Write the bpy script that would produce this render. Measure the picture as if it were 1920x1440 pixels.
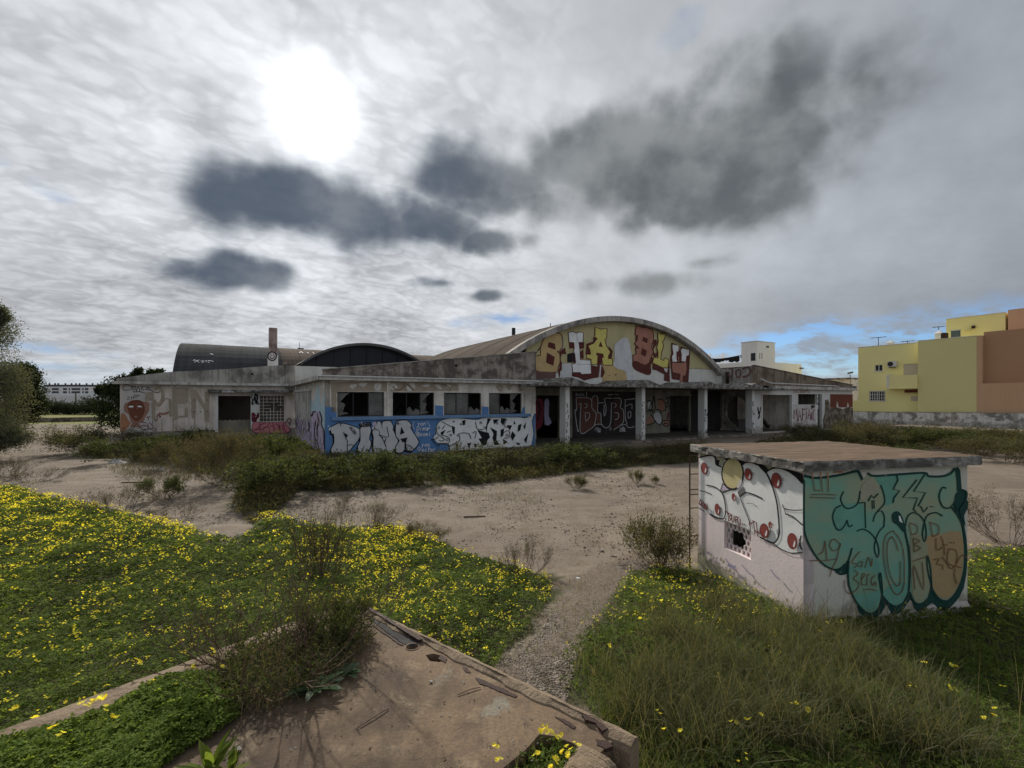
import bpy, bmesh, math, random
import numpy as np
from mathutils import Vector, Matrix
R = math.radians
for o in list(bpy.data.objects): bpy.data.objects.remove(o)
SC = bpy.context.scene
COL = SC.collection
random.seed(7); RNG = np.random.default_rng(7)

# ------------------------------------------------------------ camera
F, HZ, H = 880.0, 750.0, 2.7          # focal length in photo pixels, horizon row, eye height
cd = bpy.data.cameras.new('camera'); cam = bpy.data.objects.new('camera', cd); COL.objects.link(cam)
cam.location = (0, 0, H); cam.rotation_euler = (R(90), 0, 0)
cd.sensor_width = 36; cd.lens = 36*F/1920; cd.shift_y = 30/1920
cd.clip_start = 0.05; cd.clip_end = 9000
SC.camera = cam

# ------------------------------------------------------------ node helper
class S:
    def __init__(s, t, k): s.t, s.k = t, k
    def _m(s, op, b=None, c=None, clamp=False):
        n = s.t.nodes.new('ShaderNodeMath'); n.operation = op; n.use_clamp = clamp
        for i, v in enumerate((s, b, c)):
            if v is None: continue
            if isinstance(v, S): s.t.links.new(v.k, n.inputs[i])
            else: n.inputs[i].default_value = v
        return S(s.t, n.outputs[0])
    def __add__(s, b): return s._m('ADD', b)
    __radd__ = __add__
    def __sub__(s, b): return s._m('SUBTRACT', b)
    def __rsub__(s, b): return (s*-1)+b
    def __mul__(s, b): return s._m('MULTIPLY', b)
    __rmul__ = __mul__
    def __truediv__(s, b): return s._m('DIVIDE', b)
    def max(s, b): return s._m('MAXIMUM', b)
    def min(s, b): return s._m('MINIMUM', b)
    def pow(s, b): return s._m('POWER', b)
    def clamp(s): return s._m('ADD', 0.0, clamp=True)
class T:
    def __init__(s, t): s.t = t
    def n(s, ty, **kw):
        n = s.t.nodes.new(ty)
        for k, v in kw.items(): setattr(n, k, v)
        return n
    def put(s, inp, v):
        if isinstance(v, S): s.t.links.new(v.k, inp)
        elif isinstance(v, (tuple, list)) and len(v) == 3 and inp.type == 'RGBA': inp.default_value = (*v, 1)
        else: inp.default_value = v
    def ss(s, x, a, b, lo=0., hi=1.):
        n = s.n('ShaderNodeMapRange', interpolation_type='SMOOTHSTEP')
        s.put(n.inputs[0], x); n.inputs[1].default_value = a; n.inputs[2].default_value = b
        n.inputs[3].default_value = lo; n.inputs[4].default_value = hi
        return S(s.t, n.outputs[0])
    def mix(s, f, a, b, mode='MIX'):
        n = s.n('ShaderNodeMix', data_type='RGBA', blend_type=mode)
        s.put(n.inputs[0], f); s.put(n.inputs[6], a); s.put(n.inputs[7], b)
        return S(s.t, n.outputs[2])
    def noise(s, v, scale, detail=4, rough=.55, dist=0.):
        n = s.n('ShaderNodeTexNoise')
        if v is not None: s.put(n.inputs['Vector'], v)
        n.inputs['Scale'].default_value = scale; n.inputs['Detail'].default_value = detail
        n.inputs['Roughness'].default_value = rough; n.inputs['Distortion'].default_value = dist
        return S(s.t, n.outputs[0])
    def voro(s, v, scale, out=0, feature='F1'):
        n = s.n('ShaderNodeTexVoronoi', feature=feature)
        if v is not None: s.put(n.inputs['Vector'], v)
        n.inputs['Scale'].default_value = scale
        return S(s.t, n.outputs[out])
    def vmul(s, v, m):
        n = s.n('ShaderNodeVectorMath', operation='MULTIPLY'); s.put(n.inputs[0], v); n.inputs[1].default_value = m
        return S(s.t, n.outputs[0])
    def dot(s, v, m):
        n = s.n('ShaderNodeVectorMath', operation='DOT_PRODUCT'); s.put(n.inputs[0], v); n.inputs[1].default_value = m
        return S(s.t, n.outputs[1])
    def sep(s, v):
        n = s.n('ShaderNodeSeparateXYZ'); s.put(n.inputs[0], v)
        return [S(s.t, n.outputs[i]) for i in range(3)]
    def comb(s, x, y, z):
        n = s.n('ShaderNodeCombineXYZ')
        for i, v in enumerate((x, y, z)): s.put(n.inputs[i], v)
        return S(s.t, n.outputs[0])
    def pos(s): return S(s.t, s.n('ShaderNodeNewGeometry').outputs['Position'])
    def attr(s, name):
        n = s.n('ShaderNodeAttribute'); n.attribute_name = name
        return S(s.t, n.outputs['Fac'])

# ------------------------------------------------------------ sky and sun
def dirpx(px, py):
    v = Vector(((px-960)/F, 1, (HZ-py)/F)); return v.normalized()
SUN = dirpx(590, 200)
sun_el = math.asin(SUN.z); sun_az = math.atan2(SUN.x, SUN.y)
W = bpy.data.worlds.new('World'); SC.world = W; W.use_nodes = True
wt = W.node_tree; wt.nodes.clear(); t = T(wt)
sky = t.n('ShaderNodeTexSky', sky_type='NISHITA', sun_disc=False)
sky.sun_elevation = sun_el; sky.sun_rotation = sun_az; sky.altitude = 20; sky.air_density = 1.1; sky.dust_density = .2; sky.ozone_density = 2.0
d = S(wt, t.n('ShaderNodeTexCoord').outputs['Generated'])
dx, dy, dz = t.sep(d)
den = dz.max(0.0)+0.22
cpx, cpy = dx/den, dy/den
p = t.comb(cpx, cpy, 0.0)
ca, sa = math.cos(R(38)), math.sin(R(38))          # cloud lanes run diagonally
p2 = t.comb(cpx*ca+cpy*sa, (cpy*ca-cpx*sa)*1.3, 0.3)
nb = t.noise(p, .62, 4, .5, 0.)
nm = t.noise(p2, 3.4, 8, .62, 0.)
nd = t.noise(d, 4.6, 5, .5, 0.)
nw = t.noise(t.vmul(d, (1, 1, 1.3)), 12.0, 5, .52, 0.)
def warp(v, s_, a):
    n = t.n('ShaderNodeTexNoise'); t.put(n.inputs['Vector'], v); n.inputs['Scale'].default_value = s_; n.inputs['Detail'].default_value = 3
    k = t.n('ShaderNodeVectorMath', operation='MULTIPLY_ADD'); wt.links.new(n.outputs[1], k.inputs[0]); k.inputs[1].default_value = (a, a, a); t.put(k.inputs[2], v)
    return S(wt, k.outputs[0])
def puff(v, s_, dim='2D'):
    n = t.n('ShaderNodeTexVoronoi', feature='SMOOTH_F1' if dim == '2D' else 'F1', voronoi_dimensions=dim); t.put(n.inputs['Vector'], v); n.inputs['Scale'].default_value = s_; 
    if dim == '2D': n.inputs['Smoothness'].default_value = .6
    return S(wt, n.outputs[0])
pw = warp(p2, 7.0, .22)
nf = 1.0-(puff(pw, 8.0)*.5+puff(pw, 19.0)*.5)*1.1            # flocks of small rounded cloudlets
dw = warp(d, 6.0, .10)
npf = puff(dw, 7.0, '3D')*.65+puff(dw, 16.0, '3D')*.35                      # cauliflower edge of the heaps
sdr = t.dot(d, SUN); sd = sdr.max(0.0)
base = sd*0.345+0.09+t.ss(sdr, .25, -.55)*.29  # last term lifts the unseen sky behind the camera, added to fill the facades
fine = t.ss(sd, .55, .93)*t.ss(dx, .25, -.25)*.8+.12
tex = (t.ss(nm, .28, .72)-.5)*(fine*.42)+(t.ss(nf, .30, .80)-.5)*(fine*.24)+(t.ss(nb, .28, .72)-.5)*.30+(t.ss(nd, .3, .7)-.5)*.26+1.0
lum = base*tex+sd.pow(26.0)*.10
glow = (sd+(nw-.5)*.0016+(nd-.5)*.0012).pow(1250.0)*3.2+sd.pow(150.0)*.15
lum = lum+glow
cloud = t.mix(t.ss(sd, .35, .97), (.885, .97, 1.085), (.955, .99, 1.04))
vm = t.n('ShaderNodeVectorMath', operation='SCALE'); t.put(vm.inputs[0], cloud); t.put(vm.inputs['Scale'], lum); cloud = S(wt, vm.outputs[0])
def blob(px, py, rx, ry, rot=0, soft=.55, pert=1.0):
    c = dirpx(px, py); e = Vector((c.y, -c.x, 0)).normalized(); f = e.cross(c)
    k = c.y                                            # angular size from pixels at this offset
    ra, rb = rx/F*k*k*1.15, ry/F*k
    a = t.dot(d, tuple(e)); b = t.dot(d, tuple(f))
    if rot:
        cr, sr = math.cos(R(rot)), math.sin(R(rot)); a, b = a*cr+b*sr, b*cr-a*sr
    r = ((a/ra).pow(2.0)+(b/rb).pow(2.0)).pow(.5)+(nd-.5)*(1.7*pert)+(npf-.42)*(1.15*pert)+(nw-.5)*(.5*pert)
    m = t.ss(r, 1.15, 1.15-soft)
    return m*t.ss(t.dot(d, tuple(c)), 0.0, 0.3)
darks = [(1350, 295, 280, 175, 6, .75, .75), (1430, 255, 185, 145, 0, .75, .75), (1120, 325, 320, 120, -4, .75, .55), (960, 340, 260, 95, -6, .8, .55), (1180, 270, 220, 105, 0, .8, .6), (1390, 370, 230, 95, 4, .8, .8), (1200, 250, 150, 70, 0, 1.0), (640, 397, 290, 88, -2, .8, .7), (800, 425, 200, 60, 0, .8, .8), (1000, 372, 250, 80, 6, .85, .8), (470, 518, 135, 46, 4, .55, .7), (440, 505, 70, 40, 0, .6, .7),
         (925, 448, 95, 42, 0, .7), (1235, 528, 140, 36, 0, 1.0, 1.2), (1330, 490, 110, 28, 0, 1.1, 1.4), (825, 530, 75, 20, 0, 1.1, 1.5), (905, 556, 60, 17, 0, 1.1, 1.5), (1250, 390, 200, 60, 0, .9)]
dm = None
for a in darks:
    m = blob(*a); dm = m if dm is None else dm.max(m)
rt = t.ss(dx, -.25, .2)
dark = t.mix(t.ss(nd*.65+nw*.35, .38, .62), t.mix(rt, (.050, .067, .096), (.068, .078, .086)), t.mix(rt, (.12, .137, .16), (.17, .182, .19)))
edge_ = dm*(1.0-dm)*4.0
rimv = t.n('ShaderNodeVectorMath', operation='SCALE'); t.put(rimv.inputs[0], cloud); t.put(rimv.inputs['Scale'], edge_*t.ss(sd, .6, 1.0)*.22+1.0); cloud = S(wt, rimv.outputs[0])
cloud = t.mix(dm*.95, cloud, dark)
# blue gaps
gaps = [(1640, 630, 380, 58, 3, .6, .8), (1330, 668, 90, 24, 0, .7, .8), (1560, 680, 240, 36, 0, .7, .8), (1268, 66, 60, 24, 25, 1.3, 2.6), (5, 305, 50, 24, -20, 1.2, 2.2), (935, 600, 120, 16, 5, .9, 1.1), (110, 655, 190, 18, -3, 1., .7),
        (140, 690, 180, 12, -2, 1., .7), (70, 345, 90, 26, -20, 1.3, 2.0)]
gm = None
for a in gaps:
    m = blob(*a); gm = m if gm is None else gm.max(m)
strk = t.ss(t.noise(t.vmul(p, (.9, 1.9, 1)), 1.5, 6, .6), .46, .66)
gm = gm*(1.0-strk*.8)*(t.ss(nm, .40, .56)*.8+.2)
skd = t.n('ShaderNodeVectorMath', operation='MULTIPLY'); t.put(skd.inputs[0], S(wt, sky.outputs[0])); skd.inputs[1].default_value = (.42, .56, .82)
skyc = t.mix(t.ss(sd, .55, .85)*.8, S(wt, skd.outputs[0]), (1.9, 2.5, 3.6))
cl10 = t.n('ShaderNodeVectorMath', operation='SCALE'); t.put(cl10.inputs[0], cloud); cl10.inputs['Scale'].default_value = 10.0
low = t.ss(dz, .075, .012)                              # thin pale band of clear air above the horizon
fin = t.mix(gm, S(wt, cl10.outputs[0]), skyc)
fin = t.mix(low*.38, fin, (3.6, 4.3, 4.9))
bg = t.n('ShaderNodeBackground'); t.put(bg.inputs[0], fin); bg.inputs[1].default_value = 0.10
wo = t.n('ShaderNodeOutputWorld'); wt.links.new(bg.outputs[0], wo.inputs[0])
sl = bpy.data.lights.new('sun', 'SUN'); sun = bpy.data.objects.new('sun', sl); COL.objects.link(sun)
sl.energy = 3.1; sl.angle = R(2.0); sl.color = (1, .94, .84)
sun.rotation_euler = (-SUN).to_track_quat('-Z', 'Y').to_euler(); sun.location = SUN*60
vs = SC.view_settings; vs.view_transform = 'Standard'; vs.look = 'None'; vs.gamma = 1; vs.use_curve_mapping = False; vs.exposure = 0.62
SC.display_settings.display_device = 'sRGB'

# ------------------------------------------------------------ materials
MATS = {}
def lin(c): return tuple(((v/255+.055)/1.055)**2.4 if v > 10 else v/255/12.92 for v in c)
def new_mat(name):
    m = bpy.data.materials.new(name); m.use_nodes = True; m.node_tree.nodes.clear(); MATS[name] = m
    t = T(m.node_tree); o = t.n('ShaderNodeOutputMaterial'); b = t.n('ShaderNodeBsdfPrincipled')
    m.node_tree.links.new(b.outputs[0], o.inputs[0]); b.inputs['Specular IOR Level'].default_value = .25
    return m, t, b, o
def bump(t, b, h, st, dist=.02):
    n = t.n('ShaderNodeBump'); n.inputs['Strength'].default_value = st; n.inputs['Distance'].default_value = dist
    t.put(n.inputs['Height'], h); t.t.links.new(n.outputs[0], b.inputs['Normal'])
def surf(name, base, stain=None, amt=.5, scale=.8, streak=0., rough=.9, fine=.25, st2=None, bmp=.3, spec=.25, lo=.42, hi=.68):
    """weathered plaster, concrete or paint: big stains, run-down streaks, fine grain"""
    m, t, b, o = new_mat(name)
    P = t.pos()
    stain = stain or tuple(c*.45 for c in base)
    n1 = t.noise(P, scale, 6, .62, .2)
    c = t.mix(t.ss(n1, lo, hi)*amt, base, stain)
    if streak:
        n2 = t.noise(t.vmul(P, (4.5, 4.5, .28)), 1.0, 5, .6)
        c = t.mix(t.ss(n2, .47, .68)*streak, c, st2 or tuple(v*.4 for v in base))
    n3 = t.noise(P, 38, 4, .65)
    c = t.mix(t.ss(n3, .3, .75)*fine, c, tuple(v*.62 for v in base))
    t.put(b.inputs['Base Color'], c); b.inputs['Roughness'].default_value = rough; b.inputs['Specular IOR Level'].default_value = spec
    bump(t, b, n3+n1*.6, bmp, .012)
    return m
def leafmat(name, cols, trans=.35, patch=None, pscale=.5, rough=.55):
    """cols: list of colours picked per leaf by the 'rnd' attribute"""
    m, t, b, o = new_mat(name)
    r = t.n('ShaderNodeValToRGB'); e = r.color_ramp.elements
    while len(e) < len(cols): e.new(.5)
    for i, c in enumerate(cols): e[i].position = i/(max(1, len(cols)-1)); e[i].color = (*c, 1)
    t.put(r.inputs[0], t.attr('rnd')); c = S(t.t, r.outputs[0])
    if patch: c = t.mix(t.ss(t.noise(t.pos(), pscale, 3), .42, .62)*.8, c, patch)
    t.put(b.inputs['Base Color'], c); b.inputs['Roughness'].default_value = .8; b.inputs['Specular IOR Level'].default_value = .06
    tr = t.n('ShaderNodeBsdfTranslucent'); t.put(tr.inputs[0], t.mix(1.0, c, (1.75, 1.6, .8), 'MULTIPLY'))
    mx = t.n('ShaderNodeMixShader'); mx.inputs[0].default_value = trans
    t.t.links.new(b.outputs[0], mx.inputs[1]); t.t.links.new(tr.outputs[0], mx.inputs[2]); t.t.links.new(mx.outputs[0], o.inputs[0])
    return m
M = lambda n: MATS[n]
surf('plaster_white', (.74, .69, .62), (.36, .31, .255), .6, 1.4, .35, st2=(.22, .19, .16))
surf('plaster_left', (.72, .635, .56), (.40, .325, .255), .75, 1.1, .55, st2=(.24, .18, .13))
surf('plaster_clean', (.70, .685, .65), (.50, .48, .44), .5, .8, .15)
surf('plaster_gable', (.50, .44, .24), (.38, .335, .19), .6, .8, .2)
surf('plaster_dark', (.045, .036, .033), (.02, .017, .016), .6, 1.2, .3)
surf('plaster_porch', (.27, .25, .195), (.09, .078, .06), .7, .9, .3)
surf('concrete_old', (.42, .39, .35), (.095, .088, .08), .85, 1.0, .55, st2=(.07, .062, .055))
surf('concrete_dark', (.33, .285, .245), (.055, .047, .042), .9, 1.5, .7, st2=(.085, .055, .04), lo=.42, hi=.58, fine=.5)
surf('concrete_brown', (.27, .21, .16), (.075, .052, .04), .85, 1.3, .85, st2=(.06, .042, .03))
surf('concrete_eave', (.60, .57, .53), (.20, .18, .16), .7, 1.4, .55, st2=(.10, .09, .08))
surf('concrete_rough', (.33, .31, .28), (.055, .048, .042), .95, 4.0, .3, lo=.4, hi=.56, bmp=.8)
surf('plinth', (.34, .30, .26), (.18, .16, .13), .7, 1.0, .4)
surf('plinth_brown', (.25, .18, .14), (.13, .10, .08), .7, 1.6, .2)
surf('floor_dirty', (.095, .085, .072), (.045, .038, .032), .7, 1.1)
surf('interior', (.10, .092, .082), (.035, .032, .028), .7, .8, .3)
surf('roof_brown', (.27, .215, .165), (.17, .13, .10), .7, .5, .0)
surf('roof_grey', (.115, .115, .118), (.07, .07, .072), .7, .5, .3, st2=(.06, .06, .06))
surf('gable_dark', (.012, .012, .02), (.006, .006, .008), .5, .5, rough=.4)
surf('brick_red', (.20, .062, .038), (.10, .05, .035), .6, 2.5, .2)
surf('rubble', (.27, .22, .17), (.07, .055, .04), .95, 2.2, .2, lo=.4, hi=.56, bmp=.9)
surf('boundary_plaster', (.70, .68, .64), (.13, .125, .11), .9, 1.0, .35, st2=(.18, .17, .15), lo=.46, hi=.60)
surf('yellow_wall', (.86, .78, .36), (.80, .71, .31), .5, .35, .0, rough=.85)
surf('yellow_dull', (.70, .635, .30), (.65, .585, .27), .5, .3, .0, rough=.85)
surf('orange_wall', (.46, .265, .155), (.42, .235, .135), .5, .3, .0)
surf('orange_light', (.60, .38, .235), (.55, .34, .21), .5, .3, .1)
surf('white_house', (.78, .77, .74), (.68, .66, .62), .5, .3, .1)
surf('shed_pink', (.78, .66, .66), (.68, .60, .58), .7, 1.4, .1, st2=(.42, .38, .34), fine=.12)
surf('shed_plaster', (.60, .575, .50), (.46, .425, .355), .7, 1.2, .2, fine=.15)
surf('slab_concrete', (.30, .285, .26), (.07, .064, .058), .9, 5.0, .0, lo=.40, hi=.58, bmp=.8)
surf('rust', (.05, .026, .02), (.03, .017, .014), .6, 6, rough=.8)
surf('metal_dark', (.03, .03, .032), None, .5, 3, rough=.6)
surf('metal_grey', (.085, .082, .08), (.05, .045, .042), .6, 8, rough=.95, spec=.05)
surf('black_void', (.006, .006, .006), None, .2, 2)
surf('cloth_black', (.008, .008, .01), None, .3, 2)
surf('pvc_white', (.62, .61, .58), (.4, .38, .35), .5, 4, rough=.5)
surf('shutter', (.52, .46, .36), (.45, .40, .32), .3, 1)
surf('window_dark', (.03, .032, .035), None, .3, 1, rough=.2)
surf('glass_blue', (.10, .13, .14), None, .2, 1, rough=.12)
surf('far_white', (.70, .69, .68), (.46, .45, .44), .4, .1, .1)
surf('far_dark', (.09, .09, .11), None, .3, .2)
surf('bark', (.08, .063, .05), (.04, .03, .025), .6, 5, bmp=.7)
surf('twig', (.135, .085, .062), (.075, .05, .04), .6, 5)
surf('twig_grey', (.20, .165, .13), (.10, .08, .065), .6, 5)
surf('rag_white', (.62, .61, .60), (.45, .44, .42), .4, 8)
surf('board', (.30, .235, .185), (.13, .10, .08), .7, 3, .3)
surf('plank_old', (.22, .165, .115), (.10, .075, .055), .7, 4)
def damp(name, col, top, rag):
    m = MATS[name]; t = T(m.node_tree); b = next(n for n in m.node_tree.nodes if n.type == 'BSDF_PRINCIPLED'); src = S(m.node_tree, b.inputs['Base Color'].links[0].from_socket); P = t.pos(); z = t.sep(P)[2]
    h = z+(t.noise(P, 2.2, 6, .65)-.5)*rag
    t.put(b.inputs['Base Color'], t.mix(t.ss(h, top+.02, top-.10)*t.ss(t.noise(P, 9, 5, .7), .34, .58)*.8, src, col))
damp('shed_plaster', (.25, .225, .165), .30, .75); damp('plaster_white', (.22, .18, .14), .55, 1.2); damp('boundary_plaster', (.20, .19, .15), .5, 1.1); damp('plaster_clean', (.25, .22, .18), .5, 1.0)
# paints
PAINT = {'p_black': (.012, .012, .014), 'p_silver': (.60, .60, .605), 'p_white': (.80, .80, .79), 'p_blue': (.105, .225, .45), 'p_blue2': (.16, .27, .45), 'p_lilac': (.58, .48, .62), 'p_sky': (.50, .66, .72),
         'p_red': (.105, .028, .022), 'p_tan': (.56, .40, .19), 'p_yellow': (.66, .58, .17), 'p_salmon': (.40, .19, .135), 'p_brown': (.10, .05, .04), 'p_roller': (.66, .64, .59), 'p_plum': (.16, .085, .075),
         'p_skin': (.20, .072, .045), 'p_skin2': (.36, .20, .14), 'p_orange': (.48, .23, .12), 'p_fade': (.40, .325, .25), 'p_pink': (.64, .24, .27), 'p_wine': (.16, .022, .035), 'p_shadow_brown': (.20, .13, .10),
         'p_teal': (.155, .37, .285), 'p_green': (.21, .36, .25), 'p_olive': (.32, .335, .215), 'p_ochre': (.40, .285, .145), 'p_dgreen': (.009, .055, .045), 'p_rustline': (.20, .095, .045), 'p_cream': (.60, .52, .27),
         'p_dot': (.27, .055, .045), 'p_dotline': (.13, .02, .022), 'p_violet': (.36, .32, .46), 'p_greyp': (.17, .16, .17), 'p_mould': (.40, .38, .28), 'p_line': (.60, .55, .53), 'p_bluba': (.14, .062, .045), 'p_bluba2': (.085, .04, .035)}
for k, c in PAINT.items():
    m_ = surf(k, c, tuple(v*.72 for v in c), .55, 2.2, .18, rough=.8, fine=.22, st2=tuple(v*.66 for v in c), bmp=.15)
    t = T(m_.node_tree); b_ = next(n for n in m_.node_tree.nodes if n.type == 'BSDF_PRINCIPLED'); src = S(m_.node_tree, b_.inputs['Base Color'].links[0].from_socket); P = t.pos()
    wear = t.ss(t.noise(P, 7.0, 7, .72), .60, .68)*t.ss(t.noise(P, 1.1, 3), .42, .62)      # chipped patches show the plaster
    t.put(b_.inputs['Base Color'], t.mix(wear*.75, src, (.42, .385, .33)))
def grad_paint():
    m, t, b, o = new_mat('p_greenmix'); P = t.pos()
    n = t.noise(t.vmul(P, (1, 1, 1.5)), 1.7, 3, .5, .2)
    c = t.mix(t.ss(n, .28, .74), PAINT['p_olive'], PAINT['p_teal'])
    c = t.mix(t.ss(t.noise(t.vmul(P, (2, 2, 26)), 1.0, 4), .45, .7)*.35, c, (.28, .33, .25))
    t.put(b.inputs['Base Color'], c); b.inputs['Roughness'].default_value = .75
grad_paint()
def glassmat():
    m, t, b, o = new_mat('glass_dirty'); P = t.pos()
    t.put(b.inputs['Base Color'], t.mix(t.noise(P, 3, 5), (.12, .115, .11), (.24, .23, .21))); b.inputs['Roughness'].default_value = .25
    tr = t.n('ShaderNodeBsdfTransparent'); mx = t.n('ShaderNodeMixShader'); t.put(mx.inputs[0], t.ss(t.noise(P, 1.6, 4), .3, .75, .35, .85))
    t.t.links.new(tr.outputs[0], mx.inputs[1]); t.t.links.new(b.outputs[0], mx.inputs[2]); t.t.links.new(mx.outputs[0], o.inputs[0])
glassmat()

# ------------------------------------------------------------ mesh helpers
def rootloc(o):
    l = Vector((0, 0, 0))
    while o is not None: l = l+o.location; o = o.parent
    return l
class MB:
    def __init__(s): s.v = []; s.f = []; s.m = []; s.smooth = False
    def face(s, pts, mi=0):
        i = len(s.v); s.v += [tuple(p) for p in pts]; s.f.append(tuple(range(i, i+len(pts)))); s.m.append(mi)
    def grid(s, rows, mi=0, closed=False):
        i = len(s.v); n = len(rows[0])
        for r in rows: s.v += [tuple(p) for p in r]
        for a in range(len(rows)-1):
            for b in range(n if closed else n-1):
                c = (b+1) % n
                s.f.append((i+a*n+b, i+a*n+c, i+(a+1)*n+c, i+(a+1)*n+b)); s.m.append(mi)
    def prism(s, bottom, top, mi=0):
        n = len(bottom); i = len(s.v); s.v += [tuple(p) for p in bottom]+[tuple(p) for p in top]
        s.f.append(tuple(range(i+n-1, i-1, -1))); s.f.append(tuple(range(i+n, i+2*n))); s.m += [mi, mi]
        for k in range(n):
            j = (k+1) % n; s.f.append((i+k, i+j, i+n+j, i+n+k)); s.m.append(mi)
    def obox(s, o, ex, ey, ez, mi=0):
        """box from corner o along three edge vectors"""
        o, ex, ey, ez = map(Vector, (o, ex, ey, ez))
        s.prism([o, o+ex, o+ex+ey, o+ey], [o+ez, o+ex+ez, o+ex+ey+ez, o+ey+ez], mi)
    def tube(s, pts, rad, sides=6, mi=0, cap=True):
        pts = [Vector(p) for p in pts]; rows = []
        rads = rad if isinstance(rad, (list, tuple)) else [rad]*len(pts)
        for k, p in enumerate(pts):
            d = (pts[min(k+1, len(pts)-1)]-pts[max(k-1, 0)])
            if d.length < 1e-9: d = Vector((0, 0, 1))
            d.normalize(); a = d.orthogonal().normalized() if abs(d.z) > .99 else d.cross(Vector((0, 0, 1))).normalized(); b = d.cross(a)
            rows.append([p+(a*math.cos(q)+b*math.sin(q))*rads[k] for q in [2*math.pi*j/sides for j in range(sides)]])
        s.grid(rows, mi, True)
        if cap: s.face(rows[0][::-1], mi); s.face(rows[-1], mi)
    def build(s, name, mats, parent=None, smooth=False):
        if not isinstance(mats, (list, tuple)): mats = [mats]
        off = rootloc(parent) if parent is not None else Vector((0, 0, 0))
        me = bpy.data.meshes.new(name)
        me.from_pydata([(a-off.x, b-off.y, c-off.z) for a, b, c in s.v], [], s.f)
        for m in mats: me.materials.append(M(m))
        if len(mats) > 1: me.polygons.foreach_set('material_index', s.m)
        if smooth: me.polygons.foreach_set('use_smooth', [True]*len(me.polygons))
        bm = bmesh.new(); bm.from_mesh(me); bmesh.ops.remove_doubles(bm, verts=bm.verts, dist=1e-5); bmesh.ops.recalc_face_normals(bm, faces=bm.faces); bm.to_mesh(me); bm.free()
        me.update()
        o = bpy.data.objects.new(name, me); COL.objects.link(o)
        if parent is not None: o.parent = parent
        return o
def tag(o, label=None, cat=None, group=None, kind=None):
    if label: o['label'] = label
    if cat: o['category'] = cat
    if group: o['group'] = group
    if kind: o['kind'] = kind
    return o
def thing(name, loc, label, cat, group=None):
    o = bpy.data.objects.new(name, None); COL.objects.link(o); o.location = loc; o.empty_display_size = .3
    bpy.context.view_layer.update()
    return tag(o, label, cat, group)
def dup(o, loc, rotz=0, scale=1, label=None):
    c = o.copy(); COL.objects.link(c); c.location = loc; c.rotation_euler = (0, 0, rotz); c.scale = (scale,)*3 if not isinstance(scale, tuple) else scale
    if label: c['label'] = label
    for ch in o.children:
        k = ch.copy(); COL.objects.link(k); k.parent = c
        for g in ch.children:
            q = g.copy(); COL.objects.link(q); q.parent = k
    return c
def np_mesh(name, verts, tris, mat, rnd=None, parent=None):
    """big triangle meshes straight from numpy"""
    me = bpy.data.meshes.new(name); nv, nt = len(verts), len(tris)
    off = rootloc(parent) if parent is not None else Vector((0, 0, 0))
    vv = np.asarray(verts, np.float32)-np.array(off, np.float32)
    me.vertices.add(nv); me.vertices.foreach_set('co', vv.ravel())
    me.loops.add(nt*3); me.loops.foreach_set('vertex_index', np.asarray(tris, np.int32).ravel())
    me.polygons.add(nt); me.polygons.foreach_set('loop_start', np.arange(0, nt*3, 3, dtype=np.int32))
    me.materials.append(M(mat)); me.update(calc_edges=True)
    if rnd is not None:
        at = me.attributes.new('rnd', 'FLOAT', 'FACE'); at.data.foreach_set('value', np.asarray(rnd, np.float32))
    o = bpy.data.objects.new(name, me); COL.objects.link(o)
    if parent is not None: o.parent = parent
    return o
def ray(px, py): return Vector(((px-960)/F, 1, (HZ-py)/F))
def smooth01(x, a, b):
    q = np.clip((x-a)/(b-a), 0, 1); return q*q*(3-2*q)
def gz(x, y):
    """ground height: a low rise round the old platform"""
    r = np.sqrt((np.asarray(x)+.3)**2+((np.asarray(y)-1.6)*.9)**2)
    return .38*(1-smooth01(r, 2.4, 6.2))
def gp(px, py):
    z = 0.
    for _ in range(8):
        Y = (H-z)*F/(py-HZ); X = (px-960)/F*Y; z = float(gz(X, Y))
    return Vector((X, Y, z))
def at(px, py, Y): return Vector(((px-960)/F*Y, Y, H+(HZ-py)/F*Y))
def smoothpts(pts, n=4, closed=False):
    if n <= 1: return pts
    P = [Vector((a, b)) for a, b in pts]; out = []; m = len(P)
    for i in range(m if closed else m-1):
        p0, p1, p2, p3 = (P[(i-1) % m], P[i], P[(i+1) % m], P[(i+2) % m]) if closed else (P[max(i-1, 0)], P[i], P[i+1], P[min(i+2, m-1)])
        for k in range(n):
            t_ = k/n; out.append(.5*((2*p1)+(p2-p0)*t_+(2*p0-5*p1+4*p2-p3)*t_*t_+(3*p1-p0-3*p2+p3)*t_**3))
    if not closed: out.append(P[-1])
    return [(q.x, q.y) for q in out]
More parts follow.
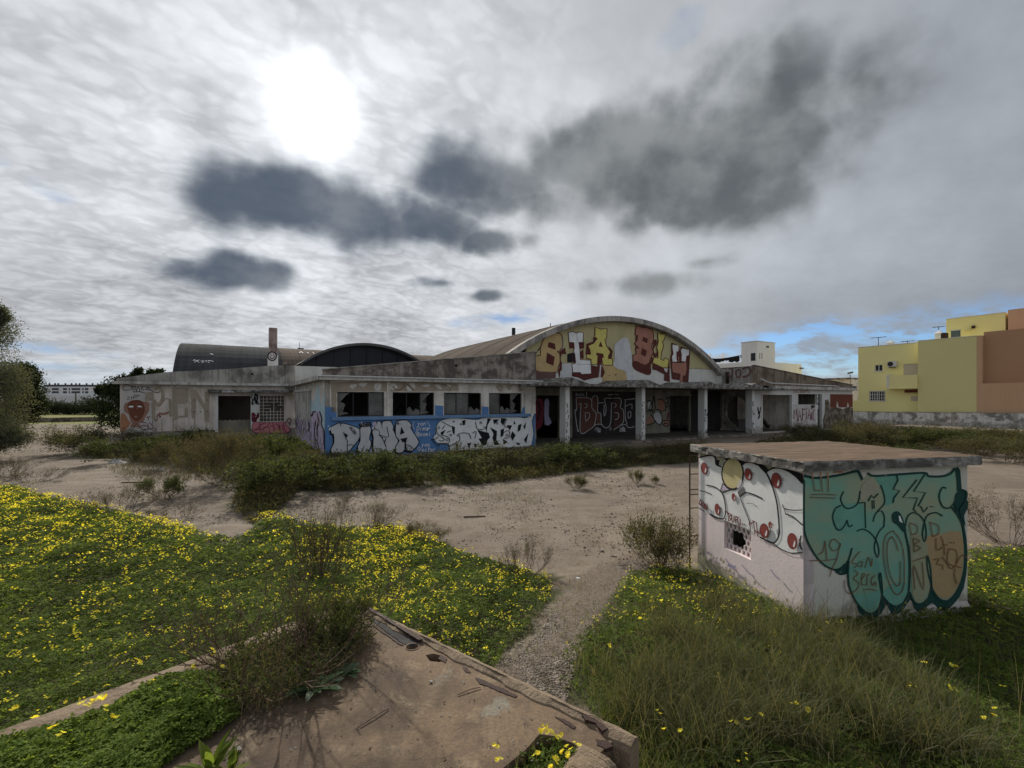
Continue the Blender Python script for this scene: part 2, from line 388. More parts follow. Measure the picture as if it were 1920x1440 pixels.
class Wall:
    """vertical plane: origin o, horizontal unit e, outward normal n"""
    def __init__(s, o, e, n): s.o, s.e, s.n = Vector(o), Vector(e).normalized(), Vector(n).normalized()
    def pt(s, a, z, d=0.): q = s.o+s.e*a+s.n*d; return Vector((q.x, q.y, z))
    def uv(s, px, py, d=0.):
        r = ray(px, py); o = s.o+s.n*d; C = Vector((0, 0, H))
        k = (o-C).dot(s.n)/r.dot(s.n); q = C+r*k
        return (q-s.o).dot(s.e), q.z
    def solid(s, name, mat, parent, a0, a1, z0, z1, holes=(), th=.2, d=0., ztop=None):
        """wall with rectangular openings; ztop = optional function a -> top height for the top row"""
        As = sorted({a0, a1, *[h[0] for h in holes], *[h[1] for h in holes]}); Zs = sorted({z0, z1, *[h[2] for h in holes], *[h[3] for h in holes]})
        As = [a for a in As if a0-1e-6 <= a <= a1+1e-6]; Zs = [z for z in Zs if z0-1e-6 <= z <= z1+1e-6]
        def full(i, j):
            if not (0 <= i < len(As)-1 and 0 <= j < len(Zs)-1): return False
            ca, cz = (As[i]+As[i+1])/2, (Zs[j]+Zs[j+1])/2
            return not any(h[0] < ca < h[1] and h[2] < cz < h[3] for h in holes)
        mb = MB(); tz = lambda a, z: ztop(a) if (ztop and abs(z-z1) < 1e-6) else z
        for i in range(len(As)-1):
            for j in range(len(Zs)-1):
                if not full(i, j): continue
                A, B, C, D = As[i], As[i+1], Zs[j], Zs[j+1]
                q = [(A, tz(A, C)), (B, tz(B, C)), (B, tz(B, D)), (A, tz(A, D))]
                f = [s.pt(*k, d) for k in q]; g = [s.pt(*k, d-th) for k in q]
                mb.face(f); mb.face(g[::-1])
                for (k, l, ii, jj) in ((0, 1, i, j-1), (1, 2, i+1, j), (2, 3, i, j+1), (3, 0, i-1, j)):
                    if not full(ii, jj): mb.face([f[l], f[k], g[k], g[l]])
        return mb.build(name, mat, parent)
    def poly(s, name, mat, parent, pts, d0, d1):
        mb = MB(); mb.prism([s.pt(a, z, d0) for a, z in pts], [s.pt(a, z, d1) for a, z in pts]); return mb.build(name, mat, parent)
    def box(s, name, mat, parent, a0, a1, z0, z1, d0, d1):
        return s.poly(name, mat, parent, [(a0, z0), (a1, z0), (a1, z1), (a0, z1)], d0, d1)
    def mbox(s, mb, a0, a1, z0, z1, d0, d1, mi=0):
        q = [(a0, z0), (a1, z0), (a1, z1), (a0, z1)]
        mb.prism([s.pt(a, z, d0) for a, z in q], [s.pt(a, z, d1) for a, z in q], mi)
class Paint:
    """flat paint on a wall, traced in photograph pixels and laid on the wall plane in thin coats"""
    def __init__(s, wall, ox=0, oy=0, sc=1., d0=.004, step=.0012):
        s.w, s.ox, s.oy, s.sc, s.d, s.step = wall, ox, oy, sc, d0, step; s.mb = MB(); s.mats = []
    def org(s, ox, oy, sc): s.ox, s.oy, s.sc = ox, oy, sc; return s
    def mi(s, m):
        if m not in s.mats: s.mats.append(m)
        return s.mats.index(m)
    def P(s, p):
        a, z = s.w.uv(s.ox+p[0]*s.sc, s.oy+p[1]*s.sc); return s.w.pt(a, z, s.d)
    def fill(s, pts, m, sm=3):
        s.d += s.step; s.mb.face([s.P(p) for p in smoothpts(pts, sm, True)], s.mi(m)); return s
    def ell(s, cx, cy, rx, ry, m, rot=0):
        c, q = math.cos(R(rot)), math.sin(R(rot)); pts = []
        for k in range(18):
            a = 2*math.pi*k/18; x, y = rx*math.cos(a), ry*math.sin(a); pts.append((cx+x*c-y*q, cy+x*q+y*c))
        return s.fill(pts, m, 1)
    def line(s, pts, w, m, sm=4, closed=False, taper=False, d=True):
        if d: s.d += s.step*.25
        if len(pts) < 3: sm = 1
        q = smoothpts(pts, sm, closed); n = len(q)
        if closed: q = q+[q[0]]; n += 1
        L, Rr = [], []
        for i in range(n):
            if closed: a, b = q[(i-1) % (n-1)], q[(i+1) % (n-1)]
            else: a, b = q[max(i-1, 0)], q[min(i+1, n-1)]
            dx, dy = b[0]-a[0], b[1]-a[1]; l = math.hypot(dx, dy) or 1
            ww = w/2*(1-.6*i/n if taper else 1)
            x, y = q[i]
            if not closed and i == 0: x -= dx/l*ww*.7; y -= dy/l*ww*.7
            if not closed and i == n-1: x += dx/l*ww*.7; y += dy/l*ww*.7
            L.append(s.P((x-dy/l*ww, y+dx/l*ww))); Rr.append(s.P((x+dy/l*ww, y-dx/l*ww)))
        s.mb.grid([L, Rr], s.mi(m)); return s
    def letter(s, pts, m, om, w, sm=2, shadow=None):
        if shadow: s.fill([(x+shadow[0], y+shadow[1]) for x, y in pts], om, sm)
        s.line(pts, w, om, sm, True); s.fill(pts, om, sm); s.d += s.step; s.fill(pts, m, sm); return s
    def scribble(s, x0, y0, x1, y1, n, w, m, seed=0, size=.5):
        r = random.Random(seed)
        for k in range(n):
            cx, cy = r.uniform(x0, x1), r.uniform(y0, y1); q = [(cx, cy)]
            for j in range(r.randint(3, 6)):
                cx = min(max(cx+r.uniform(-1, 1)*(x1-x0)*size*.5, x0), x1); cy = min(max(cy+r.uniform(-1, 1)*(y1-y0)*size, y0), y1); q.append((cx, cy))
            s.line(q, w, m)
        return s
    def text(s, txt, x, y, h, wd, w, m, slant=0., dy=0.):
        """hand lettering from a small stroke font; x grows by wd per letter, dy = drop of the base line per letter"""
        for k, ch in enumerate(txt):
            for st in FONT.get(ch, []):
                s.line([(x+k*wd+(a*.78+slant*(1-b))*wd, y+k*dy+b*h) for a, b in st], w, m, 1 if ch in 'AEFHIKLMNTVXZ1' else 3, d=False)
        s.d += s.step; return s
    def build(s, parent, label=None, name='graffiti'):
        o = s.mb.build(name, s.mats, parent)
        if label: o['label'] = label
        return o
def _split(s, parent, label):
    o = s.mb.build('graffiti', s.mats, parent); o['label'] = label; s.mb = MB(); s.mats = []; return s
Paint.split = _split
FONT = {'A': [[(0, 1), (.45, 0), (.95, 1)], [(.15, .65), (.8, .65)]], 'B': [[(0, 0), (0, 1)], [(0, 0), (.8, .15), (.7, .42), (0, .48), (.95, .6), (.85, .95), (0, 1)]], 'C': [[(.9, .1), (.3, 0), (0, .5), (.3, 1), (.9, .9)]], 'D': [[(0, 0), (0, 1)], [(0, 0), (.8, .2), (.85, .75), (0, 1)]],
        'E': [[(.9, 0), (0, 0), (0, 1), (.9, 1)], [(0, .5), (.7, .5)]], 'F': [[(.9, 0), (0, 0), (0, 1)], [(0, .5), (.7, .5)]], 'G': [[(.9, .1), (.3, 0), (0, .5), (.3, 1), (.9, .9), (.9, .55), (.5, .55)]], 'H': [[(0, 0), (0, 1)], [(.9, 0), (.9, 1)], [(0, .5), (.9, .5)]], 'I': [[(.4, 0), (.4, 1)]],
        'J': [[(.7, 0), (.7, .8), (.4, 1), (.05, .8)]], 'K': [[(0, 0), (0, 1)], [(.9, 0), (0, .55), (.9, 1)]], 'L': [[(0, 0), (0, 1), (.85, 1)]], 'M': [[(0, 1), (.1, 0), (.5, .6), (.85, 0), (.95, 1)]], 'N': [[(0, 1), (0, 0), (.85, 1), (.85, 0)]], 'O': [[(.45, 0), (0, .3), (.05, .8), (.5, 1), (.9, .7), (.85, .25), (.45, 0)]],
        'P': [[(0, 1), (0, 0)], [(0, 0), (.8, .1), (.8, .42), (0, .52)]], 'R': [[(0, 1), (0, 0)], [(0, 0), (.8, .1), (.8, .42), (0, .52), (.9, 1)]], 'S': [[(.85, .1), (.35, 0), (.1, .25), (.75, .65), (.6, .98), (0, .9)]], 'T': [[(0, 0), (.95, 0)], [(.45, 0), (.45, 1)]], 'U': [[(0, 0), (.05, .8), (.45, 1), (.85, .8), (.9, 0)]],
        'V': [[(0, 0), (.45, 1), (.9, 0)]], 'X': [[(0, 0), (.9, 1)], [(.9, 0), (0, 1)]], 'Y': [[(0, 0), (.45, .5)], [(.9, 0), (.3, 1)]], 'i': [[(.4, .35), (.4, 1)], [(.4, .05), (.42, .12)]], 'o': [[(.45, .35), (.1, .55), (.15, .9), (.5, 1), (.85, .8), (.8, .5), (.45, .35)]], 'n': [[(.05, 1), (.05, .4)], [(.05, .6), (.5, .38), (.8, .55), (.8, 1)]],
        'e': [[(.1, .68), (.8, .66), (.6, .38), (.15, .5), (.15, .88), (.5, 1), (.85, .9)]], 'r': [[(.1, 1), (.1, .4)], [(.1, .6), (.4, .38), (.75, .45)]], 'a': [[(.8, .45), (.35, .4), (.05, .7), (.35, 1), (.8, .8), (.8, .45), (.9, 1)]], 'c': [[(.8, .45), (.35, .4), (.1, .7), (.35, 1), (.85, .92)]], 'm': [[(0, 1), (0, .4), (.3, .4), (.4, .95), (.5, .42), (.8, .45), (.9, 1)]],
        '1': [[(.05, .3), (.5, 0), (.5, 1)]], '9': [[(.8, .3), (.4, .02), (.05, .3), (.4, .55), (.8, .3), (.7, .75), (.3, 1.1)]], '0': [[(.45, 0), (.05, .5), (.45, 1), (.85, .5), (.45, 0)]], '5': [[(.8, 0), (.15, 0), (.1, .4), (.7, .45), (.7, .85), (.1, 1)]], '.': [[(.3, .92), (.36, .98)]], '+': [[(.1, .5), (.8, .5)], [(.45, .2), (.45, .8)]],
        't': [[(.4, .1), (.4, .9), (.75, 1)], [(.1, .4), (.75, .4)]], 'l': [[(.3, 0), (.3, 1)]], 'y': [[(.1, .4), (.4, .8)], [(.8, .4), (.2, 1.3)]], 'u': [[(.1, .4), (.15, .95), (.6, .98), (.8, .4), (.85, 1)]]}

# ------------------------------------------------------------ building frame
TH = R(30.7); U = Vector((math.cos(TH), math.sin(TH), 0)); V = Vector((-U.y, U.x, 0)); Z3 = Vector((0, 0, 1))
C0 = Vector(((610-960)/F*21.8, 21.8, 0))
def B(a, b, z): q = C0+U*a+V*b; return Vector((q.x, q.y, z))
def front(b): return Wall(C0+V*b, U, -V)
def sideL(a): return Wall(C0+U*a, V, -U)          # faces left; coordinate runs along V
def striped(name, base, dark, direction, pitch, wav=.18):
    m, t, b, o = new_mat(name); P = t.pos()
    c = t.dot(P, tuple(direction))
    n1 = t.noise(P, .35, 5, .6, .2); n2 = t.noise(P, 5, 5, .6)
    col = t.mix(t.ss(n1, .38, .66)*.8, base, dark)
    col = t.mix(t.ss(n2, .45, .7)*.35, col, tuple(v*.6 for v in dark))
    fr = c._m('FRACT'); fr = (c*(1/pitch))._m('FRACT')
    st = t.ss(t.noise(t.comb(c*1.3, 0.0, 0.0), 2.2, 3), .42, .62)
    col = t.mix(st*.4, col, tuple(v*.72 for v in dark))
    t.put(b.inputs['Base Color'], col); b.inputs['Roughness'].default_value = 1.0; b.inputs['Specular IOR Level'].default_value = .03
    w = (c*(2*math.pi/wav))._m('SINE'); bump(t, b, w, .035, .02)
striped('sheet_hall', (.12, .095, .074), (.075, .059, .045), V, 1.9)
striped('sheet_grey', (.072, .074, .078), (.045, .046, .049), U, 1.9)
striped('sheet_brown', (.17, .13, .105), (.11, .085, .068), U, 1.9)

# ------------------------------------------------------------ ground
def graded(lo, hi, c, fine, g=1.06):
    out = [c]; s_ = fine
    x = c
    while x < hi: x += s_; s_ *= g; out.append(min(x, hi))
    s_ = fine; x = c; neg = []
    while x > lo: x -= s_; s_ *= g; neg.append(max(x, lo))
    return np.array(sorted(set(neg+out)))
GX = graded(-4000, 4000, 0.5, .10, 1.035); GY = graded(-60, 6000, 4.5, .10, 1.035)
gx, gy = np.meshgrid(GX, GY)
def fbm2(x, y, s, seed=0, o=4):
    """cheap smooth noise from rotated sines, about -1..1"""
    r = np.random.default_rng(seed); out = 0; a = 1.; tot = 0
    for k in range(o):
        v = 0
        for j in range(4):
            q = r.uniform(0, 6.28); ph = r.uniform(0, 6.28); v = v+np.sin((x*math.cos(q)+y*math.sin(q))*s*r.uniform(.7, 1.3)+ph)
        out = out+a*v/2.4; tot += a; a *= .5; s *= 2.1
    return out/tot
def toscreen(x, y, z):
    yy = np.maximum(y, .05); return 960+F*x/yy, HZ+F*(H-z)/yy
def inpoly(px, py, poly):
    ins = np.zeros(np.shape(px), bool); n = len(poly); j = n-1
    for i in range(n):
        xi, yi = poly[i]; xj, yj = poly[j]
        c = ((yi > py) != (yj > py)) & (px < (xj-xi)*(py-yi)/((yj-yi) or 1e-9)+xi); ins ^= c; j = i
    return ins
# ground regions, outlined on the ground (photo pixels of the ground plane -> metres)
def ground_poly(pts): return [tuple(gp(a, b)[:2]) for a, b in pts]
POLY_LEFT = ground_poly([(-900, 905), (0, 912), (110, 935), (215, 962), (330, 985), (400, 1008), (437, 1024), (470, 1000), (492, 972), (525, 965), (560, 985), (660, 992), (745, 990), (800, 1012), (880, 1040), (960, 1062), (1025, 1090), (1040, 1120), (1000, 1170), (955, 1215), (930, 1262)])+[tuple(v) for v in [(-.25, 3.3), (-1.45, 4.37), (-4.2, .9), (-9, -3), (-40, -4)]]
POLY_RIGHT = ground_poly([(1180, 1075), (1240, 1062), (1300, 1062), (1320, 1085), (1560, 1100), (1800, 1060), (1820, 1030), (1960, 1035), (2600, 1040)])+[(12, 3), (7, -3), (.75, -3), (.62, 2.2), (.72, 2.72)]+ground_poly([(1100, 1330), (1040, 1290), (1060, 1230), (1130, 1150)])
POLY_WEED = ground_poly([(430, 948), (470, 900), (520, 872), (560, 858), (608, 862), (800, 858), (1000, 846), (1180, 846), (1300, 838), (1305, 868), (1240, 872), (1130, 880), (1010, 896), (900, 908), (760, 916), (640, 921), (560, 920), (520, 962), (470, 985)])
POLY_WING = ground_poly([(150, 842), (228, 836), (400, 830), (560, 824), (608, 858), (520, 880), (440, 905), (340, 880), (250, 866), (170, 858)])
POLY_EAST = ground_poly([(1410, 834), (1600, 806), (1930, 815), (2300, 830), (2300, 862), (1920, 848), (1800, 838), (1690, 842), (1660, 858), (1560, 868), (1420, 872)])
def inw(x, y, P): return inpoly(x, y, P)
gzv = gz(gx, gy)+.02*fbm2(gx, gy, 1.3, 3)*smooth01(gy, 3, 6)*(np.hypot(gx, gy) < 60)+.012*fbm2(gx, gy, 5., 4)*(np.hypot(gx, gy) < 30)
gm_ = np.zeros(gx.shape); ggr = np.zeros(gx.shape)
nz = .25*fbm2(gx, gy, 2.2, 9)
for P in (POLY_LEFT, POLY_RIGHT, POLY_WEED, POLY_WING, POLY_EAST): gm_ = np.maximum(gm_, inw(gx+nz, gy+nz*.7, P)*1.)
GRAV = ground_poly([(1250, 1050), (1130, 1060), (1050, 1085), (1055, 1120), (1010, 1190), (960, 1240), (985, 1290), (1060, 1330), (1080, 1240), (1140, 1150), (1230, 1085)])
ggr = inw(gx+nz*.6, gy+nz*.5, GRAV)*1.
fld = ((gx < -22) & (gy > 52) & (gx+.0*gy > -400) & (gy < 140))*1.
ny, nx = gx.shape
verts = np.stack([gx, gy, gzv], -1).reshape(-1, 3)
ii = np.arange(ny*nx).reshape(ny, nx)
q = np.stack([ii[:-1, :-1], ii[:-1, 1:], ii[1:, 1:], ii[1:, :-1]], -1).reshape(-1, 4)
tri = np.concatenate([q[:, [0, 1, 2]], q[:, [0, 2, 3]]])
def ground_mat():
    m, t, b, o = new_mat('ground'); P = t.pos()
    n1 = t.noise(P, .22, 6, .6, .3); n2 = t.noise(P, 1.6, 6, .65); n3 = t.noise(P, 22, 5, .7); n4 = t.noise(t.vmul(P, (.5, 1.4, 1)), .8, 5, .6)
    c = t.mix(t.ss(n1, .35, .65), (.258, .215, .168), (.178, .147, .115))
    c = t.mix(t.ss(n2, .42, .66)*.75, c, (.155, .12, .088))
    c = t.mix(t.ss(t.noise(t.vmul(P, (.35, 1.0, 1)), .55, 6, .62, .4), .54, .68)*.6, c, (.13, .105, .078))
    c = t.mix(t.ss(n4, .50, .72)*.5, c, (.30, .255, .20))
    c = t.mix(t.ss(t.noise(P, 5.5, 6, .7), .56, .70)*.65, c, (.13, .095, .068))
    c = t.mix(t.ss(n3, .35, .75)*.45, c, (.13, .10, .08))
    c = t.mix(t.ss(t.voro(P, 26), .16, .05)*.55, c, (.42, .38, .32))
    c = t.mix(t.attr('gravel')*.8, c, t.mix(t.ss(n3, .3, .7), (.20, .160, .125), (.09, .07, .054)))
    soil = t.mix(t.ss(n2, .4, .6), (.05, .055, .022), (.075, .06, .038))
    c = t.mix(t.attr('soil')*.93, c, soil)
    far = t.mix(t.ss(t.noise(t.vmul(P, (.2, 1, 1)), .5, 4), .4, .6), (.13, .15, .045), (.20, .19, .055))
    c = t.mix(t.attr('field'), c, far)
    t.put(b.inputs['Base Color'], c); b.inputs['Roughness'].default_value = .95; b.inputs['Specular IOR Level'].default_value = .1
    bump(t, b, n3*.6+n2*.9+t.voro(P, 26)*-.25, .7, .035)
ground_mat()
gr = np_mesh('ground', verts, tri, 'ground')
for nm_, arr in (('soil', gm_), ('gravel', ggr), ('field', fld)):
    a_ = gr.data.attributes.new(nm_, 'FLOAT', 'POINT'); a_.data.foreach_set('value', arr.ravel().astype(np.float32))
gr.data.polygons.foreach_set('use_smooth', [True]*len(gr.data.polygons))
tag(gr, kind='structure')

# ------------------------------------------------------------ abandoned building
BL = thing('abandoned_building', B(20, 5, 0), 'long derelict graffitied warehouse with arched gable, pillared porch and broken windows', 'building')
LW = thing('barrel_hall', B(5, 42, 0), 'grey and brown barrel roofed hall behind the chimney', 'building')
DK = thing('vaulted_shed', B(7, 28, 0), 'vaulted shed with a dark open arch rising behind the blue block', 'building')
WF, WS = front(0), sideL(0)
# --- window block (left of the porch)
zs, zh = 1.90, 3.09
wins = [(.53, 2.74), (3.16, 5.36), (5.90, 8.11), (8.59, 10.75)]
wall = WF.solid('wall', 'plaster_white', BL, 0, 11.7, -.4, 3.62, [(a, b, zs, zh) for a, b in wins], .22)
tag(wall, 'blue and white front wall with four broken windows')
for k, (a, b) in enumerate(wins):
    w = MB(); fr = .045; D0, D1 = -.10, -.15
    WF.mbox(w, a, b, zh-fr, zh, D0, D1); WF.mbox(w, a, b, zs, zs+fr, D0, D1)
    n = 3
    for j in range(n+1):
        x = a+(b-a-fr)*j/n; WF.mbox(w, x, x+fr, zs+fr, zh-fr, D0-.002, D1+.002)
    win = w.build('window', 'metal_dark', BL)
    r = random.Random(40+k)
    for j in range(n):
        x0, x1 = a+(b-a-fr)*j/n+fr, a+(b-a-fr)*(j+1)/n
        mode = r.choice(['full', 'left', 'low', 'none', 'top']) if k else ['left', 'none', 'full'][j]
        g = None; s0, s1, t0, t1 = x0, x1, zs+fr, zh-fr; m_ = (x0+x1)/2; hh = t1-t0
        if mode == 'full': g = [(s0, t0), (s1, t0), (s1, t1), (s0, t1)]
        if mode == 'left': g = [(s0, t0), (s0+.5, t0+.12), (s0+.22, t0+.2), (s0+.34, t0+.5*hh), (s0+.12, t0+.62*hh), (s0+.4, t1-.1), (s0+.55, t1), (s0, t1)]
        if mode == 'low': g = [(s0, t0), (s1, t0), (s1, t0+.2), (s1-.2, t0+.32), (m_, t0+.16), (s0+.15, t0+.42), (s0, t0+.3)]
        if mode == 'top': g = [(s0, t1), (s0, t1-.35), (s0+.16, t1-.22), (m_, t1-.4), (s1-.1, t1-.15), (s1, t1-.5), (s1, t1)]
        if g: WF.poly('pane', 'glass_dirty', win, g, -.122, -.127)
# ledge under the windows
WF.box('window_ledge', 'p_blue2', BL, .28, 11.3, 1.74, 1.90, .14, 0.003)
WF.box('pilaster', 'plaster_white', BL, 2.86, 3.06, 1.90, 3.62, .05, .003)
WF.box('pilaster', 'plaster_white', BL, 10.95, 11.68, 1.90, 3.62, .05, .003)
# left flank with vent fins
sl_op = (4.6, 11.2, 1.9, 3.25)
tag(WS.solid('wall', 'plaster_white', BL, 0, 12.2, -.4, 3.62, [], .2), 'scribbled flank wall facing left')
for j in range(7): WS.box('fin', 'concrete_eave', BL, 4.6+j*1.05, 4.85+j*1.05, 1.5, 3.2, .16, .003)
WS.box('lintel', 'concrete_eave', BL, 4.3, 11.6, 3.2, 3.34, .18, .004)
# eave slab round the block, broken edge
def eave(name, mat, pts_bottom, zt, zb, parent):
    m = MB(); m.prism([Vector((p.x, p.y, zb)) for p in pts_bottom], [Vector((p.x, p.y, zt)) for p in pts_bottom]); return m.build(name, mat, parent)
eave('eave', 'concrete_eave', [B(-.38, -.38, 0), B(12.0, -.38, 0), B(12.0, .3, 0), B(.3, .3, 0), B(.3, 12.1, 0), B(-.38, 12.1, 0)], 3.84, 3.625, BL)
m = MB(); m.tube([B(-.42, -.44, 3.80), B(11.9, -.44, 3.80)], .035, 6); gut = m.build('gutter', 'pvc_white', BL)
m = MB(); m.tube([B(-.1, -.42, 3.78), B(-.14, -.40, 3.66), B(-.10, -.12, 3.5), B(-.10, -.12, 3.3)], .03, 6); m.build('downpipe', 'plaster_clean', BL)
def par_top(a): return 4.12+(5.50-4.12)*a/11.4
WF.poly('parapet', 'concrete_dark', BL, [(-.1, 3.842), (11.75, 3.842), (11.75, par_top(11.75)), (5.8, par_top(5.8)), (-.1, par_top(-.1))], -.02, -.20)
WF.poly('coping', 'concrete_old', BL, [(-.14, par_top(-.14)), (11.8, par_top(11.8)), (11.8, par_top(11.8)+.05), (-.14, par_top(-.14)+.05)], .03, -.24)
m = MB(); m.prism([B(0, .2, 3.85), B(11.6, .2, 5.20), B(11.6, 12, 5.20), B(0, 12, 3.85)], [B(0, .2, 3.93), B(11.6, .2, 5.28), B(11.6, 12, 5.28), B(0, 12, 3.93)]); m.build('roof', 'concrete_old', BL)
m = MB(); m.tube([B(6.6, -.01, 4.55), B(6.6, .25, 4.55)], .07, 10); m.build('drain_hole', 'black_void', BL)
# interior of the block
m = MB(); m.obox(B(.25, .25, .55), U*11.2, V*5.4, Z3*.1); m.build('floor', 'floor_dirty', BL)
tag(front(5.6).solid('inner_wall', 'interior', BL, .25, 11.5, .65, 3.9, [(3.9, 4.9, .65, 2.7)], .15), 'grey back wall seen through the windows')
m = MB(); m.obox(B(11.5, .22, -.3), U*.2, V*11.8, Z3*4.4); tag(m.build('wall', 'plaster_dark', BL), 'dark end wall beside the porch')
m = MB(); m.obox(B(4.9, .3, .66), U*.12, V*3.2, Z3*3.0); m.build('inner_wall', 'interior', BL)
pb = Paint(front(5.6)).org(530, 600, .21875)
pb.line([(960, 800), (1010, 730), (1080, 805)], 24, 'p_black', 1).line([(1150, 800), (1160, 740)], 22, 'p_black', 1).line([(1150, 752), (1235, 748)], 20, 'p_black', 1).line([(1250, 770), (1280, 805)], 26, 'p_black', 1)
pb.scribble(1390, 740, 1470, 800, 4, 14, 'p_black', 5).scribble(1770, 740, 1850, 800, 6, 16, 'p_black', 6); pb.build(BL)

m = MB(); m.obox(B(.2, 11.9, -.3), U*11.3, V*.2, Z3*4.1); m.build('wall', 'plaster_white', BL)
m = MB(); m.obox(B(-9.2, 19.8, -.3), U*9.2, V*.2, Z3*4.1); m.build('wall', 'plaster_white', BL)
m = MB(); m.obox(B(32.1, 9.7, -.3), U*15.4, V*.2, Z3*4.2); m.build('wall', 'plaster_white', BL)
# --- left wing
WL = front(12.3)
lat = (-2.15, -.69, 1.28, 2.98); door = (-4.51, -2.69, .60, 2.97); base_op = (-8.26, -7.09, -.02, .43)
tag(WL.solid('wall', 'plaster_left', BL, -9.4, -.02, .78, 3.63, [lat, (door[0], door[1], .78, door[3])], .2), 'pale left wing wall with a painted face')
tag(WL.solid('plinth', 'plinth', BL, -9.37, -.02, -.4, .775, [base_op, (door[0], door[1], .60, .775)], .2, -.05), None)
m = MB(); m.obox(B(-9.4, 12.5, -.4), U*.2, V*7.5, Z3*4.02); tag(m.build('wall', 'plaster_left', BL), 'outer end wall of the left wing')
eave('eave', 'concrete_eave', [B(-9.7, 11.95, 0), B(-.4, 11.95, 0), B(-.4, 12.6, 0), B(-9.7, 12.6, 0)], 3.80, 3.635, BL)
WL.poly('parapet', 'concrete_old', BL, [(-9.55, 3.802), (-.62, 3.802), (-.62, 5.08), (-1.7, 4.98), (-4.2, 4.68), (-7.2, 4.40), (-9.55, 3.97)], .05, -.2)
WL.box('pier', 'concrete_old', BL, -.615, -.02, 3.3, 5.12, .12, -.5)
WL.box('pier_cap', 'concrete_dark', BL, -.72, .06, 5.123, 5.26, .22, -.6)
m = MB(); m.prism([B(-9.5, 12.5, 3.85), B(-.1, 12.5, 4.85), B(-.1, 20, 4.85), B(-9.5, 20, 3.85)], [B(-9.5, 12.5, 3.93), B(-.1, 12.5, 4.93), B(-.1, 20, 4.93), B(-9.5, 20, 3.93)]); m.build('roof', 'concrete_old', BL)
m = MB(); m.tube([WL.pt(-2.6, 4.42, .06), WL.pt(-2.6, 4.42, -.1)], .07, 10); m.build('drain_hole', 'black_void', BL)
WL.box('door_canopy', 'concrete_rough', BL, -5.05, -.2, 3.20, 3.36, .55, .003)
dr = WL.box('door_jamb', 'plaster_clean', BL, door[0]-.16, door[0]-.002, .60, 3.19, .06, .003)
WL.box('door_jamb', 'plaster_clean', BL, door[1]+.002, lat[0]-.04, .78, 3.19, .03, .003)
WL.box('doorstep', 'plinth', BL, -4.6, -2.75, .38, .58, .35, -.049)
WL.box('doorstep', 'plinth', BL, -4.65, -4.0, .2, .378, .6, -.049)
# back wall of the doorway: plastered low wall, ragged rolling shutter above
m = MB(); pts = [(door[0], .6), (door[1], .6), (door[1], 1.36)]
for j in range(1, 14): pts.append((door[1]-(door[1]-door[0])*j/14, 1.36+(.05 if j % 2 else -.03)))
pts.append((door[0], 1.36)); m.prism([WL.pt(a, z, -.5) for a, z in pts], [WL.pt(a, z, -.6) for a, z in pts]); tag(m.build('inner_wall', 'plaster_porch', BL), 'low ragged wall inside the doorway')
m = MB(); m.obox(B(-4.6, 12.55, .5), U*2.1, V*3.6, Z3*.1); m.build('floor', 'floor_dirty', BL)
tag(front(16.2).solid('inner_wall', 'interior', BL, -9.2, -.1, .5, 3.8, [], .1), None)
# lattice window: bars on a grid, some knocked out
win = WL.box('window', 'concrete_eave', BL, lat[0]-.05, lat[1]+.05, lat[2]-.06, lat[2], .08, -.05); tag(win, 'lattice window with missing bars')
r = random.Random(3); nx_, nz_ = 7, 8; ca, cz = (lat[1]-lat[0])/nx_, (lat[3]-lat[2])/nz_
gone = {(i, j) for i in range(2, 6) for j in range(4, 6)}|{(2, 3), (3, 6), (6, 4), (5, 3)}
for i in range(1, nx_):
    for j in range(nz_):
        if (i, j) in gone and i != 4: continue
        o_ = (cz*.5 if False else 0); WL.box('lattice_bar', 'concrete_eave', win, lat[0]+i*ca-.018, lat[0]+i*ca+.018, lat[2]+j*cz, lat[2]+(j+1)*cz, -.04, -.10)
for j in range(1, nz_):
    x = 0
    while x < nx_:
        L = r.choice([1, 2, 3]); 
        if not ((x, j) in gone and (min(x+1, 6), j) in gone): WL.box('lattice_bar', 'concrete_eave', win, lat[0]+x*ca, lat[0]+min(x+L, nx_)*ca, lat[2]+j*cz-.018, lat[2]+j*cz+.018, -.045, -.095)
        x += L
surf('chimney_render', (.42, .33, .30), (.10, .07, .06), .8, 1.6, .4, st2=(.12, .08, .07))
# chimney with a painted smiley
WC = front(14.0); ca0, _ = WC.uv(503, 690); ca1, ct = WC.uv(520, 615)
ch = WC.box('chimney', 'chimney_render', BL, ca0+.06, ca1, 4.4, ct, 0, -.7)
WC.box('chimney_foot', 'plaster_clean', BL, ca0, ca1+.05, 4.4, 5.9, .05, -.72)
ps = Paint(WC, 300, 600, 1/6., d0=.054)
ps.ell(1262, 408, 38, 44, 'p_line'); ps.line([(1262, 360), (1222, 378), (1218, 430), (1262, 458), (1302, 432), (1304, 382)], 14, 'p_black', 4, True)
ps.ell(1248, 393, 5, 9, 'p_black').ell(1276, 393, 5, 9, 'p_black'); ps.line([(1236, 412), (1248, 432), (1272, 434), (1290, 410)], 9, 'p_black'); ps.build(ch, 'black smiling face')

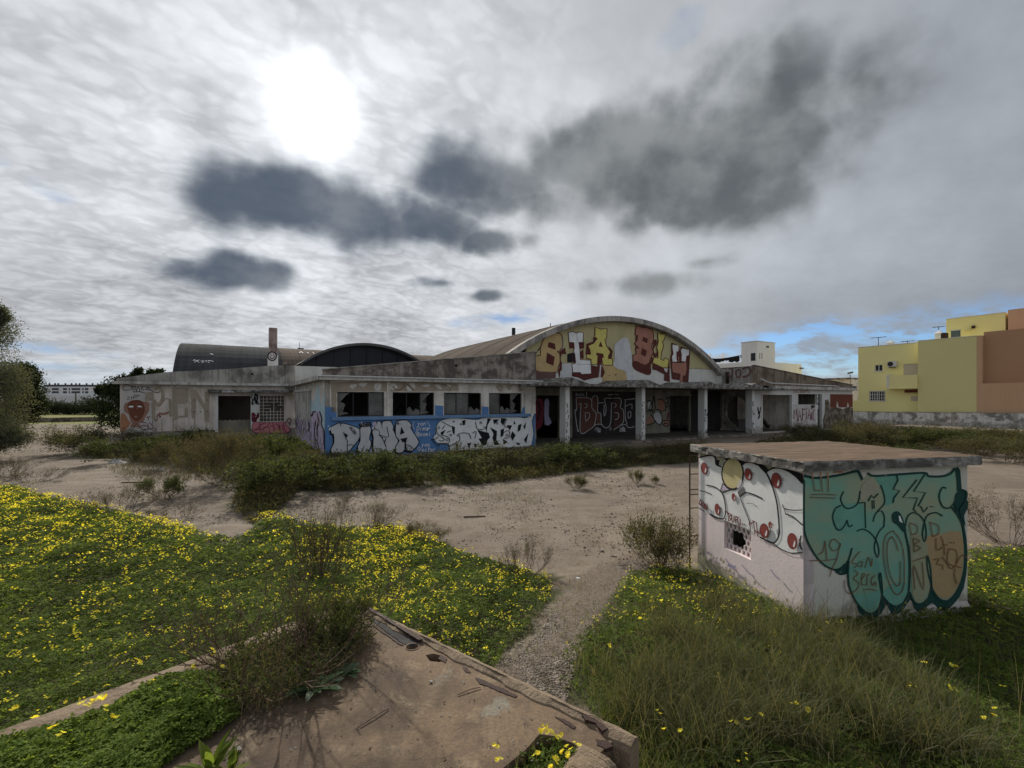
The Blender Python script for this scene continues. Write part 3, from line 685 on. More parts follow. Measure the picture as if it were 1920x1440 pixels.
# --- vaulted shed behind
def arc(a0, a1, zs_, zp, n=24):
    hw, rise = (a1-a0)/2, zp-zs_; r_ = (hw*hw+rise*rise)/(2*rise); cz_ = zp-r_; th_ = math.asin(hw/r_)
    return [((a0+a1)/2+r_*math.sin(-th_+2*th_*k/n), cz_+r_*math.cos(-th_+2*th_*k/n)) for k in range(n+1)]
AR = arc(1.2, 12.7, 5.62, 7.66); WD = front(20.4)
tag(WD.solid('wall', 'plaster_clean', DK, -.3, 13.4, 0, 5.60, [], .2), 'plain white wall under the dark arch')
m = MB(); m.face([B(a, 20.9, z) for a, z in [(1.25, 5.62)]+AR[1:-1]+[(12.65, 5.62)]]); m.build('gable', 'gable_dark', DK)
for k in range(1, 8):
    a = 1.2+11.5*k/8; zt = np.interp(a, [q[0] for q in AR], [q[1] for q in AR]); WD.box('mullion', 'metal_dark', DK, a-.03, a+.03, 5.61, zt-.05, -.35, -.42)
m = MB(); off = [B(a, 0, z) for a, z in AR]
m.grid([[B(a, 20.15, z) for a, z in AR], [B(a, 20.15, z+.22) for a, z in AR], [B(a, 30, z+.22) for a, z in AR], [B(a, 30, z) for a, z in AR], [B(a, 20.15, z) for a, z in AR]]); m.build('roof', 'roof_grey', DK)

# --- barrel hall behind (ridge along the front)
BA = arc(31.0, 53.0, 5.2, 9.10, 20)
a0_, cuts = -8.6, 19
for k in range(cuts):
    aa, ab = a0_+k*1.9, a0_+(k+1)*1.9-.015; dz_ = .015*(k % 2)
    m = MB(); m.grid([[B(aa, b, z+dz_) for b, z in BA], [B(ab, b, z+dz_) for b, z in BA], [B(ab, b, z-.08+dz_) for b, z in BA], [B(aa, b, z-.08+dz_) for b, z in BA], [B(aa, b, z+dz_) for b, z in BA]])
    m.build('roof_sheet', 'sheet_grey' if k < 5 else 'sheet_brown', LW)
m = MB(); m.obox(B(-8.5, 31.0, 0), U*36, V*22, Z3*5.15); m.build('wall', 'plaster_white', LW)
m = MB(); m.prism([B(-8.5, b, z-.1) for b, z in BA], [B(-8.3, b, z-.1) for b, z in BA]); m.build('gable', 'concrete_old', LW)
pt = Paint(front(33.6), 300, 600, 1/6., d0=.9)
# white scrawl lies on the curved sheet: short bent strokes
def on_barrel(px, py):
    r_ = ray(px, py); best = None
    for k in range(400):
        tt = 40+k*.06; q = Vector((0, 0, H))+r_*tt; rel = q-C0; b = rel.dot(V)
        if b > 31:
            zz = np.interp(b, [x[0] for x in BA], [x[1] for x in BA])
            if q.z <= zz: return q
    return q
mb = MB()
def strokeb(pts, w):
    L, R_ = [], []
    for x, y in smoothpts(pts, 3):
        L.append(on_barrel(300+x/6, 600+(y-w/2)/6)-V*.06+Z3*.05); R_.append(on_barrel(300+x/6, 600+(y+w/2)/6)-V*.06+Z3*.05)
    mb.grid([L, R_])
for q in ([(370, 462), (395, 455), (415, 470), (440, 482)], [(385, 485), (410, 468), (440, 455)], [(448, 455), (452, 485)], [(460, 458), (490, 485)], [(465, 485), (495, 456)], [(503, 478), (520, 462), (530, 484)], [(535, 470), (560, 462), (602, 472)], [(540, 485), (560, 478)], [(560, 385), (600, 392)], [(1565, 375), (1585, 362), (1612, 378)], [(1655, 372), (1672, 376)], [(1715, 365), (1735, 385)]): strokeb(q, 7)
tag(mb.build('graffiti', 'p_white', LW), 'white scrawl on the grey roof')
vp = at(557, 655, 60); m = MB(); m.obox(B(0, 41.6, 9.1)+U*((vp-C0).dot(U)), U*.7, V*.5, Z3*.18); m.tube([B(0, 41.8, 9.2)+U*((vp-C0).dot(U)+.2), B(0, 41.8, 10.0)+U*((vp-C0).dot(U)+.2)], .03, 5); m.build('roof_vent', 'metal_dark', LW)

# --- arched hall with the big lettered gable
HC, HR, HZC = 20.8, 17.77, -9.1
def harc(a0, a1, n, dr_=0.): return [(a, HZC+math.sqrt((HR+dr_)**2-(a-HC)**2)) for a in [a0+(a1-a0)*k/n for k in range(n+1)]]
WG = front(2.0)
g = [(11.7, 3.5), (31.9, 3.5)]+[(a, z-.02) for a, z in harc(31.3, 10.3, 30, -.35) if 11.7 < a < 31.9 and z > 3.5]
gab = WG.poly('gable', 'plaster_gable', BL, g, 0, -.2); tag(gab, 'arched yellow gable wall with big letters')
top = harc(10.2, 31.4, 40); bot = harc(10.2, 31.4, 40, -.36)
m = MB(); m.grid([[B(a, 1.5, z) for a, z in bot], [B(a, 1.5, z) for a, z in top], [B(a, 1.98, z) for a, z in top], [B(a, 1.98, z) for a, z in bot], [B(a, 1.5, z) for a, z in bot]])
i0 = len(m.v); m.face([B(10.2, 1.5, bot[0][1]), B(10.2, 1.5, top[0][1]), B(10.2, 1.98, top[0][1]), B(10.2, 1.98, bot[0][1])]); m.face([B(31.4, 1.5, bot[-1][1]), B(31.4, 1.5, top[-1][1]), B(31.4, 1.98, top[-1][1]), B(31.4, 1.98, bot[-1][1])])
m.build('arch_fascia', 'concrete_old', BL)
for k in range(10):
    b0, b1 = 2.0+k*1.88, 2.0+(k+1)*1.88-.015; e = .02*(k % 2); hh = harc(10.0, 31.6, 40, -.02)
    m = MB(); m.grid([[B(a, b0, z+e) for a, z in hh], [B(a, b1, z+e) for a, z in hh], [B(a, b1, z-.1+e) for a, z in hh], [B(a, b0, z-.1+e) for a, z in hh], [B(a, b0, z+e) for a, z in hh]]); m.build('roof_sheet', 'sheet_hall', BL)
m = MB(); m.obox(B(11.72, 2.2, -.2), U*.2, V*18.2, Z3*6.2); tag(m.build('wall', 'plaster_white', BL), 'long side wall under the arched roof')
m = MB(); m.obox(B(31.0, 2.2, 0), U*.2, V*18.2, Z3*5.4); tag(m.build('wall', 'plaster_white', BL), None)
m = MB(); m.prism([B(a, 20.45, z) for a, z in [(11.72, 0), (31.2, 0)]+harc(31.2, 11.72, 24, -.14)], [B(a, 20.62, z) for a, z in [(11.72, 0), (31.2, 0)]+harc(31.2, 11.72, 24, -.14)]); m.build('wall', 'plaster_white', BL)
hp = front(14.0); a_, z_ = hp.uv(963, 628); m = MB(); m.tube([hp.pt(a_, z_-1.8), hp.pt(a_, hp.uv(963, 615)[1])], .17, 8); m.build('vent_pipe', 'metal_dark', BL)
ant = front(6.0); a_, z_ = ant.uv(1032, 612); m = MB(); m.tube([ant.pt(a_, z_-.6), ant.pt(a_, z_+.25)], .03, 5); m.build('roof_pin', 'metal_dark', BL)

# --- porch: back wall, floor, canopy, columns
WB = front(2.0)
ddoor = (13.1, 14.9, .17, 3.0); rdoor = (25.58, 27.89, .17, 3.03)
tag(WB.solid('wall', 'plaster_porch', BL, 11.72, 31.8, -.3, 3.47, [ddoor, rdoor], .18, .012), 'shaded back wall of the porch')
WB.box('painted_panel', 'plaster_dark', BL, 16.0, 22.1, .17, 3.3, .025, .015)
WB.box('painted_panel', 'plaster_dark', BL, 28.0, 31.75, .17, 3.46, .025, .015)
WB.box('door_frame', 'plaster_porch', BL, 25.4, 28.05, 3.035, 3.12, .06, .015)
m = MB(); m.obox(B(11.75, -1.0, -.4), U*20.2, V*2.98, Z3*.57); m.build('floor', 'floor_dirty', BL)
m = MB(); m.obox(B(11.3, -1.75, -.4), U*20.5, V*.74, Z3*.49); tag(m.build('porch_step', 'concrete_dark', BL), None)
m = MB(); m.obox(B(11.75, 2.2, 0), U*20, V*16, Z3*.14); m.build('floor', 'floor_dirty', BL)
can = [B(10.3, -2.1, 0), B(34.1, -2.1, 0), B(34.1, -1.003, 0), B(31.9, -1.003, 0), B(31.9, 1.99, 0), B(11.75, 1.99, 0), B(11.75, -.39, 0), B(10.3, -.39, 0)]
cp_ = eave('canopy', 'concrete_rough', can, 3.60, 3.475, BL); tag(cp_, 'crumbling concrete porch canopy')
cw = front(-2.1); cw.box('canopy_lip', 'concrete_rough', BL, 10.25, 34.12, 3.50, 3.625, .06, .003)
for c in (12.9, 18.95, 25.1, 30.6):
    m = MB(); m.prism([B(c-1.5, -1.9, 3.603), B(c+1.5, -1.9, 3.603), B(c, -1.9, 4.0)], [B(c-1.5, 1.97, 3.603), B(c+1.5, 1.97, 3.603), B(c, 1.97, 4.05)]); m.build('canopy_rib', 'concrete_rough', BL)
WCo = front(-1.5)
for k, a in enumerate((12.78, 18.90, 25.10, 30.75)):
    col = WCo.box('column', 'plaster_clean', BL, a, a+.30, .10, 3.472, 0, -.55)
    pl = WCo.box('plinth', 'plinth_brown' if k == 1 else 'concrete_old', col, a-.3 if k == 1 else a-.06, a+.5 if k == 1 else a+.36, -.4, .098, .24, -.6)
for k, a in enumerate((12.78, 18.90, 25.10, 30.75)):
    pc = Paint(WCo); 
    for z in (.5, .9, 1.3, 1.7, 2.0, 2.4):
        if random.random() < .75:
            p0 = toscreen(*[np.array(v) for v in WCo.pt(a+.15, z)]); pc.scribble(float(p0[0])-2.0, float(p0[1])-4, float(p0[0])+2.2, float(p0[1])+4, 2, .8, 'p_black', k*10+int(z*9), .8)
    if pc.mb.f: pc.build(BL)

# --- right wing
WR = front(-1.0); WI = sideL(32.0)
gar = (32.87, 37.19, .12, 3.13); wn = (38.15, 41.3, 2.28, 3.22); dw = (41.31, 42.1, .12, 3.22)
tag(WR.solid('wall', 'plaster_clean', BL, 31.2, 47.75, -.3, 3.60, [gar, wn, dw], .22), 'white right wing wall with a garage opening')
WR.box('door_jamb', 'plaster_white', BL, 32.70, 32.868, -.3, 3.25, .05, .003)
WR.box('brick_panel', 'brick_red', BL, 43.5, 47.72, 2.0, 3.24, .012, .003)
WR.poly('rubble_patch', 'rubble', BL, [(43.3, .1), (47.74, .1), (47.74, 1.9), (46.9, 2.05), (45.9, 1.85), (44.6, 2.0), (43.5, 1.98), (43.2, 1.1)], .03, .003)
WR.poly('rubble_patch', 'rubble', BL, [(42.3, .1), (43.15, .1), (43.3, 1.2), (43.4, 2.3), (43.1, 2.75), (42.6, 2.7), (42.55, 1.6), (42.2, .8)], .025, .003)
for q in ((44.6, 2.25, .5, .35), (46.6, 2.2, .45, .3)): WR.poly('rubble_patch', 'plaster_white', BL, [(q[0], q[1]-.2), (q[0]+q[2], q[1]-.25), (q[0]+q[2]*.6, q[1]+.1), (q[0]+q[2]*.3, q[1]+q[3])], .016, .013)
eave('eave', 'concrete_eave', [B(34.11, -1.35, 0), B(47.9, -1.35, 0), B(47.9, -.7, 0), B(34.11, -.7, 0)], 3.86, 3.605, BL)
m = MB(); m.tube([B(31.9, -1.5, 4.35), B(33.0, -1.42, 4.12), B(33.6, -1.40, 4.05), B(43.6, -1.40, 3.98), B(44.3, -1.40, 3.86)], .05, 6); m.build('roof_pipe', 'pvc_white', BL)
def par_r(a): return 5.42+(4.14-5.42)*(a-32.0)/15.6
WR.poly('parapet', 'concrete_brown', BL, [(31.9, 3.862), (47.75, 3.862), (47.75, par_r(47.75)), (31.9, par_r(31.9))], -.02, -.2)
WR.poly('coping', 'concrete_dark', BL, [(31.85, par_r(31.85)), (47.85, par_r(47.85)), (47.85, par_r(47.85)+.06), (31.85, par_r(31.85)+.06)], .04, -.24)
WR.box('roof_spout', 'metal_dark', BL, 47.76, 48.6, 3.88, 4.04, -.02, -.3)
m = MB(); m.prism([B(32, -.8, 5.2), B(47.7, -.8, 3.95), B(47.7, 10, 3.95), B(32, 10, 5.2)], [B(32, -.8, 5.28), B(47.7, -.8, 4.03), B(47.7, 10, 4.03), B(32, 10, 5.28)]); m.build('roof', 'concrete_old', BL)
wi_b = WI.uv(1352, 700)[0]
tag(WI.solid('wall', 'concrete_old', BL, -.78, 2.0, -.3, 5.36, [(1.30, 1.72, 4.0, 5.05), (-.62, 1.6, .35, 3.0)], .18, .015), 'inner side wall with a broken out hole')
WI.box('coping', 'concrete_dark', BL, -1.0, 2.1, 5.363, 5.42, .06, -.2)
for q in ([(-.62, 3.0), (-.62, 2.2), (-.45, 2.75), (-.1, 2.6), (.25, 2.9), (.7, 3.0)], [(.9, 3.0), (1.2, 2.6), (1.35, 2.8), (1.6, 2.1), (1.6, 3.0)], [(1.6, .35), (1.6, 1.4), (1.3, .9), (.9, .7), (.6, .35)]): WI.poly('broken_edge', 'plaster_porch', BL, q, 0, -.12)
m = MB(); m.obox(B(32.2, -.75, 0), U*15.4, V*6, Z3*.11); m.build('floor', 'floor_dirty', BL)
tag(front(4.5).solid('inner_wall', 'interior', BL, 32.1, 47.6, .1, 4.0, [(33.2, 34.8, .1, 2.6)], .15), None)
m = MB(); m.obox(B(37.6, -.7, .1), U*.15, V*5, Z3*3.6); m.build('inner_wall', 'plaster_white', BL)
m = MB(); m.obox(B(47.55, -.78, -.3), U*.2, V*10.7, Z3*4.1); m.build('wall', 'plaster_clean', BL)
m = MB(); m.obox(B(36.9, .8, .2), U*-2.2+Z3*1.7, U*.14+Z3*.17, V*.2); tag(m.build('fallen_beam', 'metal_dark', BL), None)
m = MB(); m.obox(B(33.4, 1.4, .12), U*3.2, V*.3, Z3*.9); m.build('inner_wall', 'interior', BL)
WR.box('window_bar', 'metal_dark', BL, 38.9, 38.98, 2.28, 3.22, -.1, -.16); WR.box('window_bar', 'metal_dark', BL, 39.9, 39.98, 2.28, 3.22, -.1, -.16)
WR.box('door_post', 'plaster_clean', BL, 41.33, 41.6, 1.9, 2.25, -.08, -.2); WR.box('door_post', 'plaster_clean', BL, 41.33, 41.6, 2.45, 2.75, -.08, -.2); WR.box('door_post', 'plaster_clean', BL, 41.33, 41.6, 2.85, 3.2, -.08, -.2)
m = MB(); m.obox(B(42.12, -.78, .1), U*.15, V*3, Z3*3.5); m.build('inner_wall', 'plaster_porch', BL)

# ------------------------------------------------------------ graffiti on the building
# blue coat on the front wall
def coat(w, pts, m, parent, label=None, sm=1, d0=.003):
    p = Paint(w, d0=d0); p.fill(pts, m, sm); return p.build(parent, label, 'paint_coat')
coat(WF, [(609.5, 763), (631, 763), (631.5, 782), (990, 783), (1000, 764), (1004, 775), (1003, 836), (820, 848), (700, 855), (609.5, 862)], 'p_blue', BL, 'blue coat of paint below the windows')
for x0, x1, y0 in ((815.5, 831, 760), (903.5, 916, 762)): coat(WF, [(x0, y0), (x1, y0+1), (x1, 784), (x0, 784)], 'p_blue', BL, 'blue coat between two windows', 1, .0052)
coat(WF, [(980, 765), (998, 756), (1001, 770), (996, 785), (979, 785)], 'p_blue', BL, 'blue bubble at the end of the wall', 2, .0056)
# faded band of letters above the windows
p = Paint(WF, 530, 600, .21875, d0=.003)
p.fill([(405, 535), (560, 528), (900, 530), (1500, 545), (1510, 605), (1180, 612), (870, 612), (470, 612), (460, 640), (462, 790), (420, 790), (415, 600)], 'p_fade', 1)
for q in ([(575, 560), (640, 550), (600, 590)], [(650, 545), (725, 540), (690, 575)], [(785, 550), (845, 545), (835, 600), (795, 605)], [(900, 555), (960, 545), (985, 580), (940, 600)], [(1065, 550), (1070, 605), (1110, 605)], [(1085, 545), (1130, 545), (1130, 590)], [(1190, 560), (1260, 550), (1240, 575)], [(1300, 550), (1380, 560), (1350, 595)], [(1400, 555), (1440, 560), (1420, 590)]): p.fill(q, 'p_roller', 3)
p.line([(945, 570), (960, 590), (1000, 600), (1050, 560)], 9, 'p_shadow_brown').line([(1065, 550), (1120, 600)], 10, 'p_shadow_brown').line([(1290, 545), (1400, 560), (1440, 600)], 8, 'p_shadow_brown')
p.org(820, 560, .21875)
for q in ([(20, 745), (60, 740), (50, 775)], [(500, 745), (560, 740), (560, 790), (520, 790)], [(590, 745), (640, 745), (615, 790)], [(690, 740), (740, 780), (700, 795)], [(750, 745), (790, 745), (775, 790)]): p.fill(q, 'p_fade', 2)
p.build(BL, 'faded brown lettering above the windows')
# silver letters D I M A
p = Paint(WF, 596, 776, .109375, d0=.010)
Ld = [(225, 235), (300, 190), (365, 160), (385, 185), (410, 165), (470, 175), (600, 215), (690, 250), (718, 300), (715, 370), (690, 440), (620, 530), (570, 590), (520, 650), (420, 700), (350, 710), (280, 690), (230, 640), (235, 590), (280, 490), (275, 350), (235, 330)]
Li = [(735, 235), (800, 220), (880, 212), (905, 270), (890, 350), (875, 430), (900, 470), (905, 520), (880, 600), (830, 680), (765, 695), (680, 630), (695, 600), (685, 560), (730, 460), (728, 330)]
Lm = [(1020, 130), (1075, 150), (1095, 240), (1105, 240), (1110, 140), (1240, 125), (1290, 240), (1275, 260), (1340, 400), (1365, 505), (1250, 670), (1190, 620), (1165, 560), (1170, 590), (1110, 650), (1010, 665), (950, 620), (955, 400), (935, 310), (970, 260), (985, 250), (970, 215), (1010, 180)]
La = [(1340, 180), (1380, 125), (1520, 112), (1600, 195), (1580, 230), (1620, 310), (1725, 485), (1630, 610), (1600, 630), (1520, 620), (1480, 610), (1470, 600), (1450, 650), (1350, 660), (1335, 560), (1400, 460), (1345, 390), (1335, 300)]
for L in (Ld, Li, Lm, La):
    p.fill([(x-30, y+25) for x, y in L], 'p_black', 2).fill([(x-8, y+38) for x, y in L], 'p_black', 2)
for L in (Ld, Li, Lm, La): p.letter(L, 'p_silver', 'p_black', 34, 2)
k_ = 'p_black'
p.fill([(425, 312), (512, 360), (478, 432)], k_, 1).line([(480, 430), (505, 470), (500, 560), (512, 655)], 13, k_).line([(500, 548), (570, 525), (605, 545)], 12, k_).line([(385, 160), (392, 200)], 14, k_)
p.fill([(530, 235), (575, 220), (660, 320), (620, 355), (580, 300)], 'p_greyp', 2).ell(595, 272, 9, 9, 'p_white').ell(325, 610, 14, 18, 'p_greyp').ell(350, 665, 30, 24, 'p_greyp')
p.line([(795, 550), (770, 600), (745, 650)], 9, k_).line([(1180, 222), (1212, 392), (1180, 402), (1050, 357)], 13, k_, 1).line([(975, 262), (1030, 275), (1052, 310), (1045, 355)], 10, k_).line([(1050, 357), (1110, 430), (1165, 565)], 16, k_)
p.fill([(1090, 395), (1168, 425), (1148, 490)], k_, 1).fill([(1108, 415), (1148, 425), (1135, 462)], 'p_white', 1).line([(950, 600), (1060, 590), (1110, 650)], 8, k_).line([(1010, 640), (1070, 610)], 6, k_)
p.fill([(1425, 215), (1482, 325), (1400, 358)], k_, 1).fill([(1410, 428), (1532, 402), (1505, 500), (1522, 625), (1478, 600), (1470, 490), (1440, 480)], k_, 1).fill([(1452, 490), (1478, 485), (1478, 600), (1462, 600)], 'p_silver', 1)
p.line([(1508, 525), (1580, 545), (1635, 600)], 10, k_).line([(1540, 540), (1530, 625)], 8, k_).line([(1575, 550), (1570, 625)], 8, k_).line([(1605, 570), (1600, 620)], 8, k_).ell(1370, 165, 22, 24, 'p_greyp').ell(1372, 165, 9, 9, k_).ell(1420, 175, 7, 7, k_)
p.fill([(710, 165), (890, 140), (900, 210), (720, 220)], k_, 2).text('Acc', 725, 140, 62, 60, 15, 'p_white'); p.fill([(930, 150), (985, 135), (1000, 185), (940, 210)], 'p_lilac', 2)
p.fill([(905, 590), (925, 655), (965, 665), (960, 700), (880, 690)], 'p_lilac', 1).fill([(1120, 690), (1150, 630), (1180, 690)], 'p_white', 1).fill([(925, 230), (965, 210), (955, 250), (930, 275)], 'p_white', 1)
p.fill([(170, 190), (190, 215), (165, 220)], 'p_white', 1).fill([(195, 240), (225, 220), (205, 285), (180, 280)], 'p_white', 1)
p.split(BL, 'silver block letters reading DIMA')
for tx, x, y in (('yon', 1700, 130), ('Dima', 1690, 215), ('Boomi', 1690, 310), ('yon', 1770, 490), ('Vecter', 1720, 575)): p.text(tx, x, y, 68, 50, 9, 'p_white', .15)
for q in ([(1640, 130), (1620, 200), (1650, 260)], [(1850, 130), (1905, 200), (1860, 290)], [(1690, 290), (1670, 340), (1720, 400)], [(1730, 560), (1700, 600), (1760, 660)], [(1880, 560), (1930, 620), (1880, 690)], [(1830, 230), (1880, 260), (1920, 240)]): p.line(q, 7, 'p_white')
p.build(BL, 'small white handwriting on the blue paint')
# white and black wild-style piece
p = Paint(WF, 796, 770, .109375, d0=.010)
O2 = [(200, 300), (230, 220), (300, 165), (430, 130), (560, 125), (870, 160), (960, 140), (1060, 120), (1600, 110), (1740, 130), (1850, 30), (1880, 60), (1835, 180), (1830, 590), (1250, 640), (920, 665), (460, 690), (430, 600), (400, 570), (240, 560), (160, 480), (165, 430), (200, 400), (190, 350)]
p.line(O2, 22, k_, 2, True).fill(O2, 'p_white', 2)
for q in ([(1080, 130), (1140, 140), (1080, 250), (1060, 380), (1045, 300)], [(1170, 150), (1280, 150), (1190, 240)], [(1310, 130), (1390, 130), (1350, 260), (1300, 200)], [(900, 330), (1100, 380), (1120, 460), (1080, 500), (1060, 580), (1000, 610), (920, 480), (980, 470)],
          [(1120, 280), (1240, 350), (1230, 500), (1290, 580), (1200, 590), (1160, 470), (1180, 400)], [(1400, 250), (1500, 250), (1460, 340)], [(1690, 270), (1740, 190), (1720, 330)], [(1700, 500), (1780, 380), (1740, 560)], [(530, 560), (575, 560), (565, 690), (540, 690)], [(730, 560), (800, 545), (760, 660)],
          [(460, 260), (520, 280), (510, 420), (480, 380)], [(1300, 330), (1360, 300), (1350, 420), (1300, 460)], [(1500, 350), (1560, 420), (1500, 520), (1470, 440)], [(1600, 250), (1660, 220), (1640, 330), (1590, 370)], [(840, 560), (900, 580), (860, 650)], [(640, 170), (700, 160), (690, 240), (650, 250)],
          [(1530, 170), (1560, 220), (1520, 240)], [(1340, 480), (1420, 540), (1350, 580)], [(1560, 540), (1640, 560), (1600, 600)], [(270, 370), (350, 330), (330, 380), (300, 420)]): p.fill(q, k_, 1)
for q in ([(200, 300), (215, 390), (300, 455), (335, 490), (290, 520), (250, 505)], [(350, 340), (285, 375), (295, 415), (400, 450), (428, 510), (390, 555), (240, 560)], [(115, 490), (170, 490), (230, 450)], [(115, 490), (180, 560), (235, 600), (250, 560)], [(430, 610), (550, 540)], [(400, 570), (440, 690)], [(300, 190), (450, 270)], [(340, 250), (300, 320)],
          [(380, 370), (450, 345)], [(550, 420), (640, 380), (760, 400), (790, 480)], [(560, 440), (600, 430), (590, 530), (540, 530)], [(870, 190), (900, 310), (1000, 320)], [(1390, 150), (1370, 270), (1420, 280)], [(1340, 380), (1440, 340), (1450, 450), (1360, 470)], [(820, 380), (880, 360), (860, 470)]): p.line(q, 12, k_)
for cx, cy, r_ in ((240, 290, 20), (445, 415, 16), (495, 185, 14), (960, 205, 18), (1030, 290, 15), (1240, 215, 16), (380, 495, 22), (1410, 420, 22), (1400, 155, 10), (620, 230, 14)): p.line([(cx-r_, cy), (cx, cy-r_), (cx+r_, cy), (cx, cy+r_)], 9, k_, 3, True)
p.fill([(250, 600), (340, 640), (330, 700), (230, 700)], 'p_blue', 2); p.build(BL, 'white and black wild style piece')
# scribbled flank
p = Paint(WS, d0=.003); rs = random.Random(12)
p.fill([(553, 738), (577, 734), (578, 768), (606, 775), (608, 858), (555, 818)], 'p_roller', 1)
p.fill([(580, 735), (583, 748), (587, 755), (592, 745), (595, 722), (598, 722), (600, 745), (603, 765), (607, 735), (609, 735), (609, 860), (600, 845), (579, 800)], 'p_sky', 1)
p.fill([(579, 775), (590, 770), (600, 772), (605, 800), (609, 815), (608, 858), (590, 845), (570, 828), (555, 815), (553, 785)], 'p_lilac', 1)
for k in range(46):
    x = rs.uniform(553, 606); y = rs.uniform(776, 792+(x-550)*.75); h_ = rs.uniform(10, 30)*(.5+(x-550)/80)
    q = [(x, y), (x+rs.uniform(-2, 2), y+h_*.3), (x+rs.uniform(-2.5, 2.5), y+h_*.6), (x+rs.uniform(-2, 2), y+h_)]
    p.line(q, rs.uniform(.5, 1.5), rs.choice([k_, 'p_violet', 'p_roller', 'p_greyp', k_, 'p_shadow_brown']))
for q, w in (([(582, 774), (580, 770), (585, 780), (588, 772), (592, 772)], 2.2), ([(600, 772), (604, 785), (603, 795), (607, 805), (609, 815), (609, 855)], 2.0), ([(592, 790), (590, 815), (596, 830), (600, 850)], 1.5), ([(596, 775), (597, 790), (594, 805)], 1.2)): p.line(q, w, k_)
p.build(BL, 'lilac and black scribble on the flank')
# left wing: face, tags, faded letters
p = Paint(WL, 220, 700, .1041667, d0=.003)
p.fill([(78, 200), (640, 200), (660, 700), (700, 1060), (70, 1065)], 'p_line', 1)
p.fill([(66, 730), (150, 750), (200, 850), (245, 900), (150, 1020), (60, 1060)], 'p_orange', 2)
p.fill([(120, 580), (200, 520), (540, 510), (580, 600), (560, 700), (500, 790), (480, 860), (400, 900), (280, 900), (230, 830), (200, 740), (130, 690)], 'p_skin2', 3)
p.fill([(180, 590), (215, 510), (290, 482), (400, 482), (465, 530), (495, 640), (475, 740), (415, 830), (350, 866), (270, 820), (220, 740), (190, 650)], 'p_skin', 3)
p.line([(190, 585), (250, 560), (310, 590), (320, 650)], 10, 'p_red').line([(350, 600), (400, 560), (470, 580)], 10, 'p_red').line([(320, 640), (300, 675), (350, 680)], 7, 'p_red')
p.fill([(200, 600), (240, 580), (300, 592), (270, 615), (210, 612)], 'p_white', 2).fill([(352, 592), (400, 580), (455, 600), (400, 613)], 'p_white', 2).fill([(300, 780), (335, 760), (365, 785), (335, 800)], 'p_skin2', 2)
p.fill([(270, 895), (385, 895), (430, 985), (330, 960), (235, 985)], 'p_skin2', 2)
p.split(BL, 'large painted brown face')
for q in ([(250, 240), (160, 205), (100, 245), (125, 300), (240, 292), (265, 225)], [(275, 230), (290, 330), (320, 330)], [(262, 245), (335, 232), (310, 280), (345, 300)], [(345, 320), (375, 230), (410, 330)], [(420, 245), (470, 240), (430, 280), (480, 300)], [(490, 240), (560, 250), (510, 290), (600, 300)], [(640, 245), (560, 260), (650, 330), (740, 350), (760, 320)], [(300, 335), (400, 330), (500, 355)], [(180, 470), (215, 465)], [(190, 420), (225, 440)], [(260, 410), (260, 470)], [(290, 460), (310, 395), (400, 400)], [(310, 430), (370, 425)]): p.line(q, 11, k_)
for q in ([(520, 790), (590, 780)], [(555, 790), (560, 840)], [(640, 770), (635, 880), (650, 960)], [(670, 770), (680, 850), (715, 840), (720, 740)], [(430, 880), (520, 890)], [(500, 930), (430, 950), (450, 1010), (540, 1000), (560, 960), (500, 940)], [(550, 900), (560, 990), (600, 1000)], [(580, 880), (640, 960), (600, 1010)], [(640, 980), (700, 1000), (680, 1040), (630, 1020)], [(730, 740), (770, 740), (740, 770), (790, 770), (760, 800)]): p.line(q, 13, 'p_wine')
p.split(BL, 'black and dark red tags round the painted face')
fd = 'p_fade'
p.fill([(510, 345), (650, 325), (650, 490), (500, 500)], fd, 1).line([(690, 280), (760, 260), (815, 340), (815, 460), (740, 570), (665, 500)], 62, fd).line([(640, 540), (650, 800)], 60, fd).line([(740, 590), (800, 540), (880, 455), (970, 480)], 14, 'p_skin2').line([(760, 720), (840, 730), (930, 700)], 40, 'p_skin2')
p.fill([(985, 250), (1275, 250), (1275, 520), (1085, 545), (1090, 830), (1000, 845)], fd, 1).fill([(1095, 770), (1210, 755), (1215, 620), (1265, 610), (1275, 785), (1100, 800)], fd, 1).line([(945, 500), (960, 760)], 45, fd)
p.fill([(1320, 300), (1420, 300), (1575, 560), (1570, 330), (1660, 350), (1650, 880), (1570, 860), (1560, 660), (1420, 440), (1405, 810), (1340, 810)], fd, 1)
for x, y in ((1380, 480), (1620, 480), (1380, 690), (1500, 690), (1620, 690)): p.fill([(x-16, y-7), (x+16, y-7), (x+14, y+7), (x-14, y+7)], k_, 1)
for x in (640, 800, 1000, 1390, 1600): p.line([(x, 820), (x+6, 940), (x-4, 1060)], 16, 'p_mould')
p.build(BL, 'tall faded brown letters on the left wing')
p = Paint(WL, 440, 700, .111111, d0=.034)
bub = [(310, 850), (360, 815), (420, 830), (520, 812), (640, 815), (760, 812), (840, 815), (870, 870), (915, 910), (925, 970), (870, 1000), (760, 1000), (640, 1002), (500, 1002), (400, 1002), (330, 985), (298, 920)]
p.line(bub, 16, 'p_wine', 3, True).fill(bub, 'p_pink', 3)
for q in ([(420, 830), (420, 900), (330, 960), (400, 940), (440, 960)], [(530, 830), (420, 880), (430, 920), (460, 960)], [(590, 840), (540, 900), (480, 940), (500, 990)], [(480, 930), (540, 900), (590, 940), (580, 990)], [(600, 890), (650, 890), (670, 950), (640, 1000)], [(690, 850), (740, 880), (750, 950), (720, 1000)], [(760, 870), (770, 990)], [(800, 870), (820, 980)], [(820, 830), (840, 940), (880, 1000)], [(640, 830), (660, 880)]): p.line(q, 12, 'p_wine')
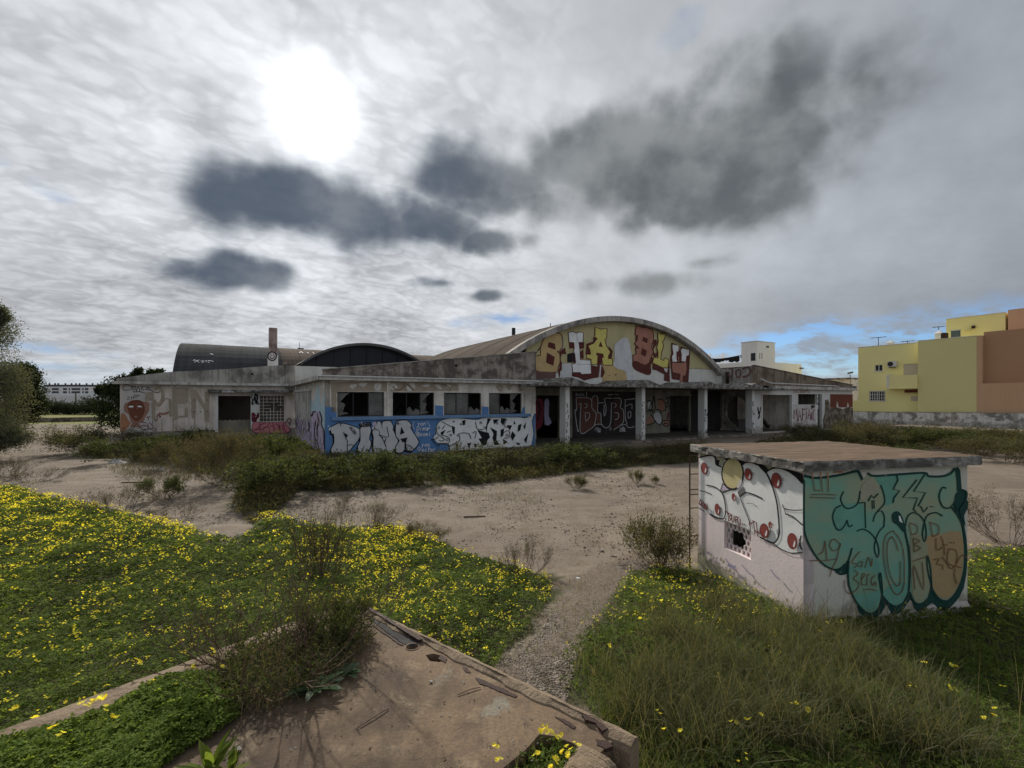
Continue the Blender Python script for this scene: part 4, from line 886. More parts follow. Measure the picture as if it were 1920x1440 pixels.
p.line([(880, 800), (910, 760), (950, 790), (930, 840), (890, 820), (880, 790)], 14, 'p_wine'); p.ell(925, 858, 12, 14, k_)
p.split(BL, 'pink bubble letters under the lattice window')
p.scribble(285, 350, 410, 520, 8, 16, k_, 3); p.split(BL, 'black tag on the pillar')
p.scribble(295, 670, 400, 810, 7, 22, 'p_wine', 4); p.build(BL, 'dark red tag on the pillar')
p = Paint(front(11.75), 0, 0, 1., d0=.004); p.text('Drena', 417, 732.5, 3.2, 4.5, .8, 'p_white'); p.build(BL)
# lettered gable
p = Paint(WG, 990, 585, .0989583, d0=.004)
p.fill([(0, 950), (1430, 995), (2700, 1060), (3700, 1100), (3700, 1420), (0, 1420)], 'p_roller', 1)
Rd = 'p_red'
p.line([(0, 950), (1430, 997), (2700, 1062), (3640, 1092)], 9, 'p_shadow_brown', 1)
p.fill([(100, 830), (240, 690), (270, 600), (130, 800), (90, 900), (130, 1290), (240, 1290), (150, 1100)], Rd, 1)
p.letter([(300, 520), (400, 430), (480, 400), (590, 410), (640, 470), (650, 560), (640, 660), (590, 730), (540, 745), (590, 800), (600, 880), (600, 950), (560, 1050), (540, 1130), (320, 1130), (150, 1100), (150, 850), (240, 830), (240, 700), (270, 600)], 'p_tan', Rd, 40, 2)
p.fill([(385, 565), (510, 600), (522, 720), (370, 665)], Rd, 1).fill([(355, 765), (505, 850), (480, 1020), (340, 960)], Rd, 1).fill([(145, 1120), (530, 1140), (520, 1310), (130, 1280)], 'p_plum', 1)
p.fill([(590, 760), (700, 670), (722, 800), (640, 800), (610, 900), (640, 960), (640, 1100), (590, 1250), (565, 1150), (600, 1000), (595, 880)], Rd, 1).line([(640, 470), (655, 600), (640, 700)], 24, 'p_greyp').line([(655, 780), (700, 800)], 8, Rd)
p.fill([(660, 975), (830, 975), (825, 1240), (600, 1250), (610, 1130), (650, 1090)], 'p_silver', 1)
p.fill([(740, 800), (840, 770), (900, 800), (905, 960), (740, 955)], k_, 1).line([(840, 780), (845, 950)], 10, Rd, 1).line([(880, 800), (885, 950)], 8, Rd, 1)  # broken opening in the gable, its dark inside painted on as black fill
for q in ([(770, 580), (875, 575), (870, 690), (780, 690)], [(965, 575), (1065, 570), (1060, 690), (980, 700)], [(985, 760), (1045, 700), (1055, 880), (985, 885)], [(1100, 600), (1160, 620), (1190, 800), (1085, 800)], [(1230, 480), (1310, 480), (1240, 600), (1110, 660), (1110, 600), (1230, 560)]): p.fill(q, Rd, 1)
p.fill([(830, 1150), (1190, 1170), (1200, 1010), (1310, 1030), (1310, 830), (1290, 770), (1430, 790), (1440, 850), (1390, 900), (1390, 1000), (1420, 1060), (1450, 1150), (1410, 1240), (1370, 1240), (1360, 1000), (1330, 1240), (1200, 1260), (1060, 1300), (950, 1240), (830, 1220)], Rd, 1)
p.letter([(765, 390), (850, 380), (915, 415), (950, 390), (1040, 390), (1030, 570), (950, 570), (970, 720), (980, 910), (1175, 920), (1190, 1165), (1010, 1175), (990, 1140), (850, 1140), (835, 990), (905, 970), (890, 800), (860, 740), (880, 700), (870, 575), (780, 570)], 'p_white', Rd, 34, 1)
p.line([(920, 420), (925, 560)], 7, 'p_greyp', 1).line([(835, 985), (1185, 995)], 7, 'p_greyp', 1)
p.fill([(1420, 1000), (1600, 1010), (1750, 1080), (1850, 1170), (1900, 1290), (1900, 1330), (1410, 1330), (1450, 1150)], 'p_tan', 2)
p.fill([(1520, 640), (1600, 740), (1560, 1010), (1510, 890), (1510, 820), (1550, 760)], Rd, 1)
p.letter([(1270, 290), (1370, 335), (1485, 320), (1475, 500), (1440, 510), (1470, 640), (1550, 760), (1510, 830), (1510, 890), (1585, 890), (1590, 1000), (1420, 1000), (1400, 880), (1430, 860), (1420, 790), (1290, 770), (1285, 820), (1310, 830), (1300, 990), (1200, 990), (1195, 890), (1110, 870), (1110, 810), (1190, 810), (1175, 720), (1140, 645), (1240, 600), (1320, 500), (1270, 480)], 'p_yellow', Rd, 36, 1)
p.fill([(1370, 555), (1412, 665), (1328, 655)], Rd, 1); p.ell(1655, 1190, 16, 14, k_).ell(1540, 1207, 10, 10, k_).line([(1370, 1010), (1355, 1230)], 26, 'p_line', 1)
p.split(BL, 'large western letters reading BLA beside a dark opening painted on')
p.org(1160, 585, .0989583)
# plain pale roller patch in place of the painted figure
p.fill([(-90, 640), (-20, 560), (60, 500), (150, 490), (190, 560), (230, 760), (250, 900), (240, 990), (250, 1090), (285, 1290), (160, 1300), (120, 1130), (-20, 1080), (-110, 1000), (-80, 880)], 'p_silver', 3)
p.fill([(270, 930), (350, 930), (500, 1010), (570, 960), (620, 850), (645, 900), (600, 1020), (612, 1130), (570, 1195), (420, 1150), (300, 1090), (255, 1010)], Rd, 2)
p.letter([(330, 260), (420, 300), (530, 300), (620, 340), (645, 430), (640, 560), (600, 640), (640, 760), (600, 850), (560, 960), (500, 1000), (430, 980), (340, 930), (270, 930), (270, 820), (330, 800), (320, 690), (380, 680), (320, 620), (300, 600), (350, 540), (360, 440), (310, 430)], 'p_salmon', Rd, 38, 1)
for q in ([(455, 470), (545, 510), (530, 595), (440, 550)], [(430, 680), (525, 730), (500, 850), (410, 800)], [(310, 440), (355, 450), (350, 530), (310, 570)], [(310, 620), (380, 690), (320, 700)]): p.fill(q, Rd, 1)
p.fill([(650, 560), (700, 520), (720, 600), (690, 640), (650, 720), (690, 800), (720, 740), (730, 800), (690, 860), (640, 800)], Rd, 2)
p.fill([(640, 960), (830, 1050), (880, 1140), (920, 1140), (950, 920), (962, 1330), (850, 1290), (860, 1180), (700, 1100), (630, 1090)], Rd, 1)
p.letter([(740, 400), (790, 430), (870, 420), (850, 510), (810, 560), (830, 640), (810, 720), (790, 760), (780, 900), (850, 930), (860, 880), (935, 910), (915, 1050), (830, 1050), (640, 960), (660, 870), (740, 880), (745, 760), (720, 680), (750, 560), (740, 480)], 'p_yellow', Rd, 36, 1)
p.fill([(990, 580), (1140, 640), (1140, 720), (1160, 740), (1165, 650), (1345, 715), (1335, 930), (1310, 1345), (1200, 1345), (1150, 1290), (1000, 1270), (985, 1100), (968, 840), (990, 800)], Rd, 1)
p.fill([(1005, 960), (1180, 970), (1265, 950), (1275, 1080), (1250, 1210), (1150, 1170), (1020, 1140), (1000, 1050)], 'p_salmon', 1).fill([(1160, 1165), (1210, 1165), (1190, 1345), (1155, 1345)], 'p_salmon', 1)
p.fill([(1010, 620), (1125, 640), (1120, 740), (1080, 760), (1085, 900), (1100, 940), (1010, 940), (1000, 840), (1030, 800), (1010, 690)], 'p_white', 1).fill([(1190, 690), (1325, 720), (1315, 820), (1270, 830), (1255, 940), (1180, 930), (1185, 800), (1170, 740)], 'p_white', 1).line([(1120, 850), (1130, 940)], 14, 'p_salmon', 1)
p.build(BL, 'large western letters reading BLU beside a plain pale patch')
# porch walls
p = Paint(WB, 1060, 715, .0833333, d0=.028)
p.fill([(240, 380), (480, 370), (580, 430), (590, 600), (680, 720), (680, 830), (640, 1000), (340, 1160), (345, 600), (250, 650)], 'p_bluba', 2).fill([(600, 360), (720, 355), (720, 700), (790, 720), (800, 950), (700, 970), (680, 700), (590, 600)], 'p_bluba', 1).fill([(1080, 390), (1220, 390), (1240, 580), (1300, 700), (1290, 930), (1090, 1060)], 'p_bluba2', 2)
for q in ([(235, 370), (480, 370), (560, 400), (590, 450)], [(235, 370), (245, 655), (210, 660), (270, 1110), (290, 1090)], [(300, 510), (350, 510), (335, 660), (340, 1160), (560, 1070), (640, 1000), (690, 970), (800, 970), (900, 1050), (990, 990), (1020, 850), (1030, 490)], [(590, 600), (600, 360), (720, 355), (720, 690), (790, 720), (800, 930), (830, 990)], [(590, 600), (680, 720), (680, 830), (650, 980)],
          [(430, 500), (480, 520), (480, 570), (430, 600)], [(440, 710), (520, 710), (540, 790), (460, 895), (440, 710)], [(870, 390), (910, 600), (880, 780), (860, 700), (870, 520)], [(730, 490), (860, 475)], [(890, 380), (1040, 380)], [(1030, 490), (1060, 490)], [(1080, 380), (1220, 380), (1250, 470), (1230, 590), (1290, 640), (1310, 800), (1290, 930), (1200, 1010), (1080, 1090)], [(1100, 490), (1140, 530), (1110, 590)], [(1110, 700), (1190, 730), (1180, 830), (1110, 860)],
          [(1340, 450), (1340, 800), (1380, 960)], [(1320, 420), (1560, 390)], [(1350, 560), (1480, 510), (1490, 620)], [(1400, 700), (1460, 680), (1460, 800), (1410, 820), (1400, 700)], [(1210, 1000), (1340, 970), (1420, 1040), (1540, 1020)], [(470, 240), (470, 350)]): p.line(q, 13, 'p_silver')
p.ell(710, 1080, 70, 50, 'p_greyp').ell(1005, 1060, 35, 50, 'p_greyp').ell(1280, 1070, 70, 50, 'p_greyp').scribble(650, 1040, 780, 1140, 6, 10, 'p_silver', 2).scribble(1220, 1030, 1350, 1130, 6, 9, 'p_silver', 3).text('RASA', 230, 270, 60, 50, 9, 'p_silver').scribble(890, 290, 1200, 320, 4, 9, 'p_silver', 9, .3)
p.build(BL, 'dark piece with pale outlines reading BLUBA')
p = Paint(WB, 1210, 720, .1145833, d0=.018)
for q, m_ in (([(20, 560), (90, 510), (130, 600), (110, 640), (20, 660)], 'p_skin2'), ([(140, 500), (200, 460), (260, 520), (250, 640), (200, 650), (150, 590)], 'p_silver'), ([(200, 270), (270, 250), (310, 320), (290, 430), (220, 410)], 'p_salmon'), ([(280, 600), (390, 590), (400, 660), (330, 690)], 'p_skin2'), ([(40, 300), (90, 300), (90, 400), (40, 400)], 'p_silver')): p.fill(q, m_, 3)
for q in ([(20, 670), (130, 640), (150, 600), (120, 540), (90, 500)], [(30, 290), (60, 270), (90, 310), (60, 420), (100, 420)], [(100, 400), (120, 270), (140, 200), (160, 400)], [(200, 260), (270, 245), (320, 320), (330, 420), (280, 440)], [(130, 430), (210, 420), (260, 460), (230, 470)], [(150, 590), (200, 650), (260, 650), (270, 560), (250, 480)], [(290, 600), (390, 600), (360, 690), (290, 670), (320, 640), (360, 650)], [(330, 250), (380, 220), (370, 290), (340, 310), (390, 330)], [(340, 380), (380, 350), (390, 420)], [(20, 450), (90, 430), (130, 470)]): p.line(q, 15, k_)
p.line([(380, 470), (360, 560)], 26, 'p_wine', 1); p.build(BL, 'black outlined heads beside the porch doorway')
p = Paint(WB, 820, 560, .21875, d0=.018)
p.fill([(830, 900), (880, 850), (910, 900), (905, 1050), (880, 1110), (830, 1110)], 'p_wine', 2).fill([(920, 870), (960, 880), (950, 1000), (980, 1060), (920, 1080)], 'p_violet', 2).line([(850, 880), (880, 940), (860, 1040)], 12, k_); p.build(BL)
# right wing lettering
p = Paint(WR, 1420, 700, .0989583, d0=.004)
p.fill([(672, 590), (1105, 590), (1105, 1010), (680, 1020)], 'p_line', 1)
for q in ([(690, 860), (697, 690), (735, 800), (745, 670), (757, 910)], [(775, 900), (795, 690), (832, 890)], [(783, 810), (822, 810)], [(850, 890), (858, 670)], [(845, 670), (905, 685)], [(850, 780), (892, 785)], [(922, 880), (930, 730)], [(932, 660), (934, 685)], [(955, 860), (975, 650), (1010, 870)], [(963, 790), (1000, 790)], [(1020, 880), (1025, 745)], [(1078, 690), (1055, 720), (1050, 870), (1080, 890)]): p.line(q, 17, 'p_wine', 1)
p.scribble(1022, 600, 1085, 680, 6, 12, k_, 8).line([(890, 930), (915, 905), (945, 935), (915, 975)], 9, 'p_salmon'); p.split(BL, 'dark red letters reading MAFIAiL')
p.text('ELSoPE', 695, 300, 65, 52, 13, 'p_salmon')
p.split(BL, 'faint reddish lettering above the window')
p.scribble(5, 640, 60, 860, 9, 12, k_, 15, .35); p.build(BL, 'black tag on the right wing pier')
p = Paint(WI, 1320, 630, .1041667, d0=.02)
p.line([(440, 690), (500, 740), (510, 600), (470, 580)], 34, 'p_plum').line([(625, 600), (575, 650), (600, 740), (650, 730), (665, 640), (625, 600)], 30, 'p_plum').line([(700, 595), (790, 560), (835, 620), (800, 710), (710, 735)], 36, 'p_plum').fill([(860, 560), (920, 570), (918, 705), (855, 690)], 'p_plum', 1).line([(880, 590), (920, 590)], 16, 'p_fade', 1); p.build(BL, 'faded reddish letters on the side parapet')

# ------------------------------------------------------------ utility shed in the foreground
SA = math.atan2(.211, .977); SU = Vector((math.cos(SA), math.sin(SA), 0)); SV = Vector((-SU.y, SU.x, 0))
S0 = Vector((3.39, 5.46, 0)); SW_, SD = 2.47, 2.03
def slab_mat():
    m, t, b, o = new_mat('slab_top'); P = t.pos(); e = t.dot(P, tuple(SU)); f = t.dot(P, tuple(SV)); q = t.comb(e*.55, f*3.2, 0.0)
    c = t.mix(t.ss(t.noise(q, 2.2, 6, .65, .3), .36, .64), (.19, .125, .078), (.085, .058, .038))
    c = t.mix(t.ss(t.noise(q, 6.0, 5, .65), .58, .70)*.7, c, (.30, .235, .17)); c = t.mix(t.ss(t.noise(P, 30, 4, .7), .4, .7)*.45, c, (.08, .056, .04))
    t.put(b.inputs['Base Color'], c); b.inputs['Roughness'].default_value = .95; bump(t, b, t.noise(P, 30, 4, .7), .4, .008)
slab_mat()
def SB(a, b, z): q = S0+SU*a+SV*b; return Vector((q.x, q.y, z))
SH = thing('utility_shed', SB(1.2, 1.0, 0), 'small square concrete shed with flat slab roof and green bubble graffiti', 'shed')
WR1 = Wall(S0, SU, -SV); WL1 = Wall(S0, SV, -SU)
gl = WL1.uv(1358, 976.6); gr_ = WL1.uv(1408, 995); gb = WL1.uv(1358, 1027); 
ga0, ga1 = gr_[0], gl[0]; gz0, gz1 = (WL1.uv(1408, 1050)[1]+gb[1])/2, (gl[1]+gr_[1])/2
tag(WL1.solid('wall', 'shed_pink', SH, 0, SD, -.4, 1.88, [(ga0, ga1, gz0, gz1)], .15), 'pink and white wall with the broken grille')
tag(WR1.solid('wall', 'shed_plaster', SH, .001, SW_, -.4, 1.88, [], .15), 'wall with green bubble letters')
m = MB(); m.obox(SB(SW_-.15, .15, -.4), SU*.15, SV*(SD-.15), Z3*2.28); m.build('wall', 'shed_plaster', SH)
m = MB(); m.obox(SB(.15, SD-.15, -.4), SU*(SW_-.31), SV*.15, Z3*2.28); m.build('wall', 'shed_plaster', SH)
# roof slab: rough edged
def rough_slab(name, mat, top_mat, cs, z0, z1, parent, amp=.012, n=28, seed=1):
    rr = random.Random(seed); m = MB()
    ring = []
    for k in range(4):
        A, Bc = cs[k], cs[(k+1) % 4]
        for j in range(n): ring.append(A.lerp(Bc, j/n))
    c = sum(cs, Vector())/4; lev = [(z0, 1), (z0+(z1-z0)*.3, 1), (z0+(z1-z0)*.75, 1), (z1-.012, 1), (z1, .993)]
    rows = []
    for li, (z, s_) in enumerate(lev):
        rows.append([c+(q-c)*(s_)+Vector((rr.uniform(-amp, amp), rr.uniform(-amp, amp), 0)) + Z3*(z+rr.uniform(-amp, amp)*.4) for q in ring])
    m.grid(rows[::-1], 0, True)
    top = rows[-1]; g_ = 14
    for q in (.85, .6, .3): rows.append([Vector((c.x+(w.x-c.x)*q, c.y+(w.y-c.y)*q, z1+.001)) for w in top])
    i = len(m.v)
    m.grid(rows[4:], 1, True); m.face([*rows[-1]], 1); m.face([*rows[0]][::-1], 0)
    return m.build(name, [mat, top_mat], parent)
ov = .095
rough_slab('roof_slab', 'slab_concrete', 'slab_top', [SB(-ov, -ov, 0), SB(SW_+ov, -ov, 0), SB(SW_+ov, SD+ov, 0), SB(-ov, SD+ov, 0)], 1.882, 1.995, SH, .010)
# pierced block grille: cell web with an irregular broken hole
gm2 = MB(); gw, gh = ga1-ga0, gz1-gz0; cs_ = gw/6.2; cells = []
for j in range(-1, 9):
    for i in range(-1, 8): cells.append((ga0+(i+.5*(j % 2)+.3)*cs_, gz0+(j+.4)*cs_*.86))
hole_c = (ga0+gw*.60, gz0+gh*.46)
rg = random.Random(4)
for (cx, cz_) in cells:
    if ((cx-hole_c[0])/(gw*.27))**2+((cz_-hole_c[1])/(gh*.36))**2 < 1.0 + rg.uniform(-.2, .2): continue
    n = 6; out, inn = [], []
    for k in range(n):
        a = math.pi/6+k*math.pi/3; ex = .34 if k % 3 else .28
        out.append((cx+cs_*.58*math.cos(a), cz_+cs_*.58*math.sin(a))); inn.append((cx+cs_*(.35)*math.cos(a), cz_+cs_*(.44)*math.sin(a)))
    for k in range(n):
        l = (k+1) % n; q = [out[k], out[l], inn[l], inn[k]]
        q = [(min(max(a, ga0+.001), ga1-.001), min(max(z, gz0+.001), gz1-.001)) for a, z in q]
        if abs((q[0][0]-q[2][0])*(q[1][1]-q[3][1])-(q[1][0]-q[3][0])*(q[0][1]-q[2][1])) < 1e-6: continue
        gm2.prism([WL1.pt(a, z, -.05) for a, z in q], [WL1.pt(a, z, -.085) for a, z in q])
tag(gm2.build('grille', 'shed_pink', SH), 'broken honeycomb vent block')
# rusty ladder at the far corner
ld = MB()
LA = WL1; aL = SD+.02
lad = thing('iron_ladder', SB(-.05, SD+.1, 0), 'rusty iron ladder fixed behind the far left corner of the graffitied shed', 'ladder')
m = MB(); m.tube([SB(-.055, SD+.16, -.2), SB(-.055, SD+.16, 1.80)], .012, 6); m.build('rail', 'rust', lad)
m = MB(); m.tube([SB(.22, SD+.16, -.2), SB(.22, SD+.16, 1.80)], .016, 6); m.build('rail', 'rust', lad)
for z in (.5, .95, 1.17, 1.25, 1.5, 1.8): 
    m = MB(); m.tube([SB(-.055, SD+.16, z), SB(.22, SD+.16, z)], .009, 6); m.build('rung', 'rust', lad)
# green bubble letters (right wall)
p = Paint(WR1, 1500, 860, 1/6., d0=.003, step=.0006)
body = [(45, 190), (170, 215), (400, 190), (640, 150), (700, 230), (760, 180), (830, 190), (1380, 165), (1430, 200), (1600, 190), (1730, 120), (1760, 230), (1770, 360), (1730, 480), (1720, 560), (1790, 680), (1830, 900), (1850, 1100), (1830, 1300), (1750, 1500), (1650, 1590), (1560, 1560), (1480, 1460), (1465, 1420), (1430, 1560), (1340, 1630), (1270, 1590), (1230, 1480), (1200, 1520), (1140, 1620), (1050, 1650), (960, 1590), (915, 1530), (880, 1660), (800, 1730), (700, 1690), (600, 1580), (545, 1430), (530, 1170), (450, 1220), (370, 1240), (270, 1190), (170, 1090), (110, 1000), (50, 850), (40, 600)]
dg = 'p_dgreen'
p.fill([(1000, 1700), (1200, 1720), (1500, 1640), (1880, 1600), (1880, 1800), (1400, 1860), (1000, 1830)], 'p_line', 2)
for q in ([(1740, 130), (1800, 130), (1815, 340), (1865, 360), (1870, 560), (1830, 620), (1870, 900), (1880, 1150), (1840, 1450), (1740, 1620), (1620, 1715), (1550, 1690), (1480, 1620), (1400, 1690), (1330, 1720), (1280, 1680), (1240, 1580), (1160, 1700), (1070, 1750), (1020, 1740), (970, 1640), (910, 1740), (800, 1820), (720, 1770), (640, 1660), (900, 1400), (1500, 1200), (1700, 600)], [(380, 1255), (450, 1310), (540, 1280), (530, 1170), (450, 1210)]): p.fill(q, dg, 2)
p.fill(body, 'p_greenmix', 2)
p.fill([(840, 195), (1080, 190), (1105, 260), (1040, 340), (1090, 390), (1040, 500), (940, 520), (940, 380), (890, 300)], 'p_teal', 2)
p.fill([(400, 560), (700, 510), (720, 770), (560, 840), (380, 790)], 'p_teal', 3).fill([(540, 1220), (830, 1100), (900, 1300), (890, 1600), (800, 1720), (640, 1620), (550, 1440)], 'p_teal', 2).fill([(920, 1500), (1050, 1400), (1210, 1400), (1150, 1610), (1050, 1645), (960, 1590)], 'p_teal', 2)
p.fill([(560, 1300), (800, 1260), (880, 1350), (860, 1480), (600, 1520)], 'p_green', 3)
p.fill([(1400, 880), (1600, 840), (1800, 820), (1830, 1100), (1810, 1300), (1740, 1480), (1640, 1570), (1540, 1530), (1480, 1430), (1470, 1200), (1400, 1000)], 'p_ochre', 2).fill([(1240, 850), (1400, 900), (1440, 1150), (1450, 1450), (1340, 1615), (1260, 1540), (1240, 1150)], 'p_olive', 2)
p.fill([(650, 450), (700, 300), (780, 230), (880, 300), (900, 350), (760, 450), (720, 490)], 'p_greyp' if False else 'p_salmon', 2) if False else p.fill([(670, 420), (690, 300), (780, 220), (860, 270), (880, 330), (780, 420), (700, 470)], 'p_mould', 2)
Ls = [([(45, 190), (170, 215), (400, 190), (640, 135)], 26), ([(40, 250), (38, 700), (60, 880), (150, 1060), (250, 1180), (380, 1245), (480, 1210), (540, 1130), (575, 1010)], 20), ([(480, 370), (450, 450), (490, 540), (560, 555), (640, 500), (670, 370)], 16), ([(450, 525), (390, 560), (360, 660), (400, 780), (450, 795), (500, 740), (520, 690), (540, 760), (580, 745)], 16), ([(650, 495), (722, 492)], 15), ([(722, 492), (725, 640), (730, 775)], 14),
      ([(635, 810), (700, 790), (780, 830), (850, 920), (880, 1040), (862, 1110), (830, 1020), (840, 920), (880, 820), (940, 755)], 15), ([(815, 700), (840, 620), (900, 580), (940, 650), (935, 750)], 15), ([(900, 300), (935, 400), (940, 500), (860, 590)], 15), ([(760, 165), (830, 192), (1100, 175), (1390, 158), (1440, 195), (1600, 195), (1690, 160), (1740, 110), (1765, 250), (1768, 350)], 24), ([(690, 230), (660, 160), (640, 140)], 30),
      ([(1630, 330), (1590, 325), (1555, 420), (1590, 530), (1660, 555), (1715, 510), (1740, 450)], 17), ([(1820, 350), (1755, 390), (1740, 480), (1780, 620), (1850, 480), (1865, 380), (1820, 350)], 20), ([(1590, 640), (1520, 605), (1430, 630), (1390, 710), (1368, 850), (1390, 930), (1410, 850), (1390, 710), (1330, 630), (1260, 605), (1200, 650), (1175, 750)], 16), ([(1165, 740), (1180, 860), (1210, 1000), (1225, 1250), (1215, 1490)], 22),
      ([(530, 1270), (545, 1430), (620, 1600), (720, 1710), (800, 1735), (880, 1680), (915, 1520), (898, 1290), (878, 1330), (910, 1500)], 18), ([(920, 1540), (990, 1620), (1070, 1655), (1160, 1610), (1215, 1500)], 20), ([(1225, 1490), (1270, 1600), (1340, 1630), (1430, 1570), (1468, 1400), (1440, 1150), (1415, 1090), (1425, 1250), (1470, 1430)], 18), ([(1470, 1450), (1540, 1560), (1640, 1600), (1750, 1500), (1830, 1300), (1850, 1050), (1830, 800), (1780, 660), (1700, 550)], 22), ([(540, 1150), (530, 1290)], 20)]
for q, w in Ls: p.line(q, w, dg)
for q in ([(1080, 185), (1090, 240), (1040, 340), (1110, 360), (1045, 440), (1038, 490)], [(1390, 180), (1270, 365), (1400, 380), (1320, 530), (1350, 535), (1380, 600), (1420, 550)], [(1300, 240), (1145, 435), (1310, 440), (1265, 570), (1290, 590)], [(760, 470), (790, 410), (820, 440), (865, 395)]): p.line(q, 17, dg, 1)
p.line([(800, 470), (805, 560)], 11, dg, 1).line([(822, 465), (825, 555)], 11, dg, 1).line([(1450, 535), (1490, 540)], 9, dg, 1)
p.fill([(1025, 630), (1065, 588), (1115, 610), (1150, 690), (1168, 790), (1150, 820), (1090, 745), (1035, 705)], dg, 3).fill([(1095, 640), (1112, 640), (1142, 722), (1105, 700)], 'p_white', 1)
p.fill([(1780, 560), (1870, 460), (1870, 560), (1830, 640), (1850, 760), (1800, 660)], dg, 2)
rl = 'p_rustline'
for q in ([(270, 920), (292, 1130)], [(270, 930), (245, 1040), (195, 1075)], [(435, 950), (370, 900), (320, 960), (360, 1030), (430, 1000), (440, 950), (400, 1130), (350, 1230), (325, 1320)], [(100, 1140), (280, 1140), (400, 1120)], [(660, 1040), (570, 1160), (640, 1180), (600, 1220)], [(650, 1170), (690, 1150), (680, 1210), (650, 1200)], [(720, 1220), (760, 1100), (790, 1210), (800, 1120)],
          [(600, 1250), (640, 1290), (590, 1340), (650, 1400), (620, 1470), (540, 1510), (490, 1450), (490, 1360)], [(680, 1350), (720, 1300), (690, 1290), (680, 1400), (720, 1410)], [(740, 1420), (745, 1310), (770, 1300)], [(830, 1310), (790, 1350), (800, 1420), (835, 1380), (840, 1430)], [(700, 1470), (780, 1460), (850, 1480)], [(1035, 805), (950, 870), (925, 1050), (960, 1300), (1030, 1480), (1090, 1520), (1150, 1440), (1160, 1200), (1130, 950), (1035, 805)], [(1020, 870), (975, 930), (965, 1100), (1000, 1300), (1070, 1420), (1115, 1380), (1115, 1150)], [(1020, 870), (1060, 930), (1090, 1030)],
          [(1215, 740), (1240, 850)], [(1215, 720), (1300, 750), (1300, 830), (1240, 850)], [(1450, 710), (1475, 870)], [(1440, 710), (1540, 750), (1540, 840), (1480, 870)], [(1260, 900), (1270, 1040)], [(1260, 890), (1330, 920), (1275, 960), (1340, 1000), (1270, 1040)], [(1275, 1460), (1262, 1190), (1372, 1470), (1360, 1160)], [(1250, 1150), (1420, 1090)], [(1515, 890), (1520, 1020), (1590, 990)], [(1570, 870), (1600, 960), (1610, 1080)], [(1590, 960), (1640, 965)], [(1640, 1010), (1740, 1030), (1740, 1180), (1680, 1230), (1640, 1160), (1650, 1040), (1690, 1010)], [(1490, 1130), (1550, 1120), (1520, 1180), (1580, 1190), (1590, 1240)], [(1580, 1100), (1660, 1180), (1800, 1220)], [(1740, 1180), (1800, 1080), (1850, 1110)], [(1725, 1230), (1720, 1320), (1750, 1400)], [(100, 430), (380, 440)], [(110, 400), (240, 395), (390, 405)],
          [(130, 220), (150, 350)], [(220, 220), (240, 370)], [(150, 350), (210, 355)], [(300, 220), (305, 370)]): p.line(q, 9, rl)
for x in (120, 215, 295): p.line([(x, 155), (x+3, 215)], 14, 'p_orange', 1)
p.fill([(370, 155), (380, 140), (470, 135), (460, 155)], 'p_orange', 1).line([(1670, 940), (1680, 940)], 12, rl, 1).line([(1705, 940), (1715, 940)], 12, rl, 1)
p.build(SH, 'green and ochre bubble letters with dark green outlines')
# white bubbles with red dots (left wall)
p = Paint(WL1, 1280, 820, .125, d0=.003, step=.0006)
X3 = lambda pts: [((1295+x*.1145833-1280)*8, (920+y*.1145833-820)*8) for x, y in pts]
p.fill([(258, 190), (258, 300), (440, 285), (520, 420), (600, 420), (640, 300), (920, 340), (1000, 370), (1260, 500), (1420, 440), (1808, 560), (1808, 540), (1000, 320)], 'p_mould', 1)
wht = [(258, 295), (440, 275), (500, 320), (510, 405), (585, 440), (700, 300), (920, 350), (1000, 370), (1160, 410), (1260, 515), (1420, 445), (1560, 470), (1700, 560), (1808, 640)]+X3([(1838, 560), (1838, 1010), (1650, 1020), (1500, 960), (1340, 850), (1150, 760), (980, 650), (560, 480), (480, 460), (340, 400), (200, 320), (148, 285)])
p.fill(wht, 'p_white', 1)
p.fill([(620, 330), (680, 290), (780, 300), (930, 340), (940, 390), (900, 430)], k_, 1).fill([(1000, 368), (1180, 400), (1285, 470), (1250, 545), (1140, 430)], k_, 2).fill([(1420, 445), (1650, 500), (1806, 560), (1806, 700), (1700, 585), (1560, 495)], k_, 2).fill([(500, 330), (560, 345), (545, 420), (505, 400)], k_, 1)
p.fill([(565, 800), (600, 680), (720, 790), (612, 832)], 'p_greyp', 1).fill([(590, 800), (615, 710), (700, 785)], 'p_lilac', 1).fill([(840, 800), (920, 735), (950, 830), (872, 888)], 'p_greyp', 1)
p.ell(757, 545, 172, 252, k_).ell(757, 540, 150, 226, 'p_cream').fill([(820, 740), (890, 600), (895, 690), (850, 760)], 'p_line', 2).line([(640, 520), (630, 560), (645, 600)], 7, 'p_mould')
